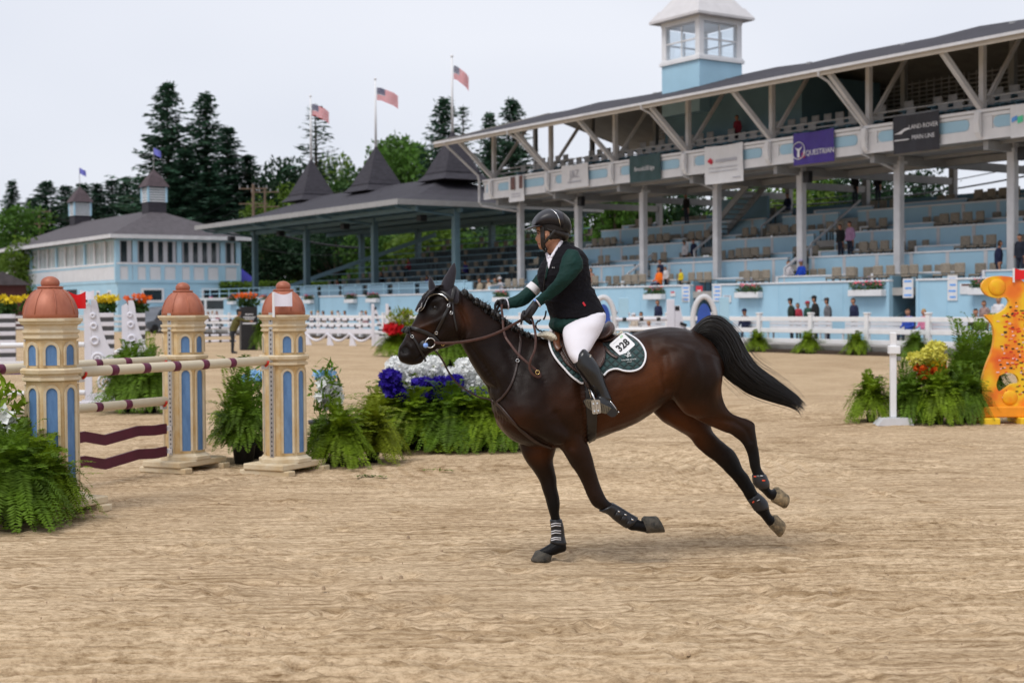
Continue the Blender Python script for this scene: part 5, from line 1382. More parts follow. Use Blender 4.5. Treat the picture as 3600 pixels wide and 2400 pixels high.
# ---- banners hung on the balcony
def banner(label, x0, y0, x1, y1, mt, items, drop=0.0):
    """px corners on the balcony front; items: list of (kind, rel x, rel y, size, extra, material)"""
    b0_, z0_ = wallpt(x0, y0, A_BAL - .14); b1_, z1_ = wallpt(x1, y1, A_BAL - .14)
    yc = (y0 + y1) / 2
    zt, zb = z0_, z1_
    bc = (b0_ + b1_) / 2; o = thing('banner', label, 'banner', G(A_BAL - .14, bc, (zt + zb) / 2), YAW, 'sponsor banners hung along the balcony')
    W, Hh = abs(b0_ - b1_), zt - zb; cl = MB(); nx = 14
    V_, F_ = [], []
    for i in range(nx + 1):
        u = i / nx - .5
        for j in range(5):
            v = j / 4 - .5; rp_ = .012 * math.sin(u * 19 + v * 3) + .010 * math.sin(u * 7 + 1 + v * 6)
            V_.append((rp_, u * W, v * Hh - .02 * math.cos(u * 6.28) * (v > .4)))
    for i in range(nx):
        for j in range(4): F_.append((i * 5 + j, i * 5 + j + 1, (i + 1) * 5 + j + 1, (i + 1) * 5 + j))
    cl.add(V_, F_); n_ = len(cl.v); cl.v += [(v[0] + .012, v[1], v[2]) for v in cl.v[:n_]]; cl.f += [tuple(i + n_ for i in reversed(f)) for f in cl.f[:]]; cl.m += cl.m[:]
    cl.build('cloth', mt, o)
    for it in items:
        kind, rx, rz_, sz = it[:4]; c = Vector((-.034, -rx * W, rz_ * Hh)); ux_, uy_ = Vector((0, -1, 0)), Vector((0, 0, 1))
        if kind == 'text': text_into(MB(), it[4], c, ux_, uy_, sz * Hh, spacing=.95).build('lettering', it[5], o)
        elif kind == 'bar': MB().box(-.036, -.030, -rx * W - it[4] * W / 2, -rx * W + it[4] * W / 2, rz_ * Hh - sz * Hh / 2, rz_ * Hh + sz * Hh / 2).build('print', it[5], o)
        elif kind == 'poly': MB().prism([(-rx * W - p[0] * W, rz_ * Hh + p[1] * Hh) for p in it[4]], lambda x, y, t: (t, x, y), -.036, -.030).build('print', it[5], o)
        elif kind == 'ring':
            b = MB(); b.tube([(-.034, -rx * W + sz * Hh * math.cos(t), rz_ * Hh + sz * Hh * math.sin(t)) for t in np.linspace(0, math.tau, 25)], .02, 4, cap=False); b.build('emblem', it[4], o)
    return o
M_BW = mat('white_vinyl', (.70, .70, .72), .5, .05, 3); M_BG = mat('dark_green_vinyl', (.022, .06, .062), .5, .15, 3); M_BP = mat('purple_vinyl', (.050, .025, .23), .5, .12, 3); M_BK = mat('charcoal_vinyl', (.022, .021, .028), .5, .15, 3)
M_GREYP = mat('grey_print', (.42, .42, .47), .6); M_REDP = mat('red_print', (.6, .03, .06), .6); M_BROWNP = mat('brown_print', (.14, .07, .06), .6, .5, 6); M_WP = mat('white_print', (.75, .75, .78), .6); M_LG = mat('pale_green_print', (.1, .62, .35), .6); M_LB = mat('sky_blue_print', (.12, .35, .8), .6); M_ORP = mat('orange_print', (.6, .3, .05), .6)
banner('small white banner with a brown picture at the left end of the balcony', 1788, 622, 1842, 706, M_BW, [('bar', -.2, .22, .5, .28, M_BROWNP), ('bar', .33, .24, .5, .22, M_BROWNP), ('bar', 0, -.2, .03, .6, M_GREYP), ('bar', 0, -.3, .03, .6, M_GREYP)])
banner('white banner with grey script initials second from the balcony left end', 1974, 585, 2068, 655, M_BW, [('text', 0, .08, .34, 'J&Z', M_GREYP), ('bar', 0, -.24, .06, .5, M_GREYP)])
banner('dark green banner with one line of white lettering', 2213, 553, 2322, 630, M_BG, [('text', 0, -.02, .17, 'BrookLEEdge', M_WP)])
banner('large white banner with red mark and grey text lines', 2477, 520, 2612, 636, M_BW, [('poly', -.34, .12, 1, [(-.08, 0), (0, .08), (.08, 0), (0, -.08)], M_REDP), ('poly', -.31, .07, 1, [(-.05, 0), (0, .05), (.05, 0), (0, -.05)], M_REDP), ('bar', .08, .1, .08, .55, M_GREYP), ('bar', 0, -.08, .02, .75, M_GREYP), ('bar', 0, -.18, .02, .75, M_GREYP), ('bar', .35, -.38, .025, .2, M_GREYP)])
banner('purple banner with white emblem and lettering', 2789, 472, 2932, 566, M_BP, [('ring', -.36, -.05, .27, M_WP), ('poly', -.36, -.08, 1, [(-.09, .14), (-.02, .02), (-.03, -.18), (.03, -.18), (.03, .02), (.10, .16), (.01, .08)], M_WP), ('text', -.27, -.22, .18, 'US', M_REDP), ('text', .14, -.16, .17, 'EQUESTRIAN', M_WP)])
banner('charcoal banner with white lettering and a leaping outline', 3140, 412, 3302, 524, M_BK, [('text', .17, .16, .12, 'LAND ROVER', M_WP), ('text', .17, -.12, .12, 'MAIN LINE', M_WP), ('bar', -.3, -.15, .03, .32, M_WP), ('poly', -.3, .04, 1, [(-.16, -.02), (-.05, .03), (.05, .10), (.15, .12), (.16, .08), (.05, .03), (.0, -.03)], M_WP)])
banner('white banner with blue and green mark at the right edge of the photo', 3552, 372, 3690, 470, M_BW, [('poly', -.33, .05, 1, [(-.12, .06), (.02, .12), (.02, -.02), (-.12, -.08)], M_LB), ('poly', -.2, .02, 1, [(-.1, .1), (.04, .14), (.04, -.06), (-.1, -.1)], M_LG)])

# ---- notices, window boxes on the front wall
def on_front(x, y): b_, z_ = wallpt(x, y, A_WALL - .02); return G(A_WALL - .02, b_, z_)
def notice(label, x, y, w_, h_, lines, mt=M_BW, lm=M_LB):
    p = on_front(x, y); o = thing('notice', label, 'sign', p, YAW, 'notices on the blue front wall')
    MB().box(-.02, .012, -w_ / 2, w_ / 2, -h_ / 2, h_ / 2).build('board', mt, o)
    for k in range(lines): MB().box(-.026, -.021, -w_ * .36, w_ * .36 * (1 - .3 * (k % 2)), h_ * (.36 - .72 * k / max(1, lines - 1)) - .035, h_ * (.36 - .72 * k / max(1, lines - 1)) + .035).build('print_line', lm, o)
notice('white notice left of the first stair opening', 2412, 1032, .55, .75, 4); notice('white notice right of the first stair opening', 2522, 1030, .55, .75, 4)
notice('white notice with blue print left of the right stair opening', 3193, 1013, .5, .75, 3); notice('white notice with blue print right of the right stair opening', 3349, 1012, .45, .95, 4)
notice('small white sheet under the first left notice', 2409, 1053, .4, .16, 1, M_BW, M_GREYP); notice('row of small photos right of the right opening', 3397, 1015, .55, .4, 1, M_BW, M_BROWNP)
notice('small sheet of photos beside the window box', 2557, 1050, .5, .32, 1, M_BW, M_GREYP); notice('small white notice with red mark left of the first opening', 2366, 1033, .35, .22, 1, M_BW, M_REDP)
o = thing('notice', 'red notice in the first stair opening', 'sign', on_front(2444, 1023) + gv * .25, YAW); MB().box(-.01, .01, -.22, .22, -.24, .24).build('board', mat('red_board', (.62, .04, .06), .5), o); MB().box(-.014, -.011, -.12, .12, -.05, .05).build('print_line', M_WP, o)
M_LEAF = mat('window_box_leaves', (.045, .10, .022), .6, .5, 10); M_PINK = mat('pink_geranium', (.72, .10, .16), .6, .3, 20); M_LAV = mat('lavender_spikes', (.30, .26, .55), .7, .3, 20)
def flower_cloud(b, n, lx, ly, lz, r0, r1, rs, z0=0.0):
    """n small bent leaf or petal faces spread through a box-shaped volume"""
    for _ in range(n):
        c = Vector(((rs.rand() - .5) * lx, (rs.rand() - .5) * ly, z0 + rs.rand() * lz)); r_ = r0 + (r1 - r0) * rs.rand()
        u = Vector(rs.randn(3)).normalized(); w_ = u.orthogonal().normalized(); nn2 = u.cross(w_)
        b.add([c - u * r_, c + w_ * r_ * .5 + nn2 * r_ * .15, c + u * r_, c - w_ * r_ * .5 + nn2 * r_ * .15], [(0, 1, 2, 3)])
    return b
rsb = np.random.RandomState(12)
def window_box(label, x, y, L_, wall_a=None):
    a_ = A_WALL - .18; b_, z_ = wallpt(x, y, a_)
    o = thing('window_box', label, 'planter', G(a_, b_, z_), YAW, 'flower boxes along the blue walls')
    MB().bbox(-.16, .16, -L_ / 2, L_ / 2, -.13, .13, .02).build('trough', M_WHITE, o)
    flower_cloud(MB(), int(260 * L_), .36, L_ * .98, .32, .03, .09, rsb, .10).build('foliage', M_LEAF, o)
    flower_cloud(MB(), int(26 * L_), .36, L_ * .9, .20, .05, .09, rsb, .30).build('blossoms', M_PINK, o)
    flower_cloud(MB(), int(16 * L_), .2, L_ * .4, .42, .02, .05, rsb, .35).build('lavender', M_LAV, o)
for x, y, L_, lb in ((2300, 1043, 1.35, 'flower box with pink blossoms above the seated man in navy'), (2631, 1037, 1.5, 'flower box with pink blossoms left of the standing group'), (3047, 1030, 1.75, 'long flower box with pink blossoms above the fence middle'), (3462, 1024, 1.3, 'flower box partly hidden by the orange scroll jump'), (1760, 1053, 1.3, 'flower box just above the rider outstretched hand'),
                     (1232, 1058, 1.3, 'flower box on the far wall right of the white flag'), (1310, 1056, 1.4, 'flower box on the far wall near the horse ears'), (1084, 1060, 1.2, 'flower box on the far wall beside the copper dome'), (936, 1060, 1.2, 'flower box left of the white flag'), (815, 1064, 1.2, 'flower box left of the black podium'), (745, 1067, 1.2, 'leftmost flower box on the far wall')):
    window_box(lb, x, y, L_)

# ---- chairs in the boxes
M_WICKER = mat('beige_woven_seat', (.27, .235, .19), .85, .25, 14, bump=.4, bscale=40); M_LEGD = mat('dark_chair_legs', (.03, .03, .032), .5)
ch = MB(); ch.bbox(-.22, .24, -.24, .24, .42, .50, .02); ch.bbox(.20, .28, -.24, .24, .52, .92, .03)
for sx in (-.19, .22):
    for sy in (-.2, .2): ch.box(sx - .02, sx + .02, sy - .02, sy + .02, 0, .418, 1)
ch.box(.222, .262, -.215, -.175, .42, .55, 1); ch.box(.222, .262, .175, .215, .42, .55, 1)
chair_me = ch.mesh('box_chair', [M_WICKER, M_LEGD])
rsc = np.random.RandomState(21)
rown = ['front row', 'second row', 'third row', 'fourth row', 'fifth row', 'sixth row', 'seventh row', 'top row']
ORD = ['first', 'second', 'third', 'fourth', 'fifth', 'sixth', 'seventh']
def bay(b_):
    k = math.floor((b_ - B0) / BAY)                     # columns are counted from the left in the photo
    if k < 0: return 'right of the seventh column'
    if k >= 6: return 'left of the first column'
    return f'between {ORD[5 - k]} and {ORD[6 - k]} column'
def chair(name, lb, grp, a_, b_, z_, rz, me=None, sc=None):
    o = inst(name, me or chair_me, None, G(a_, b_, z_), YAW + rz, sc); tag(o, lb, 'chair', grp); return o
for k in range(4):
    for half in (0, 1):
        a_ = TA[k] + (.72 if half == 0 else 1.95); b_ = 27.0
        while b_ < 66:
            if rsc.rand() < (.62 if k < 3 else .4):
                for q in range(rsc.randint(2, 5)):
                    chair('box_chair', f'empty beige chair, {rown[k * 2 + half]} of the lower boxes, {bay(b_)}', 'chairs in the lower grandstand boxes', a_ + rsc.randn() * .05, b_, FL[k], math.pi + rsc.randn() * .12 if False else rsc.randn() * .12)
                    b_ += .62
            b_ += .5 + rsc.rand() * 1.6
# upper balcony seats: blue-grey with pale pads
M_PADU = mat('pale_grey_seat', (.36, .36, .37), .7, .2, 8)
cu_ = MB(); cu_.bbox(-.2, .22, -.23, .23, .40, .46, .02, 1); cu_.bbox(.18, .25, -.23, .23, .46, .86, .03, 0); cu_.box(-.15, .15, -.03, .03, 0, .398, 1)
up_me = cu_.mesh('balcony_chair', [M_PADU, M_BLUE2])
for r_, (a_, z_) in enumerate(((A_BAL + .95, 8.78), (A_BAL + 1.9, 9.2))):
    gs.box('balcony_step', M_BLUE2, a_ - .35, a_ + .55, BR, BE - .5, 8.1, z_)
    b_ = 28.0
    while b_ < 66.5:
        if rsc.rand() < .86: chair('balcony_chair', f'grey backed seat in the {("front", "second")[r_]} balcony row, {bay(b_)}', 'seats along the balcony', a_, b_, z_ + .002, rsc.randn() * .05, up_me)
        b_ += .72 if rsc.rand() < .9 else 1.6
# ------------------------------------------------------------------ pavilion stand with three turrets
pv = Grid('pavilion_stand', 'open sided seating pavilion with dark hipped roof and three turrets', 'pavilion', A_WALL, 72)
PA0, PA1, PB0, PB1, PZ = 41.0, 56.0, 72.0, 103.0, 8.05
RA = 48.5; RZ = 10.2; RB0, RB1 = 79.0, 97.0
b = MB()
V_ = [(PA0, PB0, PZ), (PA1, PB0, PZ), (PA1, PB1, PZ), (PA0, PB1, PZ), (RA, RB0, RZ), (RA, RB1, RZ)]
# a bell-cast eave: the slope flattens towards the edge
mid = [(PA0 + 3.2, PB0 + 3.0, PZ + .62), (PA1 - 3.2, PB0 + 3.0, PZ + .62), (PA1 - 3.2, PB1 - 3.0, PZ + .62), (PA0 + 3.2, PB1 - 3.0, PZ + .62)]
V_ += mid
F_ = [(0, 1, 7, 6), (1, 2, 8, 7), (2, 3, 9, 8), (3, 0, 6, 9), (6, 7, 4), (7, 8, 5, 4), (8, 9, 5), (9, 6, 4, 5)]
b.add(V_, F_); n = len(b.v); b.v += [(v[0], v[1], v[2] - .14) for v in b.v[:n]]; b.f += [tuple(i + n for i in reversed(f)) for f in F_] + [(i, (i + 1) % 4, (i + 1) % 4 + n, i + n) for i in range(4)]; b.m = [0] * len(b.f)
prf = pv.part('roof', b, M_SHINGLE)
eb = MB(); e_ = .0
for (x0_, x1_, y0_, y1_) in ((PA0 - .06, PA0 - .003, PB0 - .06, PB1 + .06), (PA1 + .003, PA1 + .06, PB0 - .06, PB1 + .06), (PA0, PA1, PB0 - .06, PB0 - .003), (PA0, PA1, PB1 + .003, PB1 + .06)):
    pv.box('eave_board', M_STEEL, x0_, x1_, y0_, y1_, PZ - .30, PZ + .02)
for k in range(16):                                     # purlins of the steel underside
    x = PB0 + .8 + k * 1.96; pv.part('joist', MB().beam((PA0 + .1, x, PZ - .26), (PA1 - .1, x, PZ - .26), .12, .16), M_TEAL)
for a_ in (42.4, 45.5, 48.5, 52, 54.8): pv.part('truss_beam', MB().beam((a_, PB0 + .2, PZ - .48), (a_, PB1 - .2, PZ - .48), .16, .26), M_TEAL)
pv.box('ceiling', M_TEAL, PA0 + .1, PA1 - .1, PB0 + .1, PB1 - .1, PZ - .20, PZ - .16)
for b_ in (72.9, 83.05, 93.2, 102.2):
    for a_ in (45.5, 54.8):
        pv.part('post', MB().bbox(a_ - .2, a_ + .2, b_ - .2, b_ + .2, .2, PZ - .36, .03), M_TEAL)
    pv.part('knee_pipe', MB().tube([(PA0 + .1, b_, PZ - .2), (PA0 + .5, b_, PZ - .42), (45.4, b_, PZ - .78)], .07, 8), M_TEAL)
    pv.part('floodlight', MB().bbox(44.4, 44.9, b_ + 2.3, b_ + 2.8, PZ - 1.0, PZ - .62, .04), M_BLACK)
for b_ in (78.0, 88.2, 98.4):                           # shingled turrets
    t = MB(); rg = [(1.75, RZ - .35), (1.35, RZ + .05), (1.05, RZ + .7), (.62, RZ + 1.6), (.10, RZ + 2.72), (.08, RZ + 2.85)]
    V_ = []
    for h_, z_ in rg: V_ += [(RA + sx * h_, b_ + sy * h_, z_) for sx, sy in ((-1, -1), (1, -1), (1, 1), (-1, 1))]
    F_ = [(0, 1, 2, 3)] + [(i * 4 + q, i * 4 + (q + 1) % 4, (i + 1) * 4 + (q + 1) % 4, (i + 1) * 4 + q) for i in range(len(rg) - 1) for q in range(4)] + [tuple(len(rg) * 4 - 4 + q for q in range(4))]
    t.add(V_, F_); tt = pv.part('turret', t, M_SHINGLE)
    for j in range(9):                                  # courses of shingles standing proud
        z_ = RZ + .12 + j * .28; f = (z_ - RZ - .05) / 2.67; h_ = 1.36 - 1.27 * f + .02 - .10 * math.sin(f * 3.14)
        pv.part('shingle_course', MB().box(RA - h_, RA + h_, b_ - h_, b_ + h_, z_, z_ + .05), M_SHINGLE, tt)
# seating tiers and front wall
for k in range(9):
    a_ = 46.2 + k * 1.05; z_ = 2.0 + k * .48
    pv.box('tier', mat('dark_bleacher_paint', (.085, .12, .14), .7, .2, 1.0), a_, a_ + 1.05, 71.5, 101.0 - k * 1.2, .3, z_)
    pv.part('tier_rail', MB().beam((a_ + .05, 71.5, z_ + .85), (a_ + .05, 101 - k * 1.2, z_ + .85), .05, .06), M_BLUE2)
pv.part('side_rail', MB().beam((46.2, 101.2, 2.9), (55.4, 91.6, 7.2), .1, .3), M_BLUE2)
for (q0, q1) in ((69.3, 88.0), (88.6, 112.0)):
    w_ = pv.box('front_wall', M_BLUE, A_WALL, A_WALL + .15, q0, q1, .28, 2.5)
    pv.part('coping', MB().box(A_WALL - .05, A_WALL + .22, q0 - .01, q1 + .01, 2.504, 2.6), M_WHITE, w_)
pv.box('wall_pier', M_BLUE2, A_WALL - .1, A_WALL + .2, 88.02, 88.58, .28, 2.62)
for z_ in (2.95, 3.3): pv.part('front_rail', MB().beam((A_WALL + .1, 69.3, z_), (A_WALL + .1, 110, z_), .05, .05), M_BLUE)
for k in range(22): pv.part('rail_post', MB().box(A_WALL + .07, A_WALL + .13, 69.6 + k * 1.9, 69.66 + k * 1.9, 2.6, 3.32), M_BLUE)
for k in range(9): pv.box('box_partition', M_BLUE, A_WALL + 1.2, A_WALL + 1.28, 70.5 + k * 3.4, 73.2 + k * 3.4, 2.0, 3.25)
pv.box('box_floor', M_CONC, A_WALL + .16, 46.19, 69.5, 110, 1.8, 2.0)
for k in range(9):
    a_ = 46.5 + k * 1.05; z_ = 2.0 + k * .48; b_ = 72.5
    while b_ < 100 - k * 1.2:
        if rsc.rand() < (.78 if k < 4 else .5): chair('pavilion_chair', f'beige chair in the {rown[min(k, 7)]} under the pavilion roof ' + ('left of its middle post' if b_ > 93 else 'between its two right posts' if b_ < 83 else 'between its middle posts'), 'chairs under the pavilion roof', a_ + .2, b_, z_ + .002, rsc.randn() * .1)
        b_ += 1.15

# ------------------------------------------------------------------ flags
def cloth_flag(o, W_, H_, ang, droop, stripes=True):
    """flag flying from a pole along local +x"""
    def pt(u, v):
        x = W_ * u; return Vector((x * math.cos(ang), x * math.sin(ang) + .10 * math.sin(u * 7 + v) * u, -H_ * v - droop * u * u - droop * .35 * u + .03 * math.sin(u * 9)))
    def strip(u0, u1, v0, v1, off=0.0):
        b = MB(); n = 10; V_ = []
        for i in range(n + 1):
            u = u0 + (u1 - u0) * i / n; V_ += [pt(u, v0) + Vector((0, off, 0)), pt(u, v1) + Vector((0, off, 0))]
        m_ = len(V_); V_ += [p + Vector((0, .012, 0)) for p in V_]
        f = [(2 * i, 2 * i + 1, 2 * i + 3, 2 * i + 2) for i in range(n)]; f += [tuple(q + m_ for q in reversed(x)) for x in f]
        return b.add(V_, f)
    if not stripes:
        strip(0, 1, 0, 1).build('cloth', mat('blue_flag_cloth', (.14, .15, .52), .7, .15, 4), o); return
    R_, W2, B_ = mat('red_flag_cloth', (.55, .004, .015), .7, .1, 4), mat('white_flag_cloth', (.68, .64, .68), .7, .06, 4), mat('navy_flag_cloth', (.008, .008, .085), .7, .1, 4)
    for k in range(13): strip(.4 if k < 7 else 0, 1, k / 13, (k + 1) / 13).build('stripe', R_ if k % 2 == 0 else W2, o)
    ca2 = strip(0, .4, 0, 7 / 13).build('canton', B_, o)
    st_ = MB()
    for i in range(5):
        for j in range(4):
            c = pt(.04 + .08 * i, (.9 + j * 1.75) / 13) - Vector((0, .02, 0)); r_ = .045
            P_ = [c + Vector((r_ * (1 if q % 2 == 0 else .42) * math.sin(q * math.pi / 5), 0, r_ * (1 if q % 2 == 0 else .42) * math.cos(q * math.pi / 5))) for q in range(10)]
            st_.add(P_, [tuple(range(10))])
    st_.build('stars', M_WP, ca2)
for b_, ytop, lb, dr, fw_ in ((98.4, 341, 'left', .5, 1.35), (88.2, 281, 'middle', .5, 1.55), (78.0, 201, 'right', .6, 1.0)):
    base = G(RA, b_, RZ + 2.8); xx = 1800 + FPX * base.x / base.y
    zt = at(xx, ytop, base.y).z
    o = thing('flagpole', f'white pole with United States flag on the {lb} pavilion turret', 'flag', base, 0, 'flags on the pavilion turrets')
    h_ = zt - base.z
    MB().tube([(0, 0, 0), (0, 0, h_)], [.09, .055], 10).build('pole', M_WHITE, o, True)
    MB().lathe([(.1 * math.sin(t), -.1 * math.cos(t)) for t in np.linspace(.1, 3.04, 7)], 10, (0, 0, h_ + .06)).build('finial', M_WHITE, o, True)
    fo = thing('x', None, None); bpy.data.objects.remove(fo)
    fl = bpy.data.objects.new('flag', None); col.objects.link(fl); fl.parent = o; fl.location = (.1, 0, h_ - .55)
    cloth_flag(fl, fw_, .86, R(-14), dr)

# ------------------------------------------------------------------ clubhouse
cl = Grid('clubhouse', 'white and pale blue two storey clubhouse with grey hipped roof', 'building', 36.9, 110.3)
CA0, CA1, CB0, CB1, CZ = 36.9, 48.7, 110.3, 144.5, 7.67
b = MB(); V_ = [(CA0, CB0, CZ), (CA1, CB0, CZ), (CA1, CB1, CZ), (CA0, CB1, CZ), (42.8, 116.6, 10.15), (42.8, 138.2, 10.15)]
F_ = [(0, 1, 4), (1, 2, 5, 4), (2, 3, 5), (3, 0, 4, 5), (0, 3, 2, 1)]; b.add(V_, F_)
crf = cl.part('roof', b, M_SHINGLE2)
for (x0_, x1_, y0_, y1_) in ((CA0 - .08, CA0 - .003, CB0 - .08, CB1), (CA0, CA1 + .08, CB0 - .08, CB0 - .003), (CA1 + .003, CA1 + .08, CB0, CB1)): cl.part('gutter', MB().box(x0_, x1_, y0_, y1_, CZ - .28, CZ + .03), M_CREAMW, crf)
wa, wb, wa1 = CA0 + .75, CB0 + .75, CA1 - .75
cl.box('ground_floor_wall', M_BLUE, wa, wa1, wb, CB1 - .8, 0, 3.92)
cl.box('upper_wall', mat('clean_white_boards', (.64, .65, .68), .6, .05, 1.0), wa + .02, wa1 - .02, wb + .02, CB1 - .82, 3.94, 5.4)
cl.box('upper_core', M_DARK, wa + .5, wa1 - .5, wb + .5, CB1 - 1.3, 5.42, 7.3)
cl.box('window_head', M_BLUE, wa, wa1, wb, CB1 - .8, 7.26, 7.42)
for z0_, z1_, mt, gr in ((3.88, 4.12, M_BLUE, .05), (5.36, 5.50, M_WHITE, .06), (5.20, 5.36, M_BLUE, .03)):
    cl.box('wall_band', mt, wa - gr, wa1 + gr, wb - gr, CB1 - .8 + gr, z0_, z1_ - .003)
# end wall windows (towards the right): posts, mullions and dark panes
M_CURT = mat('pale_blind', (.50, .50, .53), .8, .08, 3)
L_ = wa1 - wa
for f0, f1, npan in ((.02, .115, 1), (.165, .475, 4), (.53, .84, 4), (.89, .965, 1)):
    x0_, x1_ = wa + L_ * f0, wa + L_ * f1
    wn_ = cl.part('window', MB().box(x0_, x1_, wb + .10, wb + .14, 5.5, 7.26), M_CURT)
    for j in range(npan):
        step_ = (x1_ - x0_) / npan; cl.part('pane', MB().box(x0_ + j * step_ + step_ * .12, x0_ + j * step_ + step_ * .62, wb + .07, wb + .098, 5.54, 7.2), M_GLASSD, wn_)
for f in (.0, .14, .50, .865, 1.0): cl.box('corner_post', M_BLUE, wa + L_ * f - .19, wa + L_ * f + .19, wb - .04, wb + .2, 3.9, 7.3)
for f in (.10, .24, .36, .48, .60, .72, .84): cl.box('panel_strip', M_BLUE, wa + L_ * f - .16, wa + L_ * f + .16, wb - .03, wb + .0, 4.12, 5.2)
# long side windows
M_PALEGL = mat('painted_reflection_glass', (.30, .38, .38), .12, .2, .5, spec=.6)  # reflection painted in as a pale base colour
nb_ = 12
for k in range(nb_):
    y0_ = wb + .6 + k * (CB1 - .8 - wb - .6) / nb_; y1_ = y0_ + 2.15
    wn_ = cl.part('window', MB().box(wa + .10, wa + .14, y0_, y1_, 5.5, 7.26), M_PALEGL)
    for j in range(4): cl.part('mullion', MB().box(wa + .06, wa + .099, y0_ + j * .55, y0_ + j * .55 + (.10 if j % 2 else .22), 5.5, 7.26), M_CREAMW, wn_)
    cl.box('corner_post', M_BLUE if k % 3 == 0 else M_CREAMW, wa - .03, wa + .16, y0_ - .42, y0_ - .12, 5.5, 7.3)
    for j in range(5): cl.box('board', mat('clean_white_boards', (.64, .65, .68), .6), wa - .012, wa + .018, y0_ + j * .52, y0_ + j * .52 + .46, 4.14, 5.18)
for k, y_ in enumerate((112.6, 115.4, 118.4)): 
    wn_ = cl.part('window', MB().box(wa - .05, wa - .003, y_, y_ + .8, 2.2, 3.3), M_WHITE); cl.part('pane', MB().box(wa - .06, wa - .052, y_ + .15, y_ + .65, 2.35, 3.15), M_GLASSD, wn_)
for k in range(5): cl.box('dark_opening_sheet', M_DARK, wa - .02, wa - .003, 121.5 + k * 4.2, 124.5 + k * 4.2, .2, 3.5)  # flat dark sheets on the wall, painted for the dim insides of openings
for a_, w_ in ((wa + 1.9, 1.9), (wa + 7.0, 1.7)):
    wn_ = cl.part('window', MB().box(a_, a_ + w_, wb - .05, wb - .003, 2.3, 3.45), M_WHITE); cl.part('pane', MB().box(a_ + .2, a_ + w_ - .2, wb - .06, wb - .052, 2.5, 3.3), M_GLASSD, wn_)
# louvred cupolas
for b_, lb in ((116.7, 'near'), (136.8, 'far')):
    cp = cl.part('cupola', MB().box(42.8 - .78, 42.8 + .78, b_ - .78, b_ + .78, 9.4, 10.75), M_SHINGLE)
    cl.part('louvre_box', MB().box(42.8 - .72, 42.8 + .72, b_ - .72, b_ + .72, 10.752, 12.05), M_TEAL, cp)  # dark box colour stands in for shade in the louvre gaps
    for j in range(6): cl.part('louvre', MB().prism([(-.82, 0), (.82, 0), (.78, .095), (-.78, .095)], lambda x, y, t: (42.8 + x, b_ + t * (.82 - .5 * y * 0), 10.80 + j * .205 + y), -1, 1), M_WHITE, cp)
    for sx in (-1, 1):
        for sy in (-1, 1): cl.part('cupola_post', MB().box(42.8 + sx * .78 - .08, 42.8 + sx * .78 + .08, b_ + sy * .78 - .08, b_ + sy * .78 + .08, 10.76, 12.04), M_BLUE, cp)
    rg = [(1.02, 12.05), (.98, 12.12), (.5, 12.95), (.03, 13.55)]; V_ = []
    for h_, z_ in rg: V_ += [(42.8 + sx * h_, b_ + sy * h_, z_) for sx, sy in ((-1, -1), (1, -1), (1, 1), (-1, 1))]
    t = MB(); t.add(V_, [(0, 1, 2, 3)] + [(i * 4 + q, i * 4 + (q + 1) % 4, (i + 1) * 4 + (q + 1) % 4, (i + 1) * 4 + q) for i in range(3) for q in range(4)] + [(12, 13, 14, 15)])
    cl.part('cupola_roof', t, mat('purple_brown_shingles', (.075, .055, .062), .85, .25, 3), cp)
    o = thing('pennant', f'small blue flag on the {lb} clubhouse cupola', 'flag', G(42.8, b_, 13.5), 0, 'pennants on the clubhouse cupolas')
    MB().tube([(0, 0, 0), (0, 0, 1.9)], .03, 6).build('pole', M_STEEL, o)
    fl = bpy.data.objects.new('flag', None); col.objects.link(fl); fl.parent = o; fl.location = (0, 0, 1.85); cloth_flag(fl, .72, .55, R(-20), .25, False)
# ------------------------------------------------------------------ trees
def leaf_mat(name, c, var=.45, trans=.35, scale=.6):
    mt = bpy.data.materials.new(name); mt.use_nodes = True; N, L = mt.node_tree.nodes, mt.node_tree.links
    b = N['Principled BSDF']; b.inputs['Roughness'].default_value = .6; b.inputs['Specular IOR Level'].default_value = .25
    tc = N.new('ShaderNodeTexCoord'); no = N.new('ShaderNodeTexNoise'); no.inputs['Scale'].default_value = scale; no.inputs['Detail'].default_value = 4
    oi = N.new('ShaderNodeObjectInfo'); rp = N.new('ShaderNodeValToRGB')
    rp.color_ramp.elements[0].position = .3; rp.color_ramp.elements[1].position = .72
    rp.color_ramp.elements[0].color = (*[x * (1 - var) for x in c], 1); rp.color_ramp.elements[1].color = (*[min(1, x * (1 + var)) for x in c], 1)
    L.new(tc.outputs['Object'], no.inputs['Vector']); L.new(no.outputs['Fac'], rp.inputs[0]); L.new(rp.outputs[0], b.inputs['Base Color'])
    tr = N.new('ShaderNodeBsdfTranslucent'); L.new(rp.outputs[0], tr.inputs['Color'])
    mx = N.new('ShaderNodeMixShader'); mx.inputs[0].default_value = trans
    L.new(b.outputs[0], mx.inputs[1]); L.new(tr.outputs[0], mx.inputs[2]); L.new(mx.outputs[0], N['Material Output'].inputs['Surface'])
    return mt
M_BARK = mat('bark', (.075, .055, .04), .9, .3, 3, bump=.6, bscale=8)
M_SPRUCE = leaf_mat('spruce_needles', (.038, .092, .052), .5, .22, .5); M_SPRUCE2 = leaf_mat('dark_spruce_needles', (.028, .072, .042), .5, .22, .5)
M_LF1 = leaf_mat('fresh_green_leaves', (.075, .165, .024)); M_LF2 = leaf_mat('mid_green_leaves', (.048, .110, .024)); M_LF3 = leaf_mat('dark_green_leaves', (.014, .042, .016)); M_LF4 = leaf_mat('yellow_green_leaves', (.10, .17, .018))

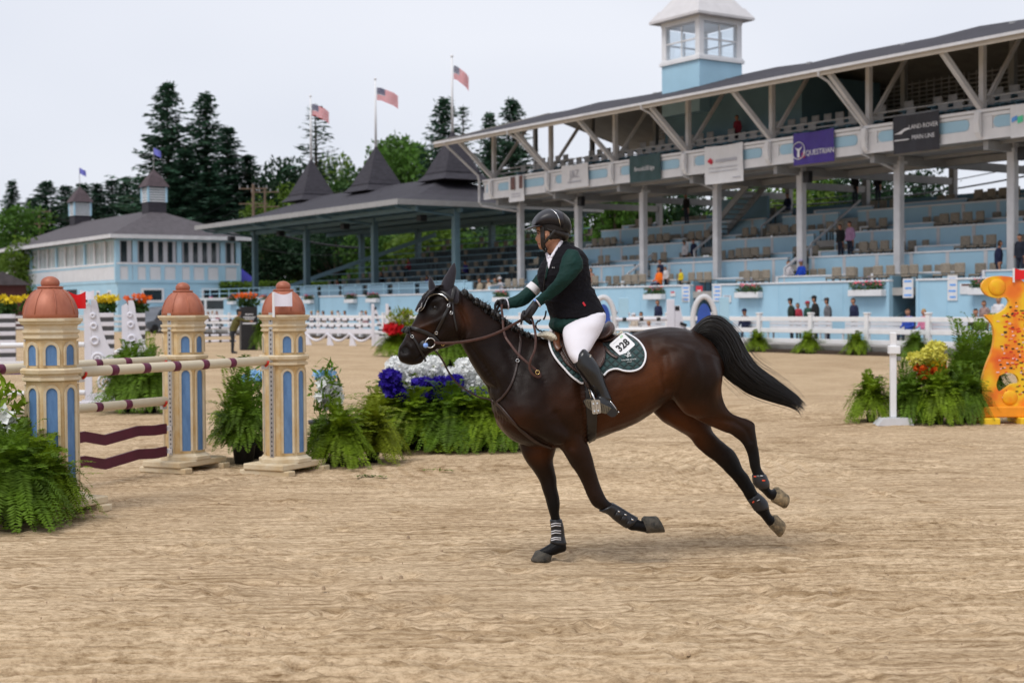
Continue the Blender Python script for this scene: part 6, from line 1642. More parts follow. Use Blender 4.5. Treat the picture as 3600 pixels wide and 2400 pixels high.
def quads(C, U, W, name, mt):
    """diamond leaf faces: centres C, half axes U, W (n,3)"""
    n = len(C); V = np.stack([C - U, C + W, C + U, C - W], 1).reshape(-1, 3); F = np.arange(4 * n).reshape(n, 4)
    return fastmesh(name, V, F, mt)
def unit(v): return v / (np.linalg.norm(v, axis=-1, keepdims=True) + 1e-9)
def conifer_meshes(Ht, Rb, seed, dens=1.0, sparse=False, mt=None):
    rs = np.random.RandomState(seed); tk = MB(); C, U, W = [], [], []
    tk.tube([(0, 0, 0), (.05, .02, Ht * .5), (0, 0, Ht)], [Ht * .018, Ht * .010, .02], 8)
    z = Ht * .05
    while z < Ht * .985:
        t = z / Ht; nb = int((5 if sparse else 7) * (1 - .35 * t)) + 1
        ph = rs.rand() * 6.28
        for k in range(nb):
            if rs.rand() < .10: continue
            L_ = Rb * (1 - t) ** .80 * (.42 + .66 * rs.rand()) + .22
            if rs.rand() < .12: L_ *= 1.25
            th = ph + k * 6.28 / nb + rs.randn() * .22; d = np.array((math.cos(th), math.sin(th), 0.0))
            sl = (-.18 + .45 * t) + rs.randn() * .10          # lower limbs droop, upper ones rise
            m_ = max(3, int(L_ * (2.6 if sparse else 3.6) * dens)); s = (np.arange(m_) + rs.rand(m_)) / m_
            lift = sl * s * L_ + .10 * L_ * s ** 2.2
            P = d[None] * (s * L_)[:, None]; P[:, 2] = z + lift
            if sparse or L_ > 1.5: tk.tube([(0, 0, z), tuple(P[m_ // 2]), tuple(P[-1])], [.035, .022, .008], 4, cap=False)
            side = np.cross(d, (0, 0, 1.0)); wdt = (.26 + .36 * (1 - s) * L_ * .32) * (.7 if sparse else 1)
            for q in range(2 if sparse else 4):
                off = rs.randn(m_)[:, None] * side[None] * wdt[:, None]; off[:, 2] += rs.randn(m_) * .07 - .05
                u = unit(d[None] + side[None] * rs.randn(m_)[:, None] * .6 + np.stack([np.zeros(m_), np.zeros(m_), rs.randn(m_) * .25 - .12], 1)) * (.24 + .26 * rs.rand(m_))[:, None]
                w = np.cross(unit(u), unit(rs.randn(m_, 3) * .5 + np.array((0, 0, 1.0)))) * (.085 + .05 * rs.rand(m_))[:, None]
                C.append(P + off); U.append(u); W.append(w)
        z += (.60 if sparse else .40) * (1 - .35 * t) * (Ht / 22) ** .5
    C, U, W = np.concatenate(C), np.concatenate(U), np.concatenate(W)
    return tk.mesh('trunk', M_BARK), quads(C, U, W, 'crown', mt or M_SPRUCE)
def broadleaf_meshes(Ht, Rw, seed, mt, n=5200, leaf=.26, nl=11, base=.28):
    rs = np.random.RandomState(seed); tk = MB()
    tk.tube([(0, 0, 0), (.1, .05, Ht * .25), (0, .1, Ht * .5), (.1, 0, Ht * .75)], [Ht * .026, Ht * .02, Ht * .012, .05], 8)
    C, U, W = [], [], []
    for k in range(nl):
        th, ph_ = rs.rand() * 6.28, (rs.rand() ** .8)
        rr = Rw * (.25 + .5 * rs.rand()) * math.sin(math.pi * (.18 + .72 * ph_)) ** .7; zc = Ht * (base + .08 + (1 - base - .2) * ph_)
        c = np.array((rr * math.cos(th), rr * math.sin(th), zc)); R_ = Rw * (.30 + .22 * rs.rand())
        tk.tube([(0, 0, Ht * (.2 + .3 * ph_)), tuple(c * np.array((.5, .5, .82))), tuple(c)], [Ht * .009, Ht * .006, .03], 5, cap=False)
        m_ = int(n / nl); dd = unit(rs.randn(m_, 3)); rad = R_ * (.55 + .5 * rs.rand(m_) ** .5)
        lump = 1 + .18 * np.sin(dd[:, 0] * 6 + k) * np.sin(dd[:, 1] * 5 + 2 * k) + .12 * np.sin(dd[:, 2] * 9 + k)
        P = c + dd * (rad * lump)[:, None] * np.array((1, 1, .82))
        u = unit(dd * .3 + rs.randn(m_, 3)) * (leaf * (.6 + .8 * rs.rand(m_)))[:, None]
        w = np.cross(unit(u), unit(rs.randn(m_, 3))) * (leaf * .55 * (.6 + .8 * rs.rand(m_)))[:, None]
        C.append(P); U.append(u); W.append(w)
    return tk.mesh('trunk', M_BARK), quads(np.concatenate(C), np.concatenate(U), np.concatenate(W), 'crown', mt)
def tree(name, label, meshes, p, h_scale, rz, grp, wx=1.0):
    o = thing(name, label, 'tree', p, rz, grp)
    a_, b_ = inst('trunk', meshes[0], o), inst('crown', meshes[1], o)
    b_['kind'] = 'stuff'
    o.scale = (h_scale * wx, h_scale * wx, h_scale); return o
CON = [conifer_meshes(22, 7.6, 1), conifer_meshes(22, 7.0, 2), conifer_meshes(22, 6.2, 3, 1.1, mt=M_SPRUCE2), conifer_meshes(22, 7.0, 4, 1.0, True), conifer_meshes(22, 4.8, 5, 1.1, mt=M_SPRUCE2)]
def htop(x, y, Y): return at(x, y, Y)
def place_con(v, x, y, Y, label, wx=1.0, name='spruce_tree', grp='tall spruces beyond the clubhouse'):
    p = at(x, y, Y); tree(name, label, CON[v], (p.x, p.y, -.1), (p.z + .1) / 22, rnd.random() * 6, grp, wx)
place_con(0, 588, 282, 150, 'tallest spruce of the pair right of the near cupola', 1.0)
place_con(1, 722, 318, 153, 'second tallest spruce just right of the tallest one', 1.05)
place_con(2, 800, 440, 150, 'dense dark spruce on the right flank of the tall pair', 1.25)
place_con(2, 650, 520, 147, 'dense dark spruce in front of the tall pair', 1.5)
place_con(4, 872, 540, 152, 'shorter dark spruce at the right edge of the spruce clump', 1.5)
place_con(2, 735, 600, 143, 'broad dark spruce low between the tall pair', 1.9)
for i, (x, y, w_) in enumerate(((42, 630, 1.1), (163, 632, 1.4), (232, 648, 1.5), (288, 640, 1.5), (340, 640, 1.5), (394, 628, 1.6), (444, 618, 1.5), (500, 615, 1.6), (115, 690, 1.7), (545, 660, 1.5))):
    place_con((4, 0, 2, 1, 4, 2, 4, 1, 2, 4)[i], x, y, 178 + (i % 3) * 4, f'{("sparse", "pointed", "dark", "narrow", "slim", "dense", "straight", "tall", "bushy", "half hidden")[i]} spruce in the row behind the clubhouse, number {i + 1} from the left'.replace(', number ' + str(i + 1) + ' from the left', (' nearest the left edge', ' second from the left', ' above the clubhouse roof left end', ' behind the far cupola', ' just right of the far cupola', ' midway between the cupolas', ' left of the near cupola', ' behind the near cupola', ' low in the gap at left', ' under the tallest spruce')[i]), w_, grp='row of spruces behind the clubhouse')
place_con(3, 1108, 362, 150, 'sparse open spruce behind the left pavilion flag', 1.15)
place_con(0, 1560, 338, 142, 'spruce left of the right flagpole above the pavilion', .95)
place_con(3, 1628, 368, 146, 'thin spruce behind the right flagpole', .9)
place_con(1, 1722, 388, 138, 'spruce left of the grandstand roof tip', .85)
place_con(0, 1802, 340, 140, 'spruce behind the grandstand left roof end', .95)
BRO = {'a': broadleaf_meshes(14, 5.2, 11, M_LF1), 'b': broadleaf_meshes(14, 5.0, 12, M_LF2), 'c': broadleaf_meshes(14, 5.4, 13, M_LF3), 'd': broadleaf_meshes(9, 4.6, 14, M_LF4, 3600, .24), 'e': broadleaf_meshes(13, 4.2, 15, M_LF3, 2600, .24, 8)}
BH = {'a': 14, 'b': 14, 'c': 14, 'd': 9, 'e': 13}
def place_bro(v, x, y, Y, label, wx=1.0, grp='leafy trees behind the stands'):
    p = at(x, y, Y); tree('leafy_tree', label, BRO[v], (p.x, p.y, -.1), (p.z + .1) / BH[v] / .96, rnd.random() * 6, grp, wx)
place_bro('a', 1385, 470, 150, 'big fresh green tree right of the middle pavilion flag', .75)
place_bro('a', 1470, 500, 155, 'fresh green tree left of the right flagpole', .7)
place_bro('b', 1265, 560, 158, 'mid green tree behind the middle turret', .9)
place_bro('e', 965, 570, 150, 'dark open tree left of the left turret', .8)
place_bro('e', 1040, 560, 156, 'dark tree behind the left turret', .8)
place_bro('d', 1010, 680, 140, 'yellow green bush tree left of the left turret', .8)
place_bro('d', 1215, 590, 165, 'yellow green tree between the left and middle turrets', .55)
place_bro('a', 30, 720, 150, 'bright green tree at the left edge of the photo', 1.2)
place_bro('d', 75, 860, 135, 'low yellow green tree at the left edge', 1.0)
for i, (v, x, y, Y, w_) in enumerate((('c', 930, 780, 128, 1.2), ('b', 1060, 770, 132, 1.1), ('c', 1180, 760, 126, 1.2), ('a', 1300, 800, 125, .9), ('b', 1400, 770, 128, 1.1), ('d', 1480, 800, 118, 1.1), ('a', 1560, 790, 118, 1.0), ('c', 1650, 780, 122, 1.1), ('b', 1760, 780, 118, 1.2))):
    place_bro(v, x, y, Y, 'leafy tree seen under the pavilion roof ' + ('at its left post', 'right of its left post', 'left of its middle post', 'just right of its middle post', 'between its middle and right posts', 'lighter one left of its right post', 'right of its right post', 'darkest one near the grandstand', 'behind the first grandstand column')[i], w_, 'trees seen under the pavilion roof')
for i, (v, x, y, Y, w_) in enumerate((('c', 2060, 590, 112, .8), ('a', 2160, 640, 108, .9), ('b', 2280, 640, 112, .9), ('c', 2420, 620, 110, .8), ('a', 2640, 640, 104, .8), ('d', 2760, 650, 100, .9), ('a', 2860, 620, 102, .8), ('b', 2960, 600, 104, .8), ('c', 3080, 560, 100, .8), ('c', 3200, 570, 102, .75), ('d', 3480, 860, 96, .7))):
    place_bro(v, x, y, Y, 'leafy tree seen between the grandstand storeys ' + ('right of the first column', 'left of the second column', 'right of the second column', 'behind the stairs', 'right of the third column', 'yellow green beside the third column', 'left of the fourth column', 'right of the fourth column', 'left of the fifth column', 'at the fifth column', 'low at the right end')[i], w_, 'trees seen through the grandstand')
# clipped hedge in the distance
rsh = np.random.RandomState(31); n_ = 5200
C_ = np.stack([(rsh.rand(n_) - .5) * 9, (rsh.rand(n_) - .5) * 1.4, .2 + rsh.rand(n_) ** .7 * 2.6], 1); U_ = unit(rsh.randn(n_, 3)) * .16; W_ = np.cross(unit(U_), unit(rsh.randn(n_, 3))) * .08
p = at(965, 1000, 118); hd = thing('hedge', 'bright clipped yellow green hedge behind the clubhouse corner', 'hedge', (p.x, p.y, 1.2), .15)
inst('foliage', quads(C_, U_, W_, 'hedge', M_LF4), hd)['kind'] = 'stuff'
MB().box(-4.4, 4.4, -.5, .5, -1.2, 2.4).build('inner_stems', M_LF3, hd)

# ------------------------------------------------------------------ ferns and flowers
M_FERN = leaf_mat('fern_green', (.185, .28, .014), .5, .42, 5.0); M_FERN2 = leaf_mat('deep_fern_green', (.115, .205, .014), .5, .4, 5.0); M_FERN3 = leaf_mat('yellowish_fern_green', (.22, .27, .015), .4, .38, 5.0)
M_POT = mat('black_plastic_pot', (.012, .012, .013), .5, .2, 10)
def fern_mesh(seed, nf=190, Rr=.47, crown=.40, rise=.30, mt=None, pin=34, droop=1.0, up=0.0):
    rs = np.random.RandomState(seed); C, U, W = [], [], []
    for k in range(nf):
        th = rs.rand() * 6.28; L_ = Rr * (.65 + .75 * rs.rand()); el = rs.rand()
        d = np.array((math.cos(th), math.sin(th), 0)); s = (np.arange(pin) + .5) / pin
        if k % 5 < 2:                                  # young upright fronds
            hgt = rise * (.2 + 1.15 * el ** 1.6); rad = L_ * (.35 + .7 * rs.rand()) * s ** 1.2; z = crown + hgt * np.sin(np.minimum(1, s * 1.15) * 1.57) - .55 * droop * hgt * np.clip(s - .55, 0, 1) ** 1.6
        else:                                          # arching and hanging skirt
            c0 = crown * (.55 + .45 * rs.rand()); hgt = rise * (.2 + .75 * el)
            rad = L_ * s * (1.2 - .35 * el) * (1 - .10 * s); z = c0 + hgt * np.sin(np.minimum(1, s * 1.6) * 1.57) - droop * (c0 + hgt) * np.clip(s - .30, 0, 1) ** 1.5 * (1.95 - 1.0 * el)
        if k % 11 == 0: z = crown * .8 + rise * (1.0 + 1.1 * el) * np.sin(np.minimum(1, s * 1.05) * 1.57); rad = L_ * (.15 + .55 * rs.rand()) * s ** 1.4
        z = np.maximum(z + up * s, .02 + .04 * rs.rand())
        P = d[None] * rad[:, None]; P[:, 2] = z
        T = np.gradient(P, axis=0); T = unit(T); side = unit(np.cross(T, np.array((0, 0, 1.0)) + d * .3)); 
        ln = .043 * np.sin(np.clip(s * .93 + .09, 0, 1) * 3.14) ** .6 * (.8 + .4 * rs.rand()) + .008
        for sg in (-1, 1):
            u = unit(side * sg + T * .35 + rs.randn(pin, 3) * .12) * ln[:, None]
            C.append(P + u * .9); U.append(u); W.append(unit(T + rs.randn(pin, 3) * .15) * (.0072 + .003 * rs.rand()))
    return quads(np.concatenate(C), np.concatenate(U), np.concatenate(W), 'fronds', mt or M_FERN)
FERN = [fern_mesh(1), fern_mesh(2, mt=M_FERN3), fern_mesh(3, mt=M_FERN2), fern_mesh(4, 190, .5, .45, .32)]
FPALM = [fern_mesh(7, 130, .40, .36, .46, M_FERN2, 34, .62, .05), fern_mesh(8, 70, .36, .36, .52, M_FERN, 34, .55, .08)]
pot_me = MB().lathe([(.13, 0), (.165, .26), (.18, .27), (.18, .30), (.15, .30), (.14, .24)], 16).mesh('pot', M_POT, True)
def fern(label, p, sc, v=0, grp='potted ferns', name='potted_fern', me=None, zs=None, pot=True):
    o = thing(name, label, 'fern', p, rnd.random() * 6, grp)
    f = inst('fronds', me or FERN[v], o); f['kind'] = 'stuff'
    if pot: inst('pot', pot_me, o, sc=(.8, .8, .8) if name == 'potted_palm' else (.5, .5, .45))
    o.scale = (sc, sc, zs or sc); return o
def blossom_mesh(pts, r, mt, seed, petals=5, cup=.35, rv=.35):
    rs = np.random.RandomState(seed); pts = np.asarray(pts, float); n = len(pts); C, U, W = [], [], []
    nrm = unit(rs.randn(n, 3) * .7 + np.array((0, -.35, .6)))
    a = unit(np.cross(nrm, rs.randn(n, 3))); b_ = np.cross(nrm, a); rr = r * (1 + rv * rs.randn(n).clip(-1, 1))
    for k in range(petals):
        t = k * 6.2832 / petals; d = unit(a * math.cos(t) + b_ * math.sin(t) + nrm * cup)
        C.append(pts + d * (rr * .55)[:, None]); U.append(d * (rr * .55)[:, None]); W.append(unit(np.cross(d, nrm)) * (rr * .34)[:, None])
    return quads(np.concatenate(C), np.concatenate(U), np.concatenate(W), 'blossoms', mt)
def petal(name, c, var=.1): return leaf_mat(name, c, var, .25, 12.0)
M_PW = petal('white_petals', (.82, .83, .82), .05); M_PB = petal('violet_blue_petals', (.030, .012, .30), .4); M_PLB = petal('light_blue_petals', (.28, .52, .78), .2); M_PY = petal('yellow_petals', (.72, .55, .02), .2); M_PYG = petal('pale_yellow_petals', (.68, .64, .12), .2); M_PO = petal('orange_petals', (.72, .13, .015), .25); M_PR = petal('red_petals', (.55, .012, .02), .25)
def blob_pts(rs, n, c, rx, ry, rz_, shell=.45):
    d = unit(rs.randn(n, 3)); r_ = shell + (1 - shell) * rs.rand(n) ** .5
    return np.array(c) + d * r_[:, None] * np.array((rx, ry, rz_))
def arrangement(name, label, p, parts, leaves=None, pot=None, grp='flower arrangements by the jumps'):
    """parts: (points, radius, material); leaves: (points, size, material)"""
    o = thing(name, label, 'flowers', p, 0, grp)
    for i, (pts, r, mt) in enumerate(parts): inst('blossoms', blossom_mesh(pts, r, mt, 50 + i), o)['kind'] = 'stuff'
    if leaves:
        pts, s_, mt = leaves; rs = np.random.RandomState(77); n = len(pts); u = unit(rs.randn(n, 3) + np.array((0, 0, .3))) * (s_ * (.6 + .8 * rs.rand(n)))[:, None]; w = np.cross(unit(u), unit(rs.randn(n, 3))) * s_ * .35
        inst('foliage', quads(np.asarray(pts), u, w, 'foliage', mt), o)['kind'] = 'stuff'
    if pot: inst('pot', pot_me, o, sc=pot)
    return o
rsf = np.random.RandomState(9)
# fern bank and white / violet flowers in front of the horse's chest
for i, (x, y, sc, v, w_) in enumerate(((1335, 1588, 1.05, 1, 'at the left end'), (1455, 1590, 1.12, 0, 'second from the left end'), (1585, 1592, 1.12, 2, 'third from the left end'), (1700, 1592, 1.1, 0, 'below the horse chest'), (1800, 1590, 1.0, 2, 'right, beside the foreleg'), (1395, 1560, 1.25, 0, 'in the back row left'), (1525, 1560, 1.3, 1, 'in the back row middle'), (1660, 1562, 1.3, 0, 'in the back row right'))):
    p = ground(x, y); fern(f'feathery fern of the flower bank {w_}', p + Vector((0, .35, 0)), sc * 1.08, v, 'ferns of the flower bank', zs=sc * .84)
p = gback(1525, 1592, .75); k = p.y / FPX
wp_ = np.concatenate([blob_pts(rsf, 330, ((x - 1525) * k, 0, 1.8 - (y - 1078) * k), 44 * k, .22, 40 * k) for x, y in ((1400, 1292), (1460, 1320), (1520, 1290), (1580, 1330), (1640, 1300), (1690, 1330), (1545, 1360), (1660, 1370), (1450, 1370))])
bp2 = np.concatenate([blob_pts(rsf, 190, ((x - 1525) * k, -.26, 1.8 - (y - 1078) * k), 36 * k, .16, 22 * k) for x, y in ((1380, 1340), (1390, 1370), (1430, 1385), (1500, 1385), (1490, 1345), (1560, 1345), (1575, 1390), (1610, 1400), (1665, 1395), (1700, 1385), (1600, 1340), (1380, 1318))])
lv = blob_pts(rsf, 900, (0, .02, .62), 1.9 * 95 * k, .25, .35, .1)
arrangement('flower_bank', 'mass of white blossoms over violet blue ones behind the ferns', p, [(wp_, .030, M_PW), (bp2, .036, M_PB)], (lv, .07, M_FERN2))
# fern left of it, beside the right pillar
for x, y, sc, v, lb in ((1195, 1655, .85, 0, 'full light green fern right of the right pillar'), (1310, 1640, .85, 1, 'yellowish fern between the right pillar and the flower bank'), (1130, 1640, .62, 2, 'darker fern tucked against the right pillar')):
    fern(lb, gback(x, y, .4), sc, v)
p = gback(1150, 1600, .5); k = p.y / FPX
arrangement('lily_arrangement', 'white and light blue lilies standing right of the right pillar', p, [(np.concatenate([blob_pts(rsf, 60, ((x - 1150) * k, 0, 1.8 - (y - 1081) * k), 30 * k, .12, 26 * k) for x, y in ((1135, 1400), (1170, 1375), (1180, 1410), (1150, 1352))]), .055, M_PW), (blob_pts(rsf, 40, (-.02, .05, 1.8 - (1318 - 1081) * k), 44 * k, .12, 20 * k), .045, M_PLB)], (blob_pts(rsf, 300, (0, 0, .75), .22, .2, .42, .1), .06, M_FERN2), 1.3)
# palm-like plant in the black pot between the pillars
p = gback(858, 1640, .25)
o = fern('leafy palm in a black pot between the two rear pillars', p, 1.0, 0, 'potted ferns', 'potted_palm', FPALM[0])
fern('tall dark green plant behind the potted palm', p + Vector((-.25, .5, 0)), .8, 0, 'potted ferns', 'potted_palm', FPALM[1], pot=False)
k = (p.y + .5) / FPX
arrangement('blue_flower_arrangement', 'light blue flowers above the potted palm between the pillars', p + Vector((0, .5, 0)), [(blob_pts(rsf, 70, (.06, 0, 1.8 - (1330 - 1083) * k), 60 * k, .15, 22 * k), .05, M_PLB)], (blob_pts(rsf, 500, (0, 0, .72), .3, .25, .4, .1), .06, M_FERN2), 1.0)
# near left fern and lilies
for x, y, sc, v, lb in ((40, 1885, .95, 2, 'dark fern in the lower left corner'), (160, 1862, .82, 0, 'drooping fern at the foot of the near pillar'), (-60, 1850, 1.0, 1, 'yellowish fern at the left edge'), (80, 1850, .95, 0, 'taller fern behind the corner ferns')):
    fern(lb, gback(x, y, .45), sc, v)
p = gback(40, 1850, .5); k = p.y / FPX
arrangement('lily_arrangement', 'white lilies at the left edge beside the near pillar', p, [(np.concatenate([blob_pts(rsf, 9, ((x - 40) * k, -.1, 1.8 - (y - 1086) * k), 26 * k, .1, 24 * k) for x, y in ((25, 1475), (15, 1530), (5, 1580), (55, 1500))]), .085, M_PW)], (blob_pts(rsf, 260, (-.05, 0, .8), .22, .2, .45, .1), .07, M_FERN), 1.2)
fern('feathery asparagus fern rising at the left edge', p + Vector((-.25, .1, 0)), 1.15, 0, 'potted ferns', 'potted_palm', FPALM[1])
# fern behind the jump
for x, y, sc, lb in ((455, 1455, 1.35, 'round fern behind the jump poles, left one'), (530, 1458, 1.25, 'round fern behind the jump poles, right one')):
    fern(lb, gback(x, y, .5), sc, 2)
fern('small feathery plant behind the white wings', gback(530, 1425, .6), 1.0, 0, 'potted ferns', 'potted_palm', FPALM[1])
# right hand cluster by the orange scroll jump
for x, y, sc, v, lb in ((3062, 1494, .88, 0, 'fern left of the white timing post'), (3200, 1497, .85, 2, 'fern right of the white timing post'), (3300, 1500, .95, 0, 'large fern under the orange flowers'), (3395, 1498, .95, 2, 'dark fern beside the orange scroll')):
    fern(lb, gback(x, y, .5), sc, v)
for x, y, sc, lb in ((3385, 1480, 1.25, 'tall bushy plant left of the orange scroll'), (3450, 1470, 1.3, 'tall bushy plant touching the orange scroll'), (3180, 1478, .8, 'upright fern behind the timing post')):
    fern(lb, gback(x, y, .8), sc, 0, 'potted ferns', 'potted_palm', FPALM[0])
p = gback(3265, 1495, .55); k = p.y / FPX
arrangement('flower_arrangement', 'yellow and orange flowers beside the orange scroll jump', p, [(np.concatenate([blob_pts(rsf, 130, ((x - 3265) * k, 0, 1.8 - (y - 1066) * k), 36 * k, .17, 26 * k) for x, y in ((3290, 1225), (3265, 1250), (3300, 1260), (3225, 1262))]), .036, M_PYG), (blob_pts(rsf, 120, (.1, -.02, 1.8 - (1278 - 1066) * k), 34 * k, .12, 14 * k), .04, M_PY), (np.concatenate([blob_pts(rsf, 80, ((x - 3265) * k, -.05, 1.8 - (y - 1066) * k), 24 * k, .12, 18 * k) for x, y in ((3230, 1295), (3265, 1310), (3300, 1300), (3245, 1325), (3295, 1338))]), .040, M_PO)], (blob_pts(rsf, 420, (0, 0, .65), .32, .25, .45, .1), .06, M_FERN2), 1.2)
# ferns at the foot of the arena fence
for i, x in enumerate((2661, 2841, 3012, 3215, 3477)):
    b_ = b_at(x, A_FENCE - .45); fern('fern at the foot of the white fence ' + ('just right of the horse tail', 'second from the tail', 'in the middle of the row', 'left of the yellow flowers', 'behind the orange scroll')[i], G(A_FENCE - .45, b_, 0), 1.12, (0, 0, 0, 2, 0)[i], 'ferns along the white fence', zs=.95)
# flowers and ferns far behind the horse's muzzle
p = ground(1400, 1252); k = p.y / FPX
fern('big fern under red and white flowers left of the muzzle', p, 2.0, 0, zs=1.25); fern('second fern under the red flowers', p + Vector((.9, .6, 0)), 1.9, 2, zs=1.5)
arrangement('flower_arrangement', 'red and white flowers far behind the horse muzzle', p + Vector((0, -.5, 0)), [(blob_pts(rsf, 90, (-.1, -.2, 1.8 - (1155 - 1079) * k), 34 * k, .25, 15 * k), .13, M_PR), (blob_pts(rsf, 60, (.05, 0, 1.8 - (1128 - 1079) * k), 32 * k, .2, 14 * k), .12, M_PW)], (blob_pts(rsf, 260, (.2, 0, 1.7 - (1110 - 1079) * k), .6, .4, .4, .1), .14, M_FERN3))
fern('dark rounded fern under the horse jaw', ground(1580, 1292), 1.9, 2, zs=1.75); fern('fern behind the one under the jaw', ground(1625, 1275), 1.9, 0, zs=1.8)
# torn sprigs lying on the sand
for x, y, lb in ((1305, 1682, 'torn fern sprig lying on the sand in front of the ferns'), (1540, 1660, 'small green sprig on the sand below the flower bank')):
    p = ground(x, y); rs = np.random.RandomState(int(x)); n = 26; t = np.linspace(0, 1, n); P = np.stack([p.x + (t - .5) * .32, p.y + .05 * np.sin(t * 5), np.full(n, .03)], 1)
    u = unit(rs.randn(n, 3) * np.array((1, 1, .25))) * .035; w = unit(np.cross(u, np.array((0, 0, 1.0)) + rs.randn(n, 3) * .2)) * .010
    o = bpy.data.objects.new('fern_sprig', quads(P, u, w, 'fern_sprig', M_FERN2)); col.objects.link(o); tag(o, lb, 'sprig', 'torn sprigs on the sand')
# ------------------------------------------------------------------ the oxer: three painted pillars, poles, wavy planks
M_STONE = mat('cream_faux_stone', (.66, .54, .34), .7, .2, 5.5, c2=(.52, .33, .13), bump=.25, bscale=20); M_STONE2 = mat('pale_faux_stone', (.66, .57, .42), .7, .2, 6, c2=(.56, .42, .24), bump=.2, bscale=20)
M_NICHE = mat('blue_painted_niche', (.125, .25, .47), .6, .3, 9, c2=(.075, .165, .34), bump=.1, stretch=(2, 2, .6)); M_COPPER = mat('copper_paint', (.44, .155, .09), .5, .3, 4, metal=.12, bump=.15, bscale=12, stretch=(2, 2, .5), c2=(.30, .092, .052))
M_POLE = mat('cream_jump_pole', (.56, .49, .36), .5, .06, 3); M_MAROON = mat('maroon_paint', (.115, .012, .045), .5, .15, 6); M_MAROON2 = mat('dark_maroon_paint', (.085, .008, .026), .5, .15, 6)
near_p, right_p, mid_p = gback(189, 1822, .28), gback(1003, 1668, .22), gback(651, 1658, .22)
pd = (right_p - near_p); pd.z = 0; PL = pd.length; pd.normalize()
off_p = mid_p - pd * PL
def pillar(label, p, facing):
    """facing: unit vector of the face that carries the cup track"""
    ang = math.atan2(facing.y, facing.x)
    o = thing('jump_pillar', label, 'jump pillar', p, ang, 'stone painted jump pillars')
    n8 = lambda prof: MB().lathe(prof, 8, phase=math.pi / 8)
    cs = 1 / math.cos(math.pi / 8)
    n8([(.235 * cs, .20), (.235 * cs, 1.17)]).build('shaft', M_STONE, o)
    n8([(.235 * cs, 1.172), (.275 * cs, 1.185), (.275 * cs, 1.205), (.25 * cs, 1.215), (.25 * cs, 1.232), (.285 * cs, 1.245), (.29 * cs, 1.275), (.27 * cs, 1.29)]).build('band', M_STONE2, o)
    n8([(.235 * cs, 1.292), (.235 * cs, 1.535)]).build('upper_shaft', M_STONE, o)
    n8([(.24 * cs, 1.537), (.262 * cs, 1.55), (.262 * cs, 1.565), (.25 * cs, 1.57), (.25 * cs, 1.585), (.268 * cs, 1.60), (.268 * cs, 1.62), (.245 * cs, 1.625), (.25 * cs, 1.66), (.28 * cs, 1.675), (.285 * cs, 1.69), (.30 * cs, 1.70), (.30 * cs, 1.722), (.28 * cs, 1.724)]).build('cornice', M_STONE2, o)
    n8([(.30 * cs, .13), (.30 * cs, .165), (.27 * cs, .175), (.25 * cs, .198)]).build('plinth', M_STONE2, o)
    for k in range(8):
        t = k * math.pi / 4; c, s_ = math.cos(t), math.sin(t)
        fn_ = lambda x, y, d: ((.2355 + d) * c - x * s_, (.2355 + d) * s_ + x * c, y)
        for z0_, z1_ in ((.23, 1.12), (1.315, 1.495)):
            if k == 0: continue
            w_ = .052; zs = z1_ - w_; arch = [(w_ * math.cos(q), zs + w_ * math.sin(q)) for q in np.linspace(0, math.pi, 9)]
            MB().prism([(w_, z0_)] + arch + [(-w_, z0_)], fn_, -.002, .004).build('niche', M_NICHE, o)
            w2 = .078; outer = [(w2, z0_)] + [(w2 * math.cos(q), zs + w2 * math.sin(q)) for q in np.linspace(0, math.pi, 9)] + [(-w2, z0_)]; inner = [(w_, z0_)] + arch + [(-w_, z0_)]
            fr = MB(); m_ = len(outer)
            fr.v = [fn_(x, y, d) for d in (.0, .020) for (x, y) in outer] + [fn_(x, y, d) for d in (.0, .016) for (x, y) in inner]
            for i in range(m_ - 1):
                fr.f += [(m_ + i, m_ + i + 1, 3 * m_ + i + 1, 3 * m_ + i), (i, i + 1, m_ + i + 1, m_ + i), (2 * m_ + i, 3 * m_ + i, 3 * m_ + i + 1, 2 * m_ + i + 1)]
            fr.m = [0] * len(fr.f); fr.build('arch_frame', M_STONE2, o)
    dome = MB().lathe([(.262, 1.724), (.264, 1.76), (.252, 1.82), (.222, 1.885), (.178, 1.94), (.135, 1.972), (.118, 1.985)], 16, phase=.2); dome.build('dome', M_COPPER, o, True)
    for k in range(8):
        t = .2 + k * math.tau / 8; MB().tube([(r_ * math.cos(t), r_ * math.sin(t), z_) for r_, z_ in ((.264, 1.76), (.253, 1.82), (.223, 1.885), (.179, 1.94), (.137, 1.97))], .006, 5).build('dome_rib', M_COPPER, o, True)
    MB().lathe([(.10, 1.982), (.125, 1.988), (.125, 1.998), (.10, 2.004)], 20).build('collar', M_COPPER, o, True)
    MB().lathe([(.088 * math.cos(t) + .002, 2.03 + .062 * math.sin(t)) for t in np.linspace(-.7, 1.56, 9)], 18).build('finial', M_COPPER, o, True)
    for sx in (-1, 1): MB().bbox(sx * .36 - .07, sx * .36 + .07, -.36, .36, 0, .06, .008).build('foot', M_STONE2, o)
    MB().bbox(-.45, .45, -.29, .29, .062, .128, .010).build('foot_slab', M_STONE2, o); o.scale = (.90, .90, 1)
    tk = MB().box(.2565, .262, -.028, .028, .16, 1.75).build('cup_track', M_METAL, o)
    hs_ = MB()
    for j in range(30): hs_.box(.2622, .2632, -.009, .009, .2 + j * .05, .218 + j * .05)
    h = hs_.build('track_holes', M_BLACK, o); h['kind'] = 'stuff'
    MB().box(.236, .2563, -.04, .04, .15, 1.73).build('track_board', M_STONE2, o)
    return o
pillar('near left stone pillar with copper dome and blue niches', near_p, pd)
pillar('right stone pillar with copper dome behind a white flag', right_p, -pd)
pillar('middle stone pillar with copper dome between the other two', mid_p, -pd)
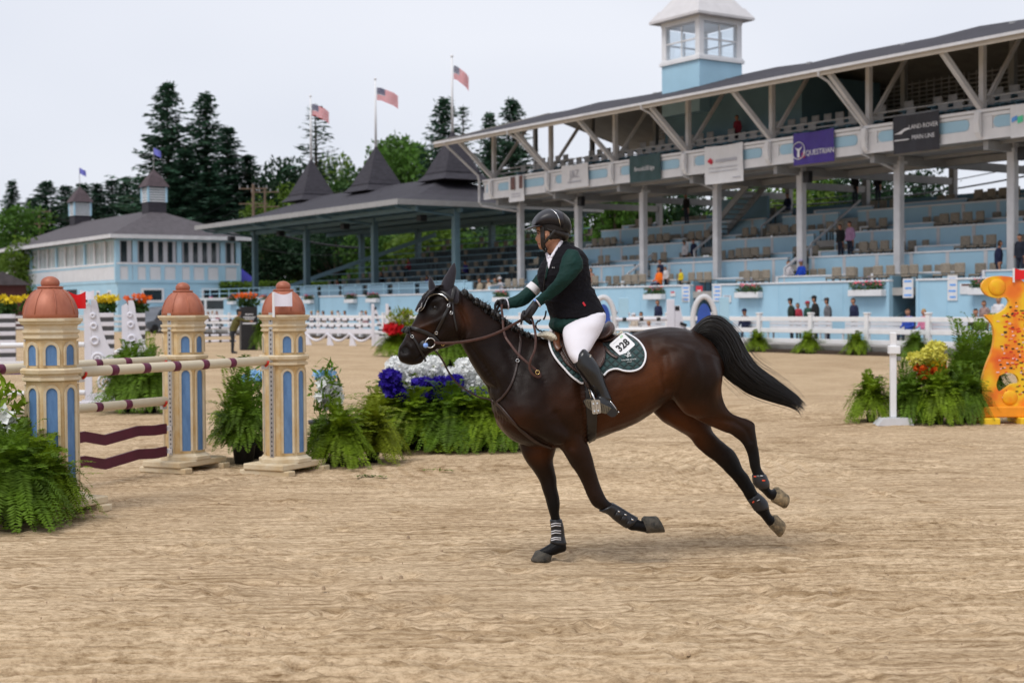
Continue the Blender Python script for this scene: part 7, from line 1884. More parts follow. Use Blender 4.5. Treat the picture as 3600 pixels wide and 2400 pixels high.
def pole(label, p0, p1, z, r=.048, mt=M_POLE, bands=(), bm=M_MAROON, grp='poles of the stone pillar jump'):
    d = (p1 - p0); d.z = 0; L_ = d.length; o = thing('jump_pole', label, 'jump pole', Vector((p0.x, p0.y, z)), math.atan2(d.y, d.x), grp)
    MB().tube([(0, 0, 0), (.01, 0, 0), (L_ - .01, 0, 0), (L_, 0, 0)], [r * .9, r, r, r * .9], 18).build('pole', mt, o, True)
    for t in bands: MB().tube([(L_ * t - .045, 0, 0), (L_ * t + .045, 0, 0)], r + .002, 18).build('band', bm, o, True)
    return o
bands = [.16 + .155 * k for k in range(5)]
f0, f1 = near_p + pd * .31, right_p - pd * .31; g0, g1 = off_p + pd * .31, mid_p - pd * .31
pole('cream pole with maroon bands from the near pillar to the right pillar', f0, f1, 1.235, bands=bands)
pole('upper cream pole behind, ending at the middle pillar', g0, g1, 1.235, bands=bands)
pole('lower cream pole with maroon bands ending at the middle pillar', g0, g1, .79, bands=bands)
def cup(label, p, z, d):
    o = thing('jump_cup', label, 'jump cup', Vector((p.x, p.y, z)), math.atan2(d.y, d.x), 'cups holding the poles'); b = MB(); b.lathe([(.056, 0), (.054, .004)], 12, ang=math.pi, phase=math.pi)
    c = MB(); c.tube([(.06 * math.cos(t), .06 * math.sin(t), 0) for t in np.linspace(math.pi, 2 * math.pi, 9)], .012, 6); c.xf(Matrix.Rotation(math.pi / 2, 4, 'X')); c.xf(Matrix.Rotation(math.pi / 2, 4, 'Z')); c.build('cup', mat('red_plastic_cup', (.55, .03, .015), .4), o, True); MB().box(-.05, .02, -.02, .02, -.09, -.05).build('pin', M_METAL, o)
cup('red cup under the front pole at the right pillar', f1 - pd * .05, 1.235, -pd); cup('red cup under the front pole at the near pillar', f0 + pd * .05, 1.235, pd); cup('red cup under the upper rear pole at the middle pillar', g1 - pd * .05, 1.235, -pd); cup('red cup under the lower rear pole at the middle pillar', g1 - pd * .05, .79, -pd)
for z_, lb in ((.44, 'upper dark maroon zigzag plank between the rear standards'), (.19, 'lower dark maroon zigzag plank near the ground')):
    L_ = (g1 - g0).length; zig = [(0, 0), (.12 * L_, -.02), (.34 * L_, -.05), (.46 * L_, .05), (.56 * L_, .06), (.66 * L_, 0), (.84 * L_, .055), (.93 * L_, .04), (L_, .045)]
    o = thing('zigzag_plank', lb, 'jump plank', Vector((g0.x, g0.y, z_)), math.atan2(pd.y, pd.x), 'zigzag planks of the stone pillar jump')
    MB().prism([(x, y - .055) for x, y in zig] + [(x, y + .055) for x, y in reversed(zig)], lambda x, y, t: (x, t, y), -.014, .014).build('plank', M_MAROON2, o)
    MB().box(L_ + .002, L_ + .06, -.03, .03, .02, .07).build('plank_hook', M_PIPE, o)
def flag_plate(label, p, w_, h_, stick, mt):
    o = thing('jump_flag', label, 'jump flag', p, 0, 'red and white boundary flags'); MB().box(-.012, .012, -.012, .012, 0, stick).build('stick', M_WHITE, o)
    b = MB(); n = 8; V_ = []
    for i in range(n + 1):
        u = i / n
        for v in (0, 1): V_.append((.012 + w_ * u - .06 * (v == 0) * u * 0, .01 * math.sin(u * 6) - .01, stick - h_ * v - .03 * math.sin(u * 3.1) * (v == 0) + .0))
    m_ = len(V_); V_ += [(x, y + .005, z) for x, y, z in V_]; f = [(2 * i, 2 * i + 1, 2 * i + 3, 2 * i + 2) for i in range(n)]; f += [tuple(q + m_ for q in reversed(x)) for x in f] + [(0, 1, 1 + m_, m_), (2 * n, 2 * n + 1, 2 * n + 1 + m_, 2 * n + m_)]
    b.add(V_, f).build('flag', mt, o)
pr = at(238, 1120, near_p.y + .25); flag_plate('red flag beside the near copper dome', Vector((pr.x, pr.y, 1.70)), .155, .155, .26, mat('red_flag_plastic', (.68, .008, .012), .5, .08, 6))
pw_ = at(962, 1108, right_p.y - .30); flag_plate('white flag in front of the right copper dome', Vector((pw_.x, pw_.y, 1.70)), .19, .155, .27, mat('white_flag_plastic', (.70, .67, .76), .5, .05, 6))

# ------------------------------------------------------------------ white scroll wings and their rails, behind the oxer
M_WINGW = mat('white_wing_paint', (.66, .65, .71), .5, .05, 3)
def scroll_wing(label, x0, ybase, sx=1.0, Hh=2.0):
    p = ground(x0, ybase); o = thing('scroll_wing', label, 'jump wing', p, .15, 'white scroll work wings')
    T_ = .05
    def board(nm, poly, mt=M_WINGW): return MB().prism(poly, lambda x, y, t: (x * sx, t, y), -T_ / 2, T_ / 2).build(nm, mt, o)
    board('post', [(0, 0), (.13, 0), (.13, Hh * .93), (.10, Hh * .96), (0, Hh * .93)])
    cv = catmull([(.134, Hh * .985), (.24, Hh * .97), (.30, Hh * .78), (.40, Hh * .60), (.56, Hh * .46), (.78, Hh * .35)], 5); cv2 = np.array([(.132, Hh * .93), (.132, Hh * .347), (.60, Hh * .347)])
    board('brace', [tuple(q) for q in cv] + [(.132, Hh * .348)])
    board('cross_bar', [(.132, Hh * .30), (.74, Hh * .30), (.74, Hh * .345), (.132, Hh * .345)]); board('base_board', [(.132, 0), (.74, 0), (.70, Hh * .14), (.132, Hh * .10)])
    board('end_post', [(.66, Hh * .145), (.74, Hh * .145), (.74, Hh * .298), (.66, Hh * .298)])
    for cx_, cz_, r_ in ((.40, Hh * .205, .15), (.40, Hh * .205, .07), (.245, Hh * .43, .10), (.36, Hh * .385, .05), (.195, Hh * .60, .065), (.18, Hh * .74, .05), (.165, Hh * .84, .035), (.245, Hh * .43, .045)):
        b = MB(); b.tube([(cx_ * sx + r_ * math.cos(t), -.03, cz_ + r_ * math.sin(t)) for t in np.linspace(0, math.tau, 21)], .028, 6, cap=False); b.build('scroll', M_WINGW, o, True)
    for z_ in (.72, .62, .50): MB().box(.132 * sx if sx > 0 else .26 * sx, .26 * sx if sx > 0 else .132 * sx, -.02, .02, Hh * z_, Hh * z_ + .05).build('rung', M_WINGW, o)
    MB().bbox(-.1 if sx > 0 else -.8, .8 if sx > 0 else .1, -.30, -.2, -.0, .07, .01).build('foot', M_WINGW, o); MB().bbox(-.1 if sx > 0 else -.8, .8 if sx > 0 else .1, .2, .30, 0, .07, .01).build('foot', M_WINGW, o)
    return p
w1 = scroll_wing('white scroll wing just right of the red flag', 300, 1420); w2 = scroll_wing('white scroll wing left of the middle pillar', 432, 1398)
pole('plain white pole reaching in from the left at the white wings', Vector((w1.x - 3.4, w1.y - .5, 0)), Vector((w1.x, w1.y, 0)), 1.13, .05, M_WHITE, (), M_MAROON, 'white rails at the scroll wings')
pole('lower plain white pole at the white wings', Vector((w1.x - 3.4, w1.y - .5, 0)), Vector((w1.x, w1.y, 0)), .22, .05, M_WHITE, (), M_MAROON, 'white rails at the scroll wings')
def plank(label, p0, p1, z0, z1, mt, grp, marks=None, mm=None):
    d = p1 - p0; L_ = d.length; o = thing('jump_plank', label, 'jump plank', Vector((p0.x, p0.y, z0)), math.atan2(d.y, d.x), grp); MB().bbox(0, L_, -.015, .015, 0, z1 - z0, .006).build('plank', mt, o)
    for i, t in enumerate(marks or ()): MB().box(L_ * t - .16, L_ * t + .16, -.019, -.0155, .03, z1 - z0 - .03).build('painted_block', mm, o)
plank('white plank at the scroll wings', Vector((w1.x - 3.4, w1.y - .45, 0)), Vector((w1.x, w1.y + .02, 0)), .72, .83, M_WHITE, 'white rails at the scroll wings')
plank('purple and cream plank at the scroll wings', Vector((w1.x - 3.4, w1.y - .43, 0)), Vector((w1.x, w1.y + .04, 0)), .58, .70, mat('purple_paint', (.07, .02, .14), .5), 'white rails at the scroll wings', (.3, .5, .7, .9), M_POLE)
pole('short white pole joining the two scroll wings', Vector((w1.x + .6, w1.y, 0)), Vector((w2.x, w2.y + .1, 0)), .98, .045, M_WHITE, (), M_MAROON, 'white rails at the scroll wings')
fp = Vector((w1.x - .02, w1.y - .1, 1.86)); flag_plate('white flag on the first scroll wing', fp, .24, .18, .30, _MATS['white_flag_plastic'])

# ------------------------------------------------------------------ striped flower pillars far left
M_YF, M_OF = M_PY, M_PO
def stripe_pillar(label, x, y, Y, w_, h_, fl, fmat, stripes=True):
    p = at(x, y, Y); p.z = 0; o = thing('flower_pedestal', label, 'pedestal', p, .3, 'flower topped pedestals')
    if stripes:
        n = 12
        for k in range(n): MB().bbox(-w_ / 2, w_ / 2, -w_ / 2, w_ / 2, h_ * k / n + .001, h_ * (k + 1) / n, .01).build('stripe', mat('charcoal_stripe', (.06, .06, .065), .6) if k % 2 == 0 else M_WINGW, o)
    else: MB().bbox(-w_ / 2, w_ / 2, -w_ / 2, w_ / 2, 0, h_, .02).build('box', M_BLACK, o)
    rs = np.random.RandomState(int(x) + 3); inst('foliage', quads(*(lambda P, n: (P, unit(rs.randn(n, 3)) * .12, unit(rs.randn(n, 3)) * .05))(blob_pts(rs, 260, (0, 0, h_ + .18), w_ * .75, w_ * .6, .26, .1), 260), 'foliage', M_LF2), o)['kind'] = 'stuff'
    inst('blossoms', blossom_mesh(blob_pts(rs, fl, (0, -.05, h_ + .46), w_ * .95, w_ * .6, .14), .075, fmat, 4), o)['kind'] = 'stuff'
    return o
stripe_pillar('striped pedestal with yellow flowers at the left edge', 25, 1100, 46, .5, 1.66, 90, M_YF); stripe_pillar('yellow flowers on a striped pedestal behind the near dome', 105, 1100, 50, .42, 1.7, 40, M_YF); stripe_pillar('striped pedestal with yellow flowers between the scroll wings', 374, 1100, 45, .45, 1.68, 80, M_YF); stripe_pillar('pedestal with orange and white flowers behind the second wing', 482, 1100, 46, .48, 1.66, 70, M_OF)
# black podium with orange flowers
o = stripe_pillar('tall black podium with orange flowers and a white emblem', 873, 1150, 61, .7, 1.86, 60, M_OF, False)
for z_, w_ in ((1.52, .34), (1.40, .52), (1.32, .40), (1.12, .56)): MB().box(-w_ / 2, w_ / 2, -.36, -.352, z_, z_ + (.05 if z_ == 1.12 else .03)).build('white_print', M_WP, o)
fern('fern right of the black podium', gback(922, 1232, .8), 1.2, 2, zs=1.7)

# ------------------------------------------------------------------ black and white jump in the distance
def bw_pole(label, pa, pb, z, r=.055):
    d = pb - pa; L_ = d.length; o = thing('jump_pole', label, 'jump pole', Vector((pa.x, pa.y, z)), math.atan2(d.y, d.x), 'black and white poles in the distance'); MB().tube([(0, 0, 0), (L_, 0, 0)], r, 12).build('pole', M_WINGW, o, True)
    n = max(3, int(L_ / .42))
    for k in range(n): MB().tube([(L_ * (k + .5) / n - .06, 0, 0), (L_ * (k + .5) / n + .06, 0, 0)], r + .003, 12).build('band', M_BLACK, o, True)
def zebra_wing(label, x, ybase, w_=.75, hh=1.95, mt2=M_BLACK):
    p = ground(x, ybase); o = thing('zebra_wing', label, 'jump wing', p, .1, 'black and white wings in the distance')
    MB().bbox(-.07, .07, -.05, .05, 0, hh, .01).build('post', M_WINGW, o)
    cv = catmull([(.07, hh * .95), (.22, hh * .80), (.36, hh * .55), (w_, hh * .30)], 4); MB().prism([tuple(q) for q in cv] + [(w_, hh * .2), (.3, hh * .4), (.18, hh * .62), (.07, hh * .8)], lambda x_, y_, t: (x_, t, y_), -.025, .025).build('brace', M_WINGW, o)
    for k in range(5): MB().box(.08 + .05 * k, .2 + .09 * k, -.03, .03, hh * (.72 - .12 * k), hh * (.72 - .12 * k) + .07).build('dark_slat', M_BLACK, o)
    MB().prism([(.07, 0), (w_, 0), (w_, .12), (.4, .5), (.07, .55)], lambda x_, y_, t: (x_, t, y_), -.025, .025).build('base_board', M_WINGW, o); MB().box(.07, .17, -.03, .03, hh * .86, hh * .93).build('dark_cap', M_BLACK, o)
zebra_wing('left black and white wing far behind the muzzle', 1312, 1216); zebra_wing('right black and white wing far behind the muzzle', 1362, 1218)
e0, e1 = ground(1075, 1212), ground(1312, 1216)
for z_, lb in ((1.22, 'top'), (.92, 'second')): bw_pole(f'{lb} black and white pole left of the zebra wings', e0, e1, z_)
def swag_gate(label, pa, pb):
    d = pb - pa; L_ = d.length; o = thing('swag_gate', label, 'jump gate', Vector((pa.x, pa.y, 0)), math.atan2(d.y, d.x)); MB().bbox(0, L_, -.03, .03, .56, .72, .01).build('top_board', M_WINGW, o); MB().bbox(0, L_, -.03, .03, .74, .80, .01).build('cap_board', M_WINGW, o)
    for k in range(3):
        t0 = L_ * k / 3; MB().tube([(t0 + L_ / 3 * t, 0, .56 - .34 * math.sin(t * math.pi)) for t in np.linspace(0, 1, 11)], .06, 6).build('swag', M_WINGW, o, True)
        MB().prism([(t0 - .02, 0), (t0 + .4, 0), (t0 + .3, .2), (t0 + .28, .55), (t0 + .04, .55)], lambda x_, y_, t: (x_, t, y_), -.03, .03).build('leg', M_WINGW, o)
swag_gate('low white gate with swags under the black and white poles', e0, e1)
h0, h1 = ground(718, 1216), ground(800, 1214)
for z_ in (1.22, .86, .50, .22): bw_pole(('highest', 'second', 'third', 'lowest')[(1.22, .86, .50, .22).index(z_)] + ' black and white pole right of the middle pillar', h0, h1 + Vector((.4, 0, 0)), z_)
# jump with blue ovals behind the horse
M_OVAL = mat('deep_blue_paint', (.03, .08, .36), .5)
def oval_wing(label, x, ytop, ybase, Y):
    p = at(x, ybase, Y); hh = at(x, ytop, Y).z; p.z = 0; o = thing('oval_wing', label, 'jump wing', p, .1, 'pale wings with blue ovals')
    cz_, rz_, rx_ = hh * .62, hh * .37, .36; ring = [(rx_ * math.cos(t), cz_ + rz_ * math.sin(t)) for t in np.linspace(0, math.tau, 28)[:-1]]
    b = MB(); b.tube([(x_, 0, z_) for x_, z_ in ring + [ring[0]]], .085, 8, cap=False, flat=.7); b.build('oval_frame', M_CREAMW, o, True)
    MB().prism([(x_ * .62, cz_ + (z_ - cz_) * .72) for x_, z_ in ring], lambda x_, y_, t: (x_, t, y_), -.03, .03).build('oval_panel', M_OVAL, o)
    MB().bbox(rx_ + .12, rx_ + .42, -.06, .06, 0, hh * .98, .01).build('post', M_BLUE, o); MB().bbox(-.5, .9, -.3, .3, 0, .08, .01).build('foot', M_CREAMW, o); MB().bbox(-.12, .12, -.05, .05, .08, hh * .3, .01).build('pedestal', M_CREAMW, o)
oval_wing('blue oval wing half hidden by the rider back', 2122, 1042, 1240, 44); oval_wing('blue oval wing left of the raised tail', 2476, 1040, 1240, 44)
q0, q1 = at(2165, 1140, 44), at(2345, 1140, 44); q0.z = q1.z = 0
bw_pole('black and white pole behind the horse croup', q0, q1, at(2250, 1122, 44).z); pole('white pole under the black and white one behind the croup', q0, q1, at(2250, 1158, 44).z, .05, M_WHITE, (), M_BLACK, 'black and white poles in the distance')
p = at(2358, 1240, 45); p.z = 0; o = thing('zebra_wing', 'white wing with black marks left of the second blue oval', 'jump wing', p, .1, 'black and white wings in the distance')
hh = at(2358, 1052, 45).z; MB().bbox(-.12, .12, -.06, .06, 0, hh, .01).build('post', M_WINGW, o); MB().prism([(.12, hh * .9), (.3, hh * .9), (.42, hh * .6), (.75, hh * .35), (.75, hh * .15), (.12, hh * .15)], lambda x_, y_, t: (x_, t, y_), -.03, .03).build('brace', M_WINGW, o)
for k in range(4): MB().tube([(.3 + .1 * k, -.05, hh * (.62 - .1 * k)), (.5 + .08 * k, -.05, hh * (.58 - .1 * k))], .05, 6).build('dark_mark', M_BLACK, o)
MB().box(.14, .28, -.04, -.031, hh * .82, hh * .89).build('dark_cap', M_BLACK, o)

# ------------------------------------------------------------------ orange scroll wing, right edge, and the timing post
def scroll_mat():
    mt = bpy.data.materials.new('orange_mosaic_paint'); mt.use_nodes = True; N, L = mt.node_tree.nodes, mt.node_tree.links; b = N['Principled BSDF']; b.inputs['Roughness'].default_value = .45
    tc = N.new('ShaderNodeTexCoord'); no = N.new('ShaderNodeTexNoise'); no.inputs['Scale'].default_value = 2.6; no.inputs['Detail'].default_value = 2; L.new(tc.outputs['Object'], no.inputs['Vector'])
    rp = N.new('ShaderNodeValToRGB'); e = rp.color_ramp.elements; e[0].position = .42; e[0].color = (.80, .50, .01, 1); e[1].position = .74; e[1].color = (.62, .045, .012, 1); m_ = rp.color_ramp.elements.new(.58); m_.color = (.80, .20, .008, 1)
    L.new(no.outputs['Fac'], rp.inputs[0]); L.new(rp.outputs[0], b.inputs['Base Color']); return mt
M_MOSA = scroll_mat(); M_YEL = mat('yellow_jump_paint', (.78, .50, .02), .45, .1, 4); M_TES1 = mat('pale_pink_tessera', (.78, .50, .45), .5, .2, 9); M_TES2 = mat('black_tessera', (.02, .015, .012), .5); M_TES3 = mat('red_tessera', (.60, .03, .015), .5, .2, 9)
sp = ground(3462, 1492); sY = sp.y + .2; SKX = sY / FPX
def C8(u, v): return ((u - 1170) / 2.528 * SKX, (1515 - v) / 2.528 * SKX)
sw = thing('scroll_standard', 'orange and yellow scroll shaped jump standard with mosaic paint at the right edge', 'jump wing', Vector((sp.x, sY, 0)), 0)
outl = catmull([C8(*q) for q in [(1390, 395), (1300, 400), (1215, 370), (1175, 310), (1195, 250), (1260, 212), (1340, 205), (1430, 215), (1520, 240), (1620, 330), (1650, 480), (1600, 620), (1560, 800), (1580, 950), (1640, 1100), (1660, 1250), (1610, 1370), (1500, 1402), (1380, 1402), (1290, 1390), (1215, 1340), (1180, 1250), (1175, 1150), (1195, 1060), (1225, 970), (1262, 880), (1285, 760), (1270, 640), (1205, 552), (1300, 545), (1380, 500), (1415, 440), (1405, 405)]], 4)
hole = catmull([C8(*q) for q in [(1330, 1090), (1400, 1065), (1480, 1085), (1505, 1150), (1440, 1165), (1370, 1215), (1330, 1230), (1305, 1170), (1330, 1090)]], 3)[:-1]
# outline with the see-through eye joined by a cut
oi = min(range(len(outl)), key=lambda i: np.hypot(*(outl[i] - np.array(C8(1180, 1160))))); hi = min(range(len(hole)), key=lambda i: hole[i][0])
poly = [tuple(q) for q in outl[:oi + 1]] + [tuple(hole[(hi - k) % len(hole)] + np.array((0, .0008 if k == len(hole) else 0))) for k in range(len(hole) + 1)] + [tuple(q + np.array((0, -.0008))) for q in outl[oi:oi + 1]] + [tuple(q) for q in outl[oi + 1:-1]]
MB().prism(poly, lambda x, y, t: (x, t, y), -.04, .04).build('scroll', M_MOSA, sw)
for (cu, cv_, r_) in ((1310, 305, 78), (1425, 1285, 70)):
    b = MB(); c = C8(cu, cv_); rr = r_ / 2.528 * SKX; b.lathe([(rr, 0), (rr * .9, .012), (rr * .5, .018), (.004, .02)], 20); b.xf(Matrix.Translation((c[0], -.041, c[1])) @ Matrix.Rotation(math.pi / 2, 4, 'X')); b.build('scroll_boss', mat('yellow_orange_paint', (.80, .47, .01), .45, .2, 6, c2=(.78, .24, .01)), sw, True)
rs = np.random.RandomState(6)
def pin_poly(x, y):
    c = False; j = len(poly) - 1
    for i in range(len(poly)):
        if (poly[i][1] > y) != (poly[j][1] > y) and x < (poly[j][0] - poly[i][0]) * (y - poly[i][1]) / (poly[j][1] - poly[i][1] + 1e-12) + poly[i][0]: c = not c
        j = i
    return c
for mt, n_, (ul, uh) in ((M_TES1, 40, (1300, 1600)), (M_TES2, 50, (1340, 1580)), (M_TES3, 90, (1360, 1600))):
    b = MB()
    for k in range(n_):
        u, v = ul + (uh - ul) * rs.rand(), 440 + 860 * rs.rand(); x, y = C8(u, v); w_, h_ = .009 + .015 * rs.rand(), .004 + .008 * rs.rand()
        if all(pin_poly(x + i * w_, y + j * h_) for i in (-1, 1) for j in (-1, 1)): b.box(x - w_, x + w_, -.046 - .0005 * k / n_, -.0405, y - h_, y + h_)
    b.build('mosaic_tiles', mt, sw)['kind'] = 'stuff'
MB().bbox(-.03, 1.0, -.16, .16, .10, .26, .015).build('base_beam', mat('orange_jump_paint', (.78, .27, .01), .45, .15, 3), sw); MB().bbox(-.04, .20, -.30, .30, 0, .10, .012).build('foot', M_YEL, sw); MB().bbox(.50, .78, -.30, .30, 0, .10, .012).build('foot', M_YEL, sw)
fx, fz = C8(1452, 245); flag_plate('red flag on top of the orange scroll at the right edge', Vector((sp.x + fx, sY - .06, fz - .03)), .25, .17, .21, _MATS['red_flag_plastic'])
tp = gback(3140, 1496, .15); o = thing('timing_post', 'white timing post on a flat base among the ferns', 'post', tp, 0); hh = at(3138, 1168, tp.y).z
MB().bbox(-.044, .044, -.044, .044, .11, hh, .012).build('post', M_WHITE, o); MB().prism([(-.27, 0), (.27, 0), (.22, .11), (-.18, .11)], lambda x, y, t: (x, t, y), -.16, .16).build('base', M_CREAMW, o); MB().bbox(-.07, .09, -.08, .06, hh - .32, hh - .20, .01).build('sensor', M_WHITE, o); MB().bbox(.05, .11, -.03, .03, hh - .42, hh - .36, .01).build('sensor_lens', M_STEEL, o)
# course number stands on wire legs
for x, y, lb in ((1308, 1382, 'small wire stand at the left end of the flower bank'), (3090, 1345, 'small wire stand above the left fern by the timing post')):
    pz = gback(x, y + 150, .6); z_ = at(x, y, pz.y).z; o = thing('wire_stand', lb, 'stand', pz, 0, 'small dark wire stands'); MB().tube([(0, 0, 0), (0, 0, z_)], .012, 6).build('stem', M_BLACK, o); MB().tube([(-.05, 0, z_ + .02), (-.05, 0, z_ + .09), (.05, 0, z_ + .09), (.05, 0, z_ + .02)], .010, 5).build('bracket', M_BLACK, o)

# ------------------------------------------------------------------ white arena fence
fz_ = thing('arena_fence', 'white rail fence round the arena in front of the stands', 'fence', G(A_FENCE, 34.3, 0), YAW); fo_ = (-A_FENCE, -34.3, 0)
pm = MB().bbox(-.085, .085, -.085, .085, .0, 1.38, .01); pm.bbox(-.11, .11, -.11, .11, 1.38, 1.44, .02); post_me = pm.mesh('post', M_WHITE)
SP = 2.68; nb0, nb1 = -5, 28
rail_me = MB().bbox(-.025, .025, .09, SP - .09, -.085, .085, .01).mesh('rail', M_WHITE)
for k in range(nb0, nb1 + 1):
    inst('post', post_me, fz_, (0, SP * k, .05))
    if k < nb1:
        for z_ in (1.25, .82, .44): inst('rail', rail_me, fz_, (0, SP * k, z_))
f2 = thing('end_fence', 'white rail fence crossing the far end of the arena', 'fence', G(A_FENCE, 34.3 + SP * nb1, 0), YAW + math.pi / 2)
for k in range(1, 26):
    inst('post', post_me, f2, (0, SP * k, .05))
    for z_ in (1.25, .82, .44): inst('rail', rail_me, f2, (0, SP * (k - 1), z_))

# benches behind the fence
def bench(label, x, L_):
    b_ = b_at(x, 41.2); o = thing('bench', label, 'bench', G(41.2, b_, .28), YAW, 'white benches behind the fence')
    MB().bbox(-.22, .2, -L_ / 2, L_ / 2, .40, .45, .01).build('seat', M_CREAMW, o)
    for z_ in (.52, .68): MB().bbox(.2, .24, -L_ / 2, L_ / 2, z_, z_ + .14, .01).build('back_slat', M_CREAMW, o)
    for y_ in (-L_ * .42, L_ * .42):
        for x_ in (-.15, .15): MB().box(x_ - .03, x_ + .03, y_ - .03, y_ + .03, 0, .40).build('leg', M_CREAMW, o)
bench('white bench left of the standing group', 2610, 1.6); bench('long white bench behind the standing group', 2800, 3.4); bench('white bench under the long flower box', 3060, 2.9); bench('white bench near the right stair opening', 3320, 1.8); bench('white bench behind the horse croup', 2290, 2.6)

# ------------------------------------------------------------------ people
def person_mesh(pose, seed=0):
    b = MB(); sit = pose == 'sit'; lean = pose == 'lean'
    hip = .50 if sit else .92; q = lambda pts, r, n=10: b.tube([Vector(p) for p in pts], r, n)
    tx = .22 if lean else .02; sh = hip + .50
    q([(0, 0, hip - .08), (tx * .3, 0, hip + .1), (tx * .7, 0, hip + .32), (tx, 0, sh)], [.15, .155, .17, .12], 12)
    q([(tx, -.17, sh - .02), (tx, .17, sh - .02)], .075)
    q([(tx, 0, sh), (tx + .02, 0, sh + .10)], .058); hc = Vector((tx + .04, 0, sh + .21))
    b.lathe([(.098 * math.sin(t), -.125 * math.cos(t)) for t in np.linspace(.12, 3.02, 9)], 12, tuple(hc))
    for s_ in (-1, 1):
        if sit: q([(.02, s_ * .09, hip - .02), (.42, s_ * .11, hip + .0), (.45, s_ * .11, hip - .25), (.44, s_ * .11, .06)], [.09, .075, .058, .048]); q([(.40, s_ * .11, .04), (.60, s_ * .12, .035)], [.045, .04])
        else: q([(0, s_ * .09, hip - .02), (.01, s_ * .10, .50), (-.01, s_ * .10, .06)], [.095, .066, .048]); q([(-.04, s_ * .10, .04), (.17, s_ * .12, .035)], [.045, .04])
        if lean: q([(tx, s_ * .19, sh - .03), (tx + .3, s_ * .22, sh - .12), (tx + .58, s_ * .18, sh - .16)], [.06, .046, .035])
        elif sit: q([(tx, s_ * .19, sh - .03), (.05, s_ * .25, sh - .30), (.32, s_ * .12, sh - .36)], [.06, .046, .035])
        else: q([(tx, s_ * .19, sh - .03), (0, s_ * .24, sh - .32), (.10, s_ * .20, sh - .56)], [.06, .046, .035])
    me = remesh(b, 'person', .024, 2); me.materials.clear()
    for mm in range(5): me.materials.append(M_SKIN)
    V = getco(me)
    for p in me.polygons:
        c = V[list(p.vertices)].mean(0); mi = 2
        if c[2] > sh + .05:
            mi = 0
            if c[2] > hc.z + .045 or (c[0] < hc.x - .01 and c[2] > hc.z - .10): mi = 1
        elif c[2] < hip - .03 or (sit and c[0] > .12 and c[2] < hip + .09 and abs(c[1]) < .2): mi = 3
        if not sit and c[2] < .07: mi = 4
        if sit and c[2] < .09: mi = 4
        if not sit and not lean and c[2] < sh - .50 and abs(c[1]) > .165: mi = 0
        if lean and c[0] > tx + .5: mi = 0
        p.material_index = mi
    return me, hc
PM = {k: person_mesh(k) for k in ('stand', 'sit', 'lean')}
CAPM = MB().lathe([(.108, 0), (.106, .05), (.08, .095), (.02, .115)], 14); CAPM.add([(.09, -.07, .004), (.20, -.05, -.005), (.20, .05, -.005), (.09, .07, .004), (.09, -.07, .014), (.20, -.05, .004), (.20, .05, .004), (.09, .07, .014)], [(0, 3, 2, 1), (4, 5, 6, 7), (0, 1, 5, 4), (1, 2, 6, 5), (2, 3, 7, 6)]); cap_me = CAPM.mesh('cap', M_BLACK, True)
_cm = {}
def cloth(c):
    if c not in _cm: _cm[c] = mat('cloth_%d' % len(_cm), c, .85, .2, 8)
    return _cm[c]
HAIR = {'dark': (.015, .010, .008), 'brown': (.07, .035, .018), 'blond': (.35, .24, .10), 'grey': (.35, .34, .33)}
def person(label, x, a_, z_, pose, top, legs=(.02, .025, .045), hair='dark', cap=None, turn=0.0, grp=None, sc=1.0, p=None):
    p = p or G(a_, b_at(x, a_), z_); me, hc = PM[pose]
    o = inst('person', me, None, p, YAW + math.pi + turn, sc); tag(o, label, 'person', grp)
    for i, mt in enumerate((M_SKIN, cloth(HAIR[hair]), cloth(top), cloth(legs), M_BLACK)):
        o.material_slots[i].link = 'OBJECT'; o.material_slots[i].material = mt
    if cap:
        c = inst('cap', cap_me, o, hc + Vector((.0, 0, .035))); c.material_slots[0].link = 'OBJECT'; c.material_slots[0].material = cloth(cap)
    return o
NAVY, BLK_, WHT, RED_, GRN, GRY, PNK = (.012, .016, .05), (.012, .012, .013), (.62, .60, .62), (.36, .03, .05), (.02, .045, .03), (.13, .13, .14), (.62, .20, .32)
fg = 'spectators behind the fence'
person('seated person in navy left of the standing group', 2620, 41.2, .28, 'sit', NAVY, cap=NAVY, grp=fg, turn=.3); person('standing man in dark green jacket and cap', 2784, 42.0, .28, 'stand', (.02, .03, .02), cap=(.02, .02, .03), grp=fg, turn=-.6); person('person in red behind the man in green', 2808, 42.8, .28, 'stand', RED_, grp=fg, sc=.9, hair='brown'); person('person in green with a red cap in the group', 2843, 42.6, .28, 'stand', (.02, .07, .05), cap=RED_, grp=fg, sc=.93)
person('standing man in black with cap in the middle of the group', 2868, 42.0, .28, 'stand', BLK_, cap=BLK_, grp=fg, sc=1.05, turn=-.5); person('standing person in grey with cap at the right of the group', 2912, 42.0, .28, 'stand', GRY, cap=(.05, .04, .04), grp=fg, turn=-.6); person('person in navy with sunglasses under the long flower box', 3004, 42.2, .28, 'stand', NAVY, hair='brown', grp=fg, turn=-.2); person('seated person in blue jacket on the bench', 3196, 41.1, .28, 'sit', (.03, .08, .42), cap=None, hair='brown', grp=fg)
person('seated person in pink beside the blue jacket', 3252, 41.1, .28, 'sit', PNK, hair='blond', grp=fg); person('seated person in black near the orange scroll', 3432, 41.1, .28, 'sit', BLK_, grp=fg, turn=.4); person('woman with long brown hair behind the fence at right', 3463, 42.4, .28, 'stand', (.30, .20, .18), hair='brown', grp=fg, sc=.92); person('person in white shirt behind the orange scroll', 3512, 42.2, .28, 'stand', WHT, grp=fg, hair='brown', turn=.5)
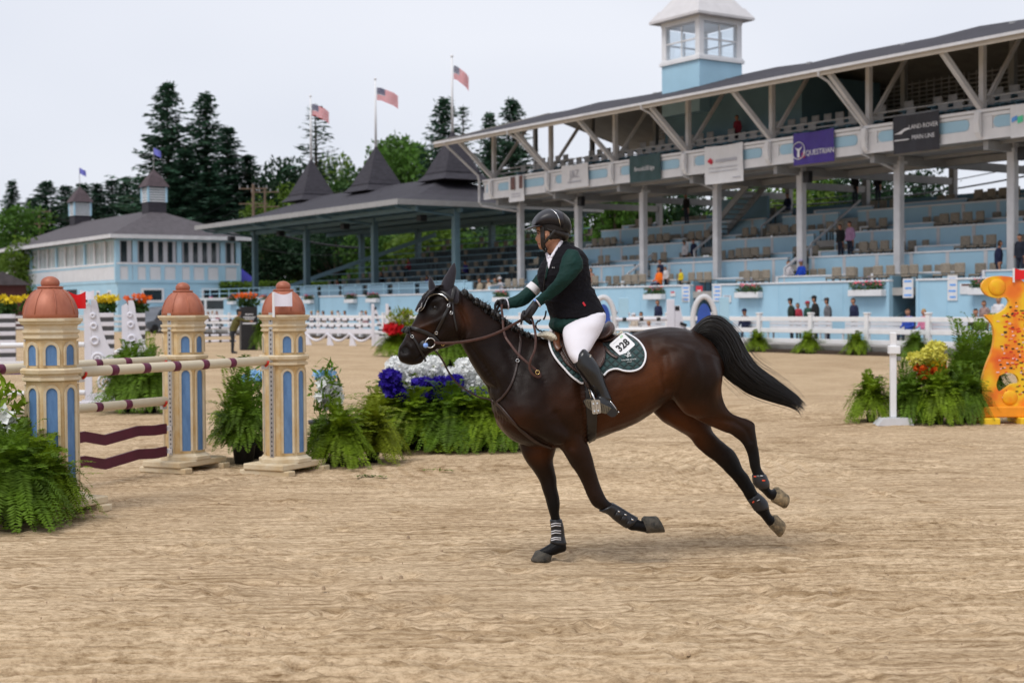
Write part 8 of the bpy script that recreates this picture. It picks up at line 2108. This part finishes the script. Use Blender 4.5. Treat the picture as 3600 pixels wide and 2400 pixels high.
person('man in navy seated behind the croup', 2316, 41.8, .30, 'stand', NAVY, hair='brown', grp=fg); person('child in white cap behind the black and white pole', 2232, 41.2, .1, 'sit', (.5, .42, .34), cap=WHT, grp=fg); person('person in dark navy beside the white capped child', 2258, 41.6, .18, 'sit', NAVY, grp=fg); person('person in white cap right of the rider back', 2168, 41.8, .22, 'sit', (.5, .5, .54), cap=WHT, grp=fg); person('child in pink behind the croup rail', 2285, 41.0, -.2, 'sit', PNK, hair='blond', grp=fg)
sg_ = 'spectators in the grandstand'
person('navy clad person standing in the front boxes', 2324, TA[0] + 2.1, FL[0], 'stand', NAVY, grp=sg_, sc=.95); person('person in white beside the orange top', 2343, TA[0] + 1.2, FL[0], 'stand', WHT, hair='brown', grp=sg_, sc=.72); person('person in orange in the front boxes', 2320, TA[0] + .7, FL[0] - .1, 'sit', (.80, .16, .01), hair='brown', grp=sg_); person('person in yellow in the front boxes', 2396, TA[0] + .8, FL[0], 'stand', (.62, .48, .02), hair='brown', grp=sg_, sc=.62)
person('person in blue jacket seated in the boxes', 2820, TA[0] + 1.9, FL[0], 'sit', (.01, .06, .45), cap=(.4, .35, .5), grp=sg_); person('person in white seated beside the blue jacket', 2776, TA[0] + 1.9, FL[0], 'sit', WHT, hair='brown', grp=sg_); person('woman in navy climbing the box stairs at right', 3510, TA[0] + 1.9, FL[0], 'stand', NAVY, hair='brown', grp=sg_, turn=2.4); person('person in dark coat at the right edge of the boxes', 3588, TA[0] + 1.9, FL[0] + .2, 'stand', (.015, .02, .035), grp=sg_)
person('dark figure standing high behind the rider column', 2416, TA[3] + .6, FL[3] + .3, 'stand', BLK_, grp=sg_); person('person in white in the third tier left', 2410, TA[1] + 1.9, FL[1], 'stand', WHT, grp=sg_, sc=.85); person('person in navy beside the one in white, third tier', 2441, TA[1] + 1.9, FL[1], 'stand', NAVY, grp=sg_, sc=.9, hair='brown'); person('dark figure in the fourth tier middle', 2957, TA[1] + 1.2, FL[1] + .1, 'stand', BLK_, grp=sg_, sc=.95); person('person in mauve top in the fourth tier', 2991, TA[1] + 1.2, FL[1] + .1, 'stand', (.38, .22, .36), grp=sg_)
person('left dark figure at the back rail', 3008, TA[4] + .8, FL[3] + .9, 'stand', BLK_, grp=sg_); person('right dark figure at the back rail', 3088, TA[4] + .8, FL[3] + .9, 'stand', BLK_, grp=sg_); person('seated dark figure high at the left of the boxes', 2772, TA[4] + .6, FL[3] + .5, 'sit', NAVY, grp=sg_); person('person in red on the balcony by the booth', 2596, 46.6, 8.96, 'stand', (.22, .02, .04), grp=sg_); person('person leaning in the left boxes behind the rider', 2082, TA[0] + 1.0, FL[0], 'sit', (.3, .16, .12), hair='brown', grp=sg_)
wg = 'spectators along the far wall'
cols = [NAVY, (.05, .18, .30), (.30, .24, .18), (.40, .36, .34), (.10, .11, .22), (.32, .30, .30), (.42, .24, .14), BLK_, NAVY, (.30, .05, .08), (.50, .50, .52), (.20, .10, .06), (.5, .3, .33)]
xs_ = [1098, 1122, 1140, 1170, 1192, 1216, 1276, 1425, 1450, 765, 750, 735, 1290]
desc = ['in navy nearest the right pillar', 'in teal blue by the right pillar', 'in tan beside the teal one', 'in pale grey in the middle of the row', 'in slate blue in the row', 'in light grey at the row right end', 'in rust brown left of the zebra wings', 'in black left of the muzzle', 'in navy just left of the horse forehead', 'in dark red right of the middle pillar', 'in white right of the middle pillar', 'in brown closest to the middle pillar', 'in dusty pink left of the zebra wings']
for c_, x_, d_ in zip(cols, xs_, desc): person(f'spectator {d_}', x_, 41.0, .28, 'sit', c_, grp=wg, hair=('dark', 'brown', 'blond', 'grey')[x_ % 4], turn=rnd.uniform(-.4, .4))
for i, (x_, c_) in enumerate(((1745, (.08, .09, .06)), (1722, (.42, .34, .26)), (1762, (.5, .5, .55)), (1690, (.36, .3, .22)))): person('spectator in the far boxes left of the rider arm ' + ('in dark green', 'in beige', 'with a white top', 'in tan at the left')[i], x_, A_WALL + 1.0, 2.1, 'sit', c_, grp='spectators in the far boxes', hair='brown', cap=WHT if i == 2 else None)
for i, (x_, a_, z_, c_) in enumerate(((1220, 46.7, 2.02, NAVY), (1345, 48.8, 2.98, BLK_), (1505, 47.7, 2.5, (.05, .03, .25)), (1190, 47.7, 2.5, (.3, .05, .06)), (1440, 50.9, 3.94, (.3, .04, .06)), (1640, 49.9, 3.46, (.04, .03, .2)), (1010, 45.0, 2.02, (.4, .38, .36)))): person('spectator under the pavilion roof ' + ('in navy low at left', 'in black in the middle rows', 'in violet right of the middle', 'in red low at left', 'in dark red high up', 'in purple near the right post', 'in grey at the far left')[i], x_, a_, z_, 'sit', c_, grp='spectators under the pavilion roof')
ps = ground(818, 1242); person('steward in olive jacket reaching towards the black podium', 0, 0, 0, 'lean', (.085, .075, .018), (.02, .022, .028), hair='dark', cap=(.02, .02, .025), p=ps, turn=-YAW + math.pi + R(5))

# ------------------------------------------------------------------ far things: van, tent, hut, houses, utility poles
M_VAN = mat('white_car_paint', (.66, .68, .70), .3, .03, 2, coat=.4)
p = at(690, 1060, 112); vn = thing('van', 'white van with dark windows parked in front of the clubhouse', 'van', (p.x, p.y, 0), R(6))
vs_ = catmull([(-2.9, .5), (-2.95, 1.2), (-2.6, 1.7), (-1.7, 2.45), (0, 2.6), (2.6, 2.6), (2.85, 2.4), (2.9, .5)], 3); MB().prism([tuple(q) for q in vs_], lambda x, y, t: (x, t, y), -.95, .95).build('body', M_VAN, vn)
MB().prism([(-2.35, 1.72), (-1.6, 2.35), (-.9, 2.42), (-.9, 1.72)], lambda x, y, t: (x, t, y), -.97, -.952).build('window', M_GLASSD, vn); MB().box(-.7, .7, -.97, -.952, 1.75, 2.42).build('window', M_GLASSD, vn); MB().box(.9, 2.6, -.97, -.952, 1.75, 2.42).build('window', M_GLASSD, vn)
for x_ in (-1.9, 1.8):
    wl_ = MB().tube([(x_, -1.0, .36), (x_, -.72, .36)], .36, 18).build('wheel', M_BLACK, vn); MB().tube([(x_, -1.01, .36), (x_, -1.0, .36)], .2, 14).build('rim', M_METAL, wl_)
p = at(560, 1060, 105); sv = thing('parked_car', 'grey estate car between the scroll wings and the middle pillar', 'car', (p.x, p.y, 0), R(60)); cs_ = catmull([(-2.2, .35), (-2.25, .8), (-1.4, 1.0), (-.8, 1.75), (.2, 1.95), (1.6, 1.9), (2.15, 1.3), (2.2, .35)], 3)
MB().prism([tuple(q) for q in cs_], lambda x, y, t: (x, t, y), -.88, .88).build('body', mat('grey_car_paint', (.10, .11, .13), .3, .05, 2, coat=.5), sv); MB().prism([(-1.2, 1.08), (-.72, 1.62), (.2, 1.8), (1.5, 1.75), (1.9, 1.2)], lambda x, y, t: (x, t, y), -.9, -.882).build('window', M_GLASSD, sv)
for x_ in (-1.4, 1.35): MB().tube([(x_, -.92, .34), (x_, -.7, .34)], .34, 16).build('wheel', M_BLACK, sv)
p = at(848, 1000, 125); tn = thing('tent', 'pointed royal blue tent right of the clubhouse', 'tent', (p.x, p.y, 0), .4); zt = at(848, 955, 125).z; ze = at(880, 1002, 125).z
MB().add([(-1.5, -1.5, ze), (1.5, -1.5, ze), (1.5, 1.5, ze), (-1.5, 1.5, ze), (0, 0, zt + .3)], [(0, 1, 4), (1, 2, 4), (2, 3, 4), (3, 0, 4), (0, 3, 2, 1)]).build('canopy', mat('royal_blue_canvas', (.035, .035, .30), .7, .1, 2), tn)
for sx in (-1.45, 1.45):
    for sy in (-1.45, 1.45): MB().tube([(sx, sy, 0), (sx, sy, ze)], .04, 6).build('leg', M_METAL, tn)
p = at(5, 1060, 128); ht = thing('hut', 'small hut with dark roof at the left edge beside the clubhouse', 'hut', (p.x, p.y, 0), .4); zt = at(5, 968, 128).z
MB().box(-2, 2, -2, 2, 0, zt - .8).build('wall', mat('dark_red_boards', (.07, .02, .02), .8), ht); MB().prism([(-2.5, zt - .9), (2.5, zt - .9), (0, zt + .3)], lambda x, y, t: (x, t, y), -2.3, 2.3).build('roof', M_SHINGLE2, ht)
def house(label, x, ybase, ytop, Y, w_, mt, rmt, rz):
    p = at(x, ybase, Y); zt = at(x, ytop, Y).z; o = thing('house', label, 'house', (p.x, p.y, 0), rz, 'houses behind the show ground'); ez = zt - w_ * .38
    MB().box(-w_ / 2, w_ / 2, -3.2, 3.2, 0, ez).build('wall', mt, o); MB().prism([(-w_ / 2, ez), (w_ / 2, ez), (0, zt - .1)], lambda x_, y_, t: (x_, t, y_), -3.19, 3.19).build('gable', mt, o)
    r_ = MB(); r_.beam((-w_ / 2 - .4, 0, ez - .25), (0, 0, zt), 7.2, .2, Vector((0, 0, 1))); r_.beam((w_ / 2 + .4, 0, ez - .25), (0, 0, zt + .02), 7.2, .2, Vector((0, 0, 1))); rf = r_.build('roof', rmt, o); MB().box(w_ * .2, w_ * .2 + .7, .5, 1.2, ez, zt + .8).build('chimney', mat('red_brick', (.22, .07, .05), .9, .2, 5), o)
    for x_ in (-w_ * .22, w_ * .22): wn_ = MB().box(x_ - .45, x_ + .45, -3.26, -3.202, ez - 1.8, ez - .5).build('window', M_WHITE, o); MB().box(x_ - .35, x_ + .35, -3.27, -3.262, ez - 1.7, ez - .6).build('pane', M_GLASSD, wn_)
house('white gabled house seen under the pavilion left bay', 1120, 1000, 880, 165, 5.0, M_CREAMW, M_SHINGLE2, .5); house('house with brown roof seen past the pavilion post', 1225, 1000, 828, 175, 6.0, M_WOOD, M_SHINGLE2, .3)
def utility(label, x, ytop, Y, r_=.16, arms=True):
    p = at(x, ytop, Y); o = thing('utility_pole', label, 'utility pole', (p.x, p.y, 0), 0, 'utility poles with crossarms'); MB().tube([(0, 0, 0), (0, 0, p.z)], [r_ * 1.2, r_ * .8], 10).build('pole', M_WOOD, o)
    if arms:
        for dz in (.35, 1.7): MB().bbox(-1.3, 1.3, -.06, .06, p.z - dz - .1, p.z - dz, .01).build('crossarm', M_WOOD, o)
        for x_ in (-1.2, -.5, .5, 1.2): MB().tube([(x_, 0, p.z - .35), (x_, 0, p.z - .1)], .05, 6).build('insulator', M_STEEL, o)
    return Vector((p.x, p.y, p.z - .3))
u1 = utility('utility pole with crossarms left of the left turret', 890, 648, 128); u2 = utility('thin utility pole right of the tall crossarm pole', 931, 660, 131, .12); u3 = utility('utility pole above the clubhouse roof at left', 138, 732, 160)
def wire(label, p0, p1, sag, r_=.022):
    P_ = [p0.lerp(p1, t) - Vector((0, 0, sag * 4 * t * (1 - t))) for t in np.linspace(0, 1, 14)]; o = MB().tube(P_, r_, 5).build('power_line', M_BLACK); tag(o, label, 'cable', 'sagging overhead cables'); return o
wire('upper cable sagging left from the crossarm pole', u1, at(300, 790, 150), 2.0); wire('lower cable sagging left from the crossarm pole', u1 - Vector((0, 0, 1.3)), at(330, 800, 150), 1.6); wire('cable between the left pole and the left edge', u3, at(-150, 740, 160), .8); wire('cable from the left pole towards the cupolas', u3, at(560, 770, 150), 1.2)
wire('heavy pale cable falling across the pavilion bay', at(925, 805, 120), at(1300, 872, 120), .4, .09); wire('thin cable across the pavilion left bay', at(860, 860, 122), at(1260, 888, 122), .5)
wire('upper cable seen under the balcony at right', at(2500, 715, 90), at(3700, 560, 75), .6, .03); wire('lower dark cable seen under the balcony at right', at(2500, 722, 88), at(3700, 600, 74), .6, .05)
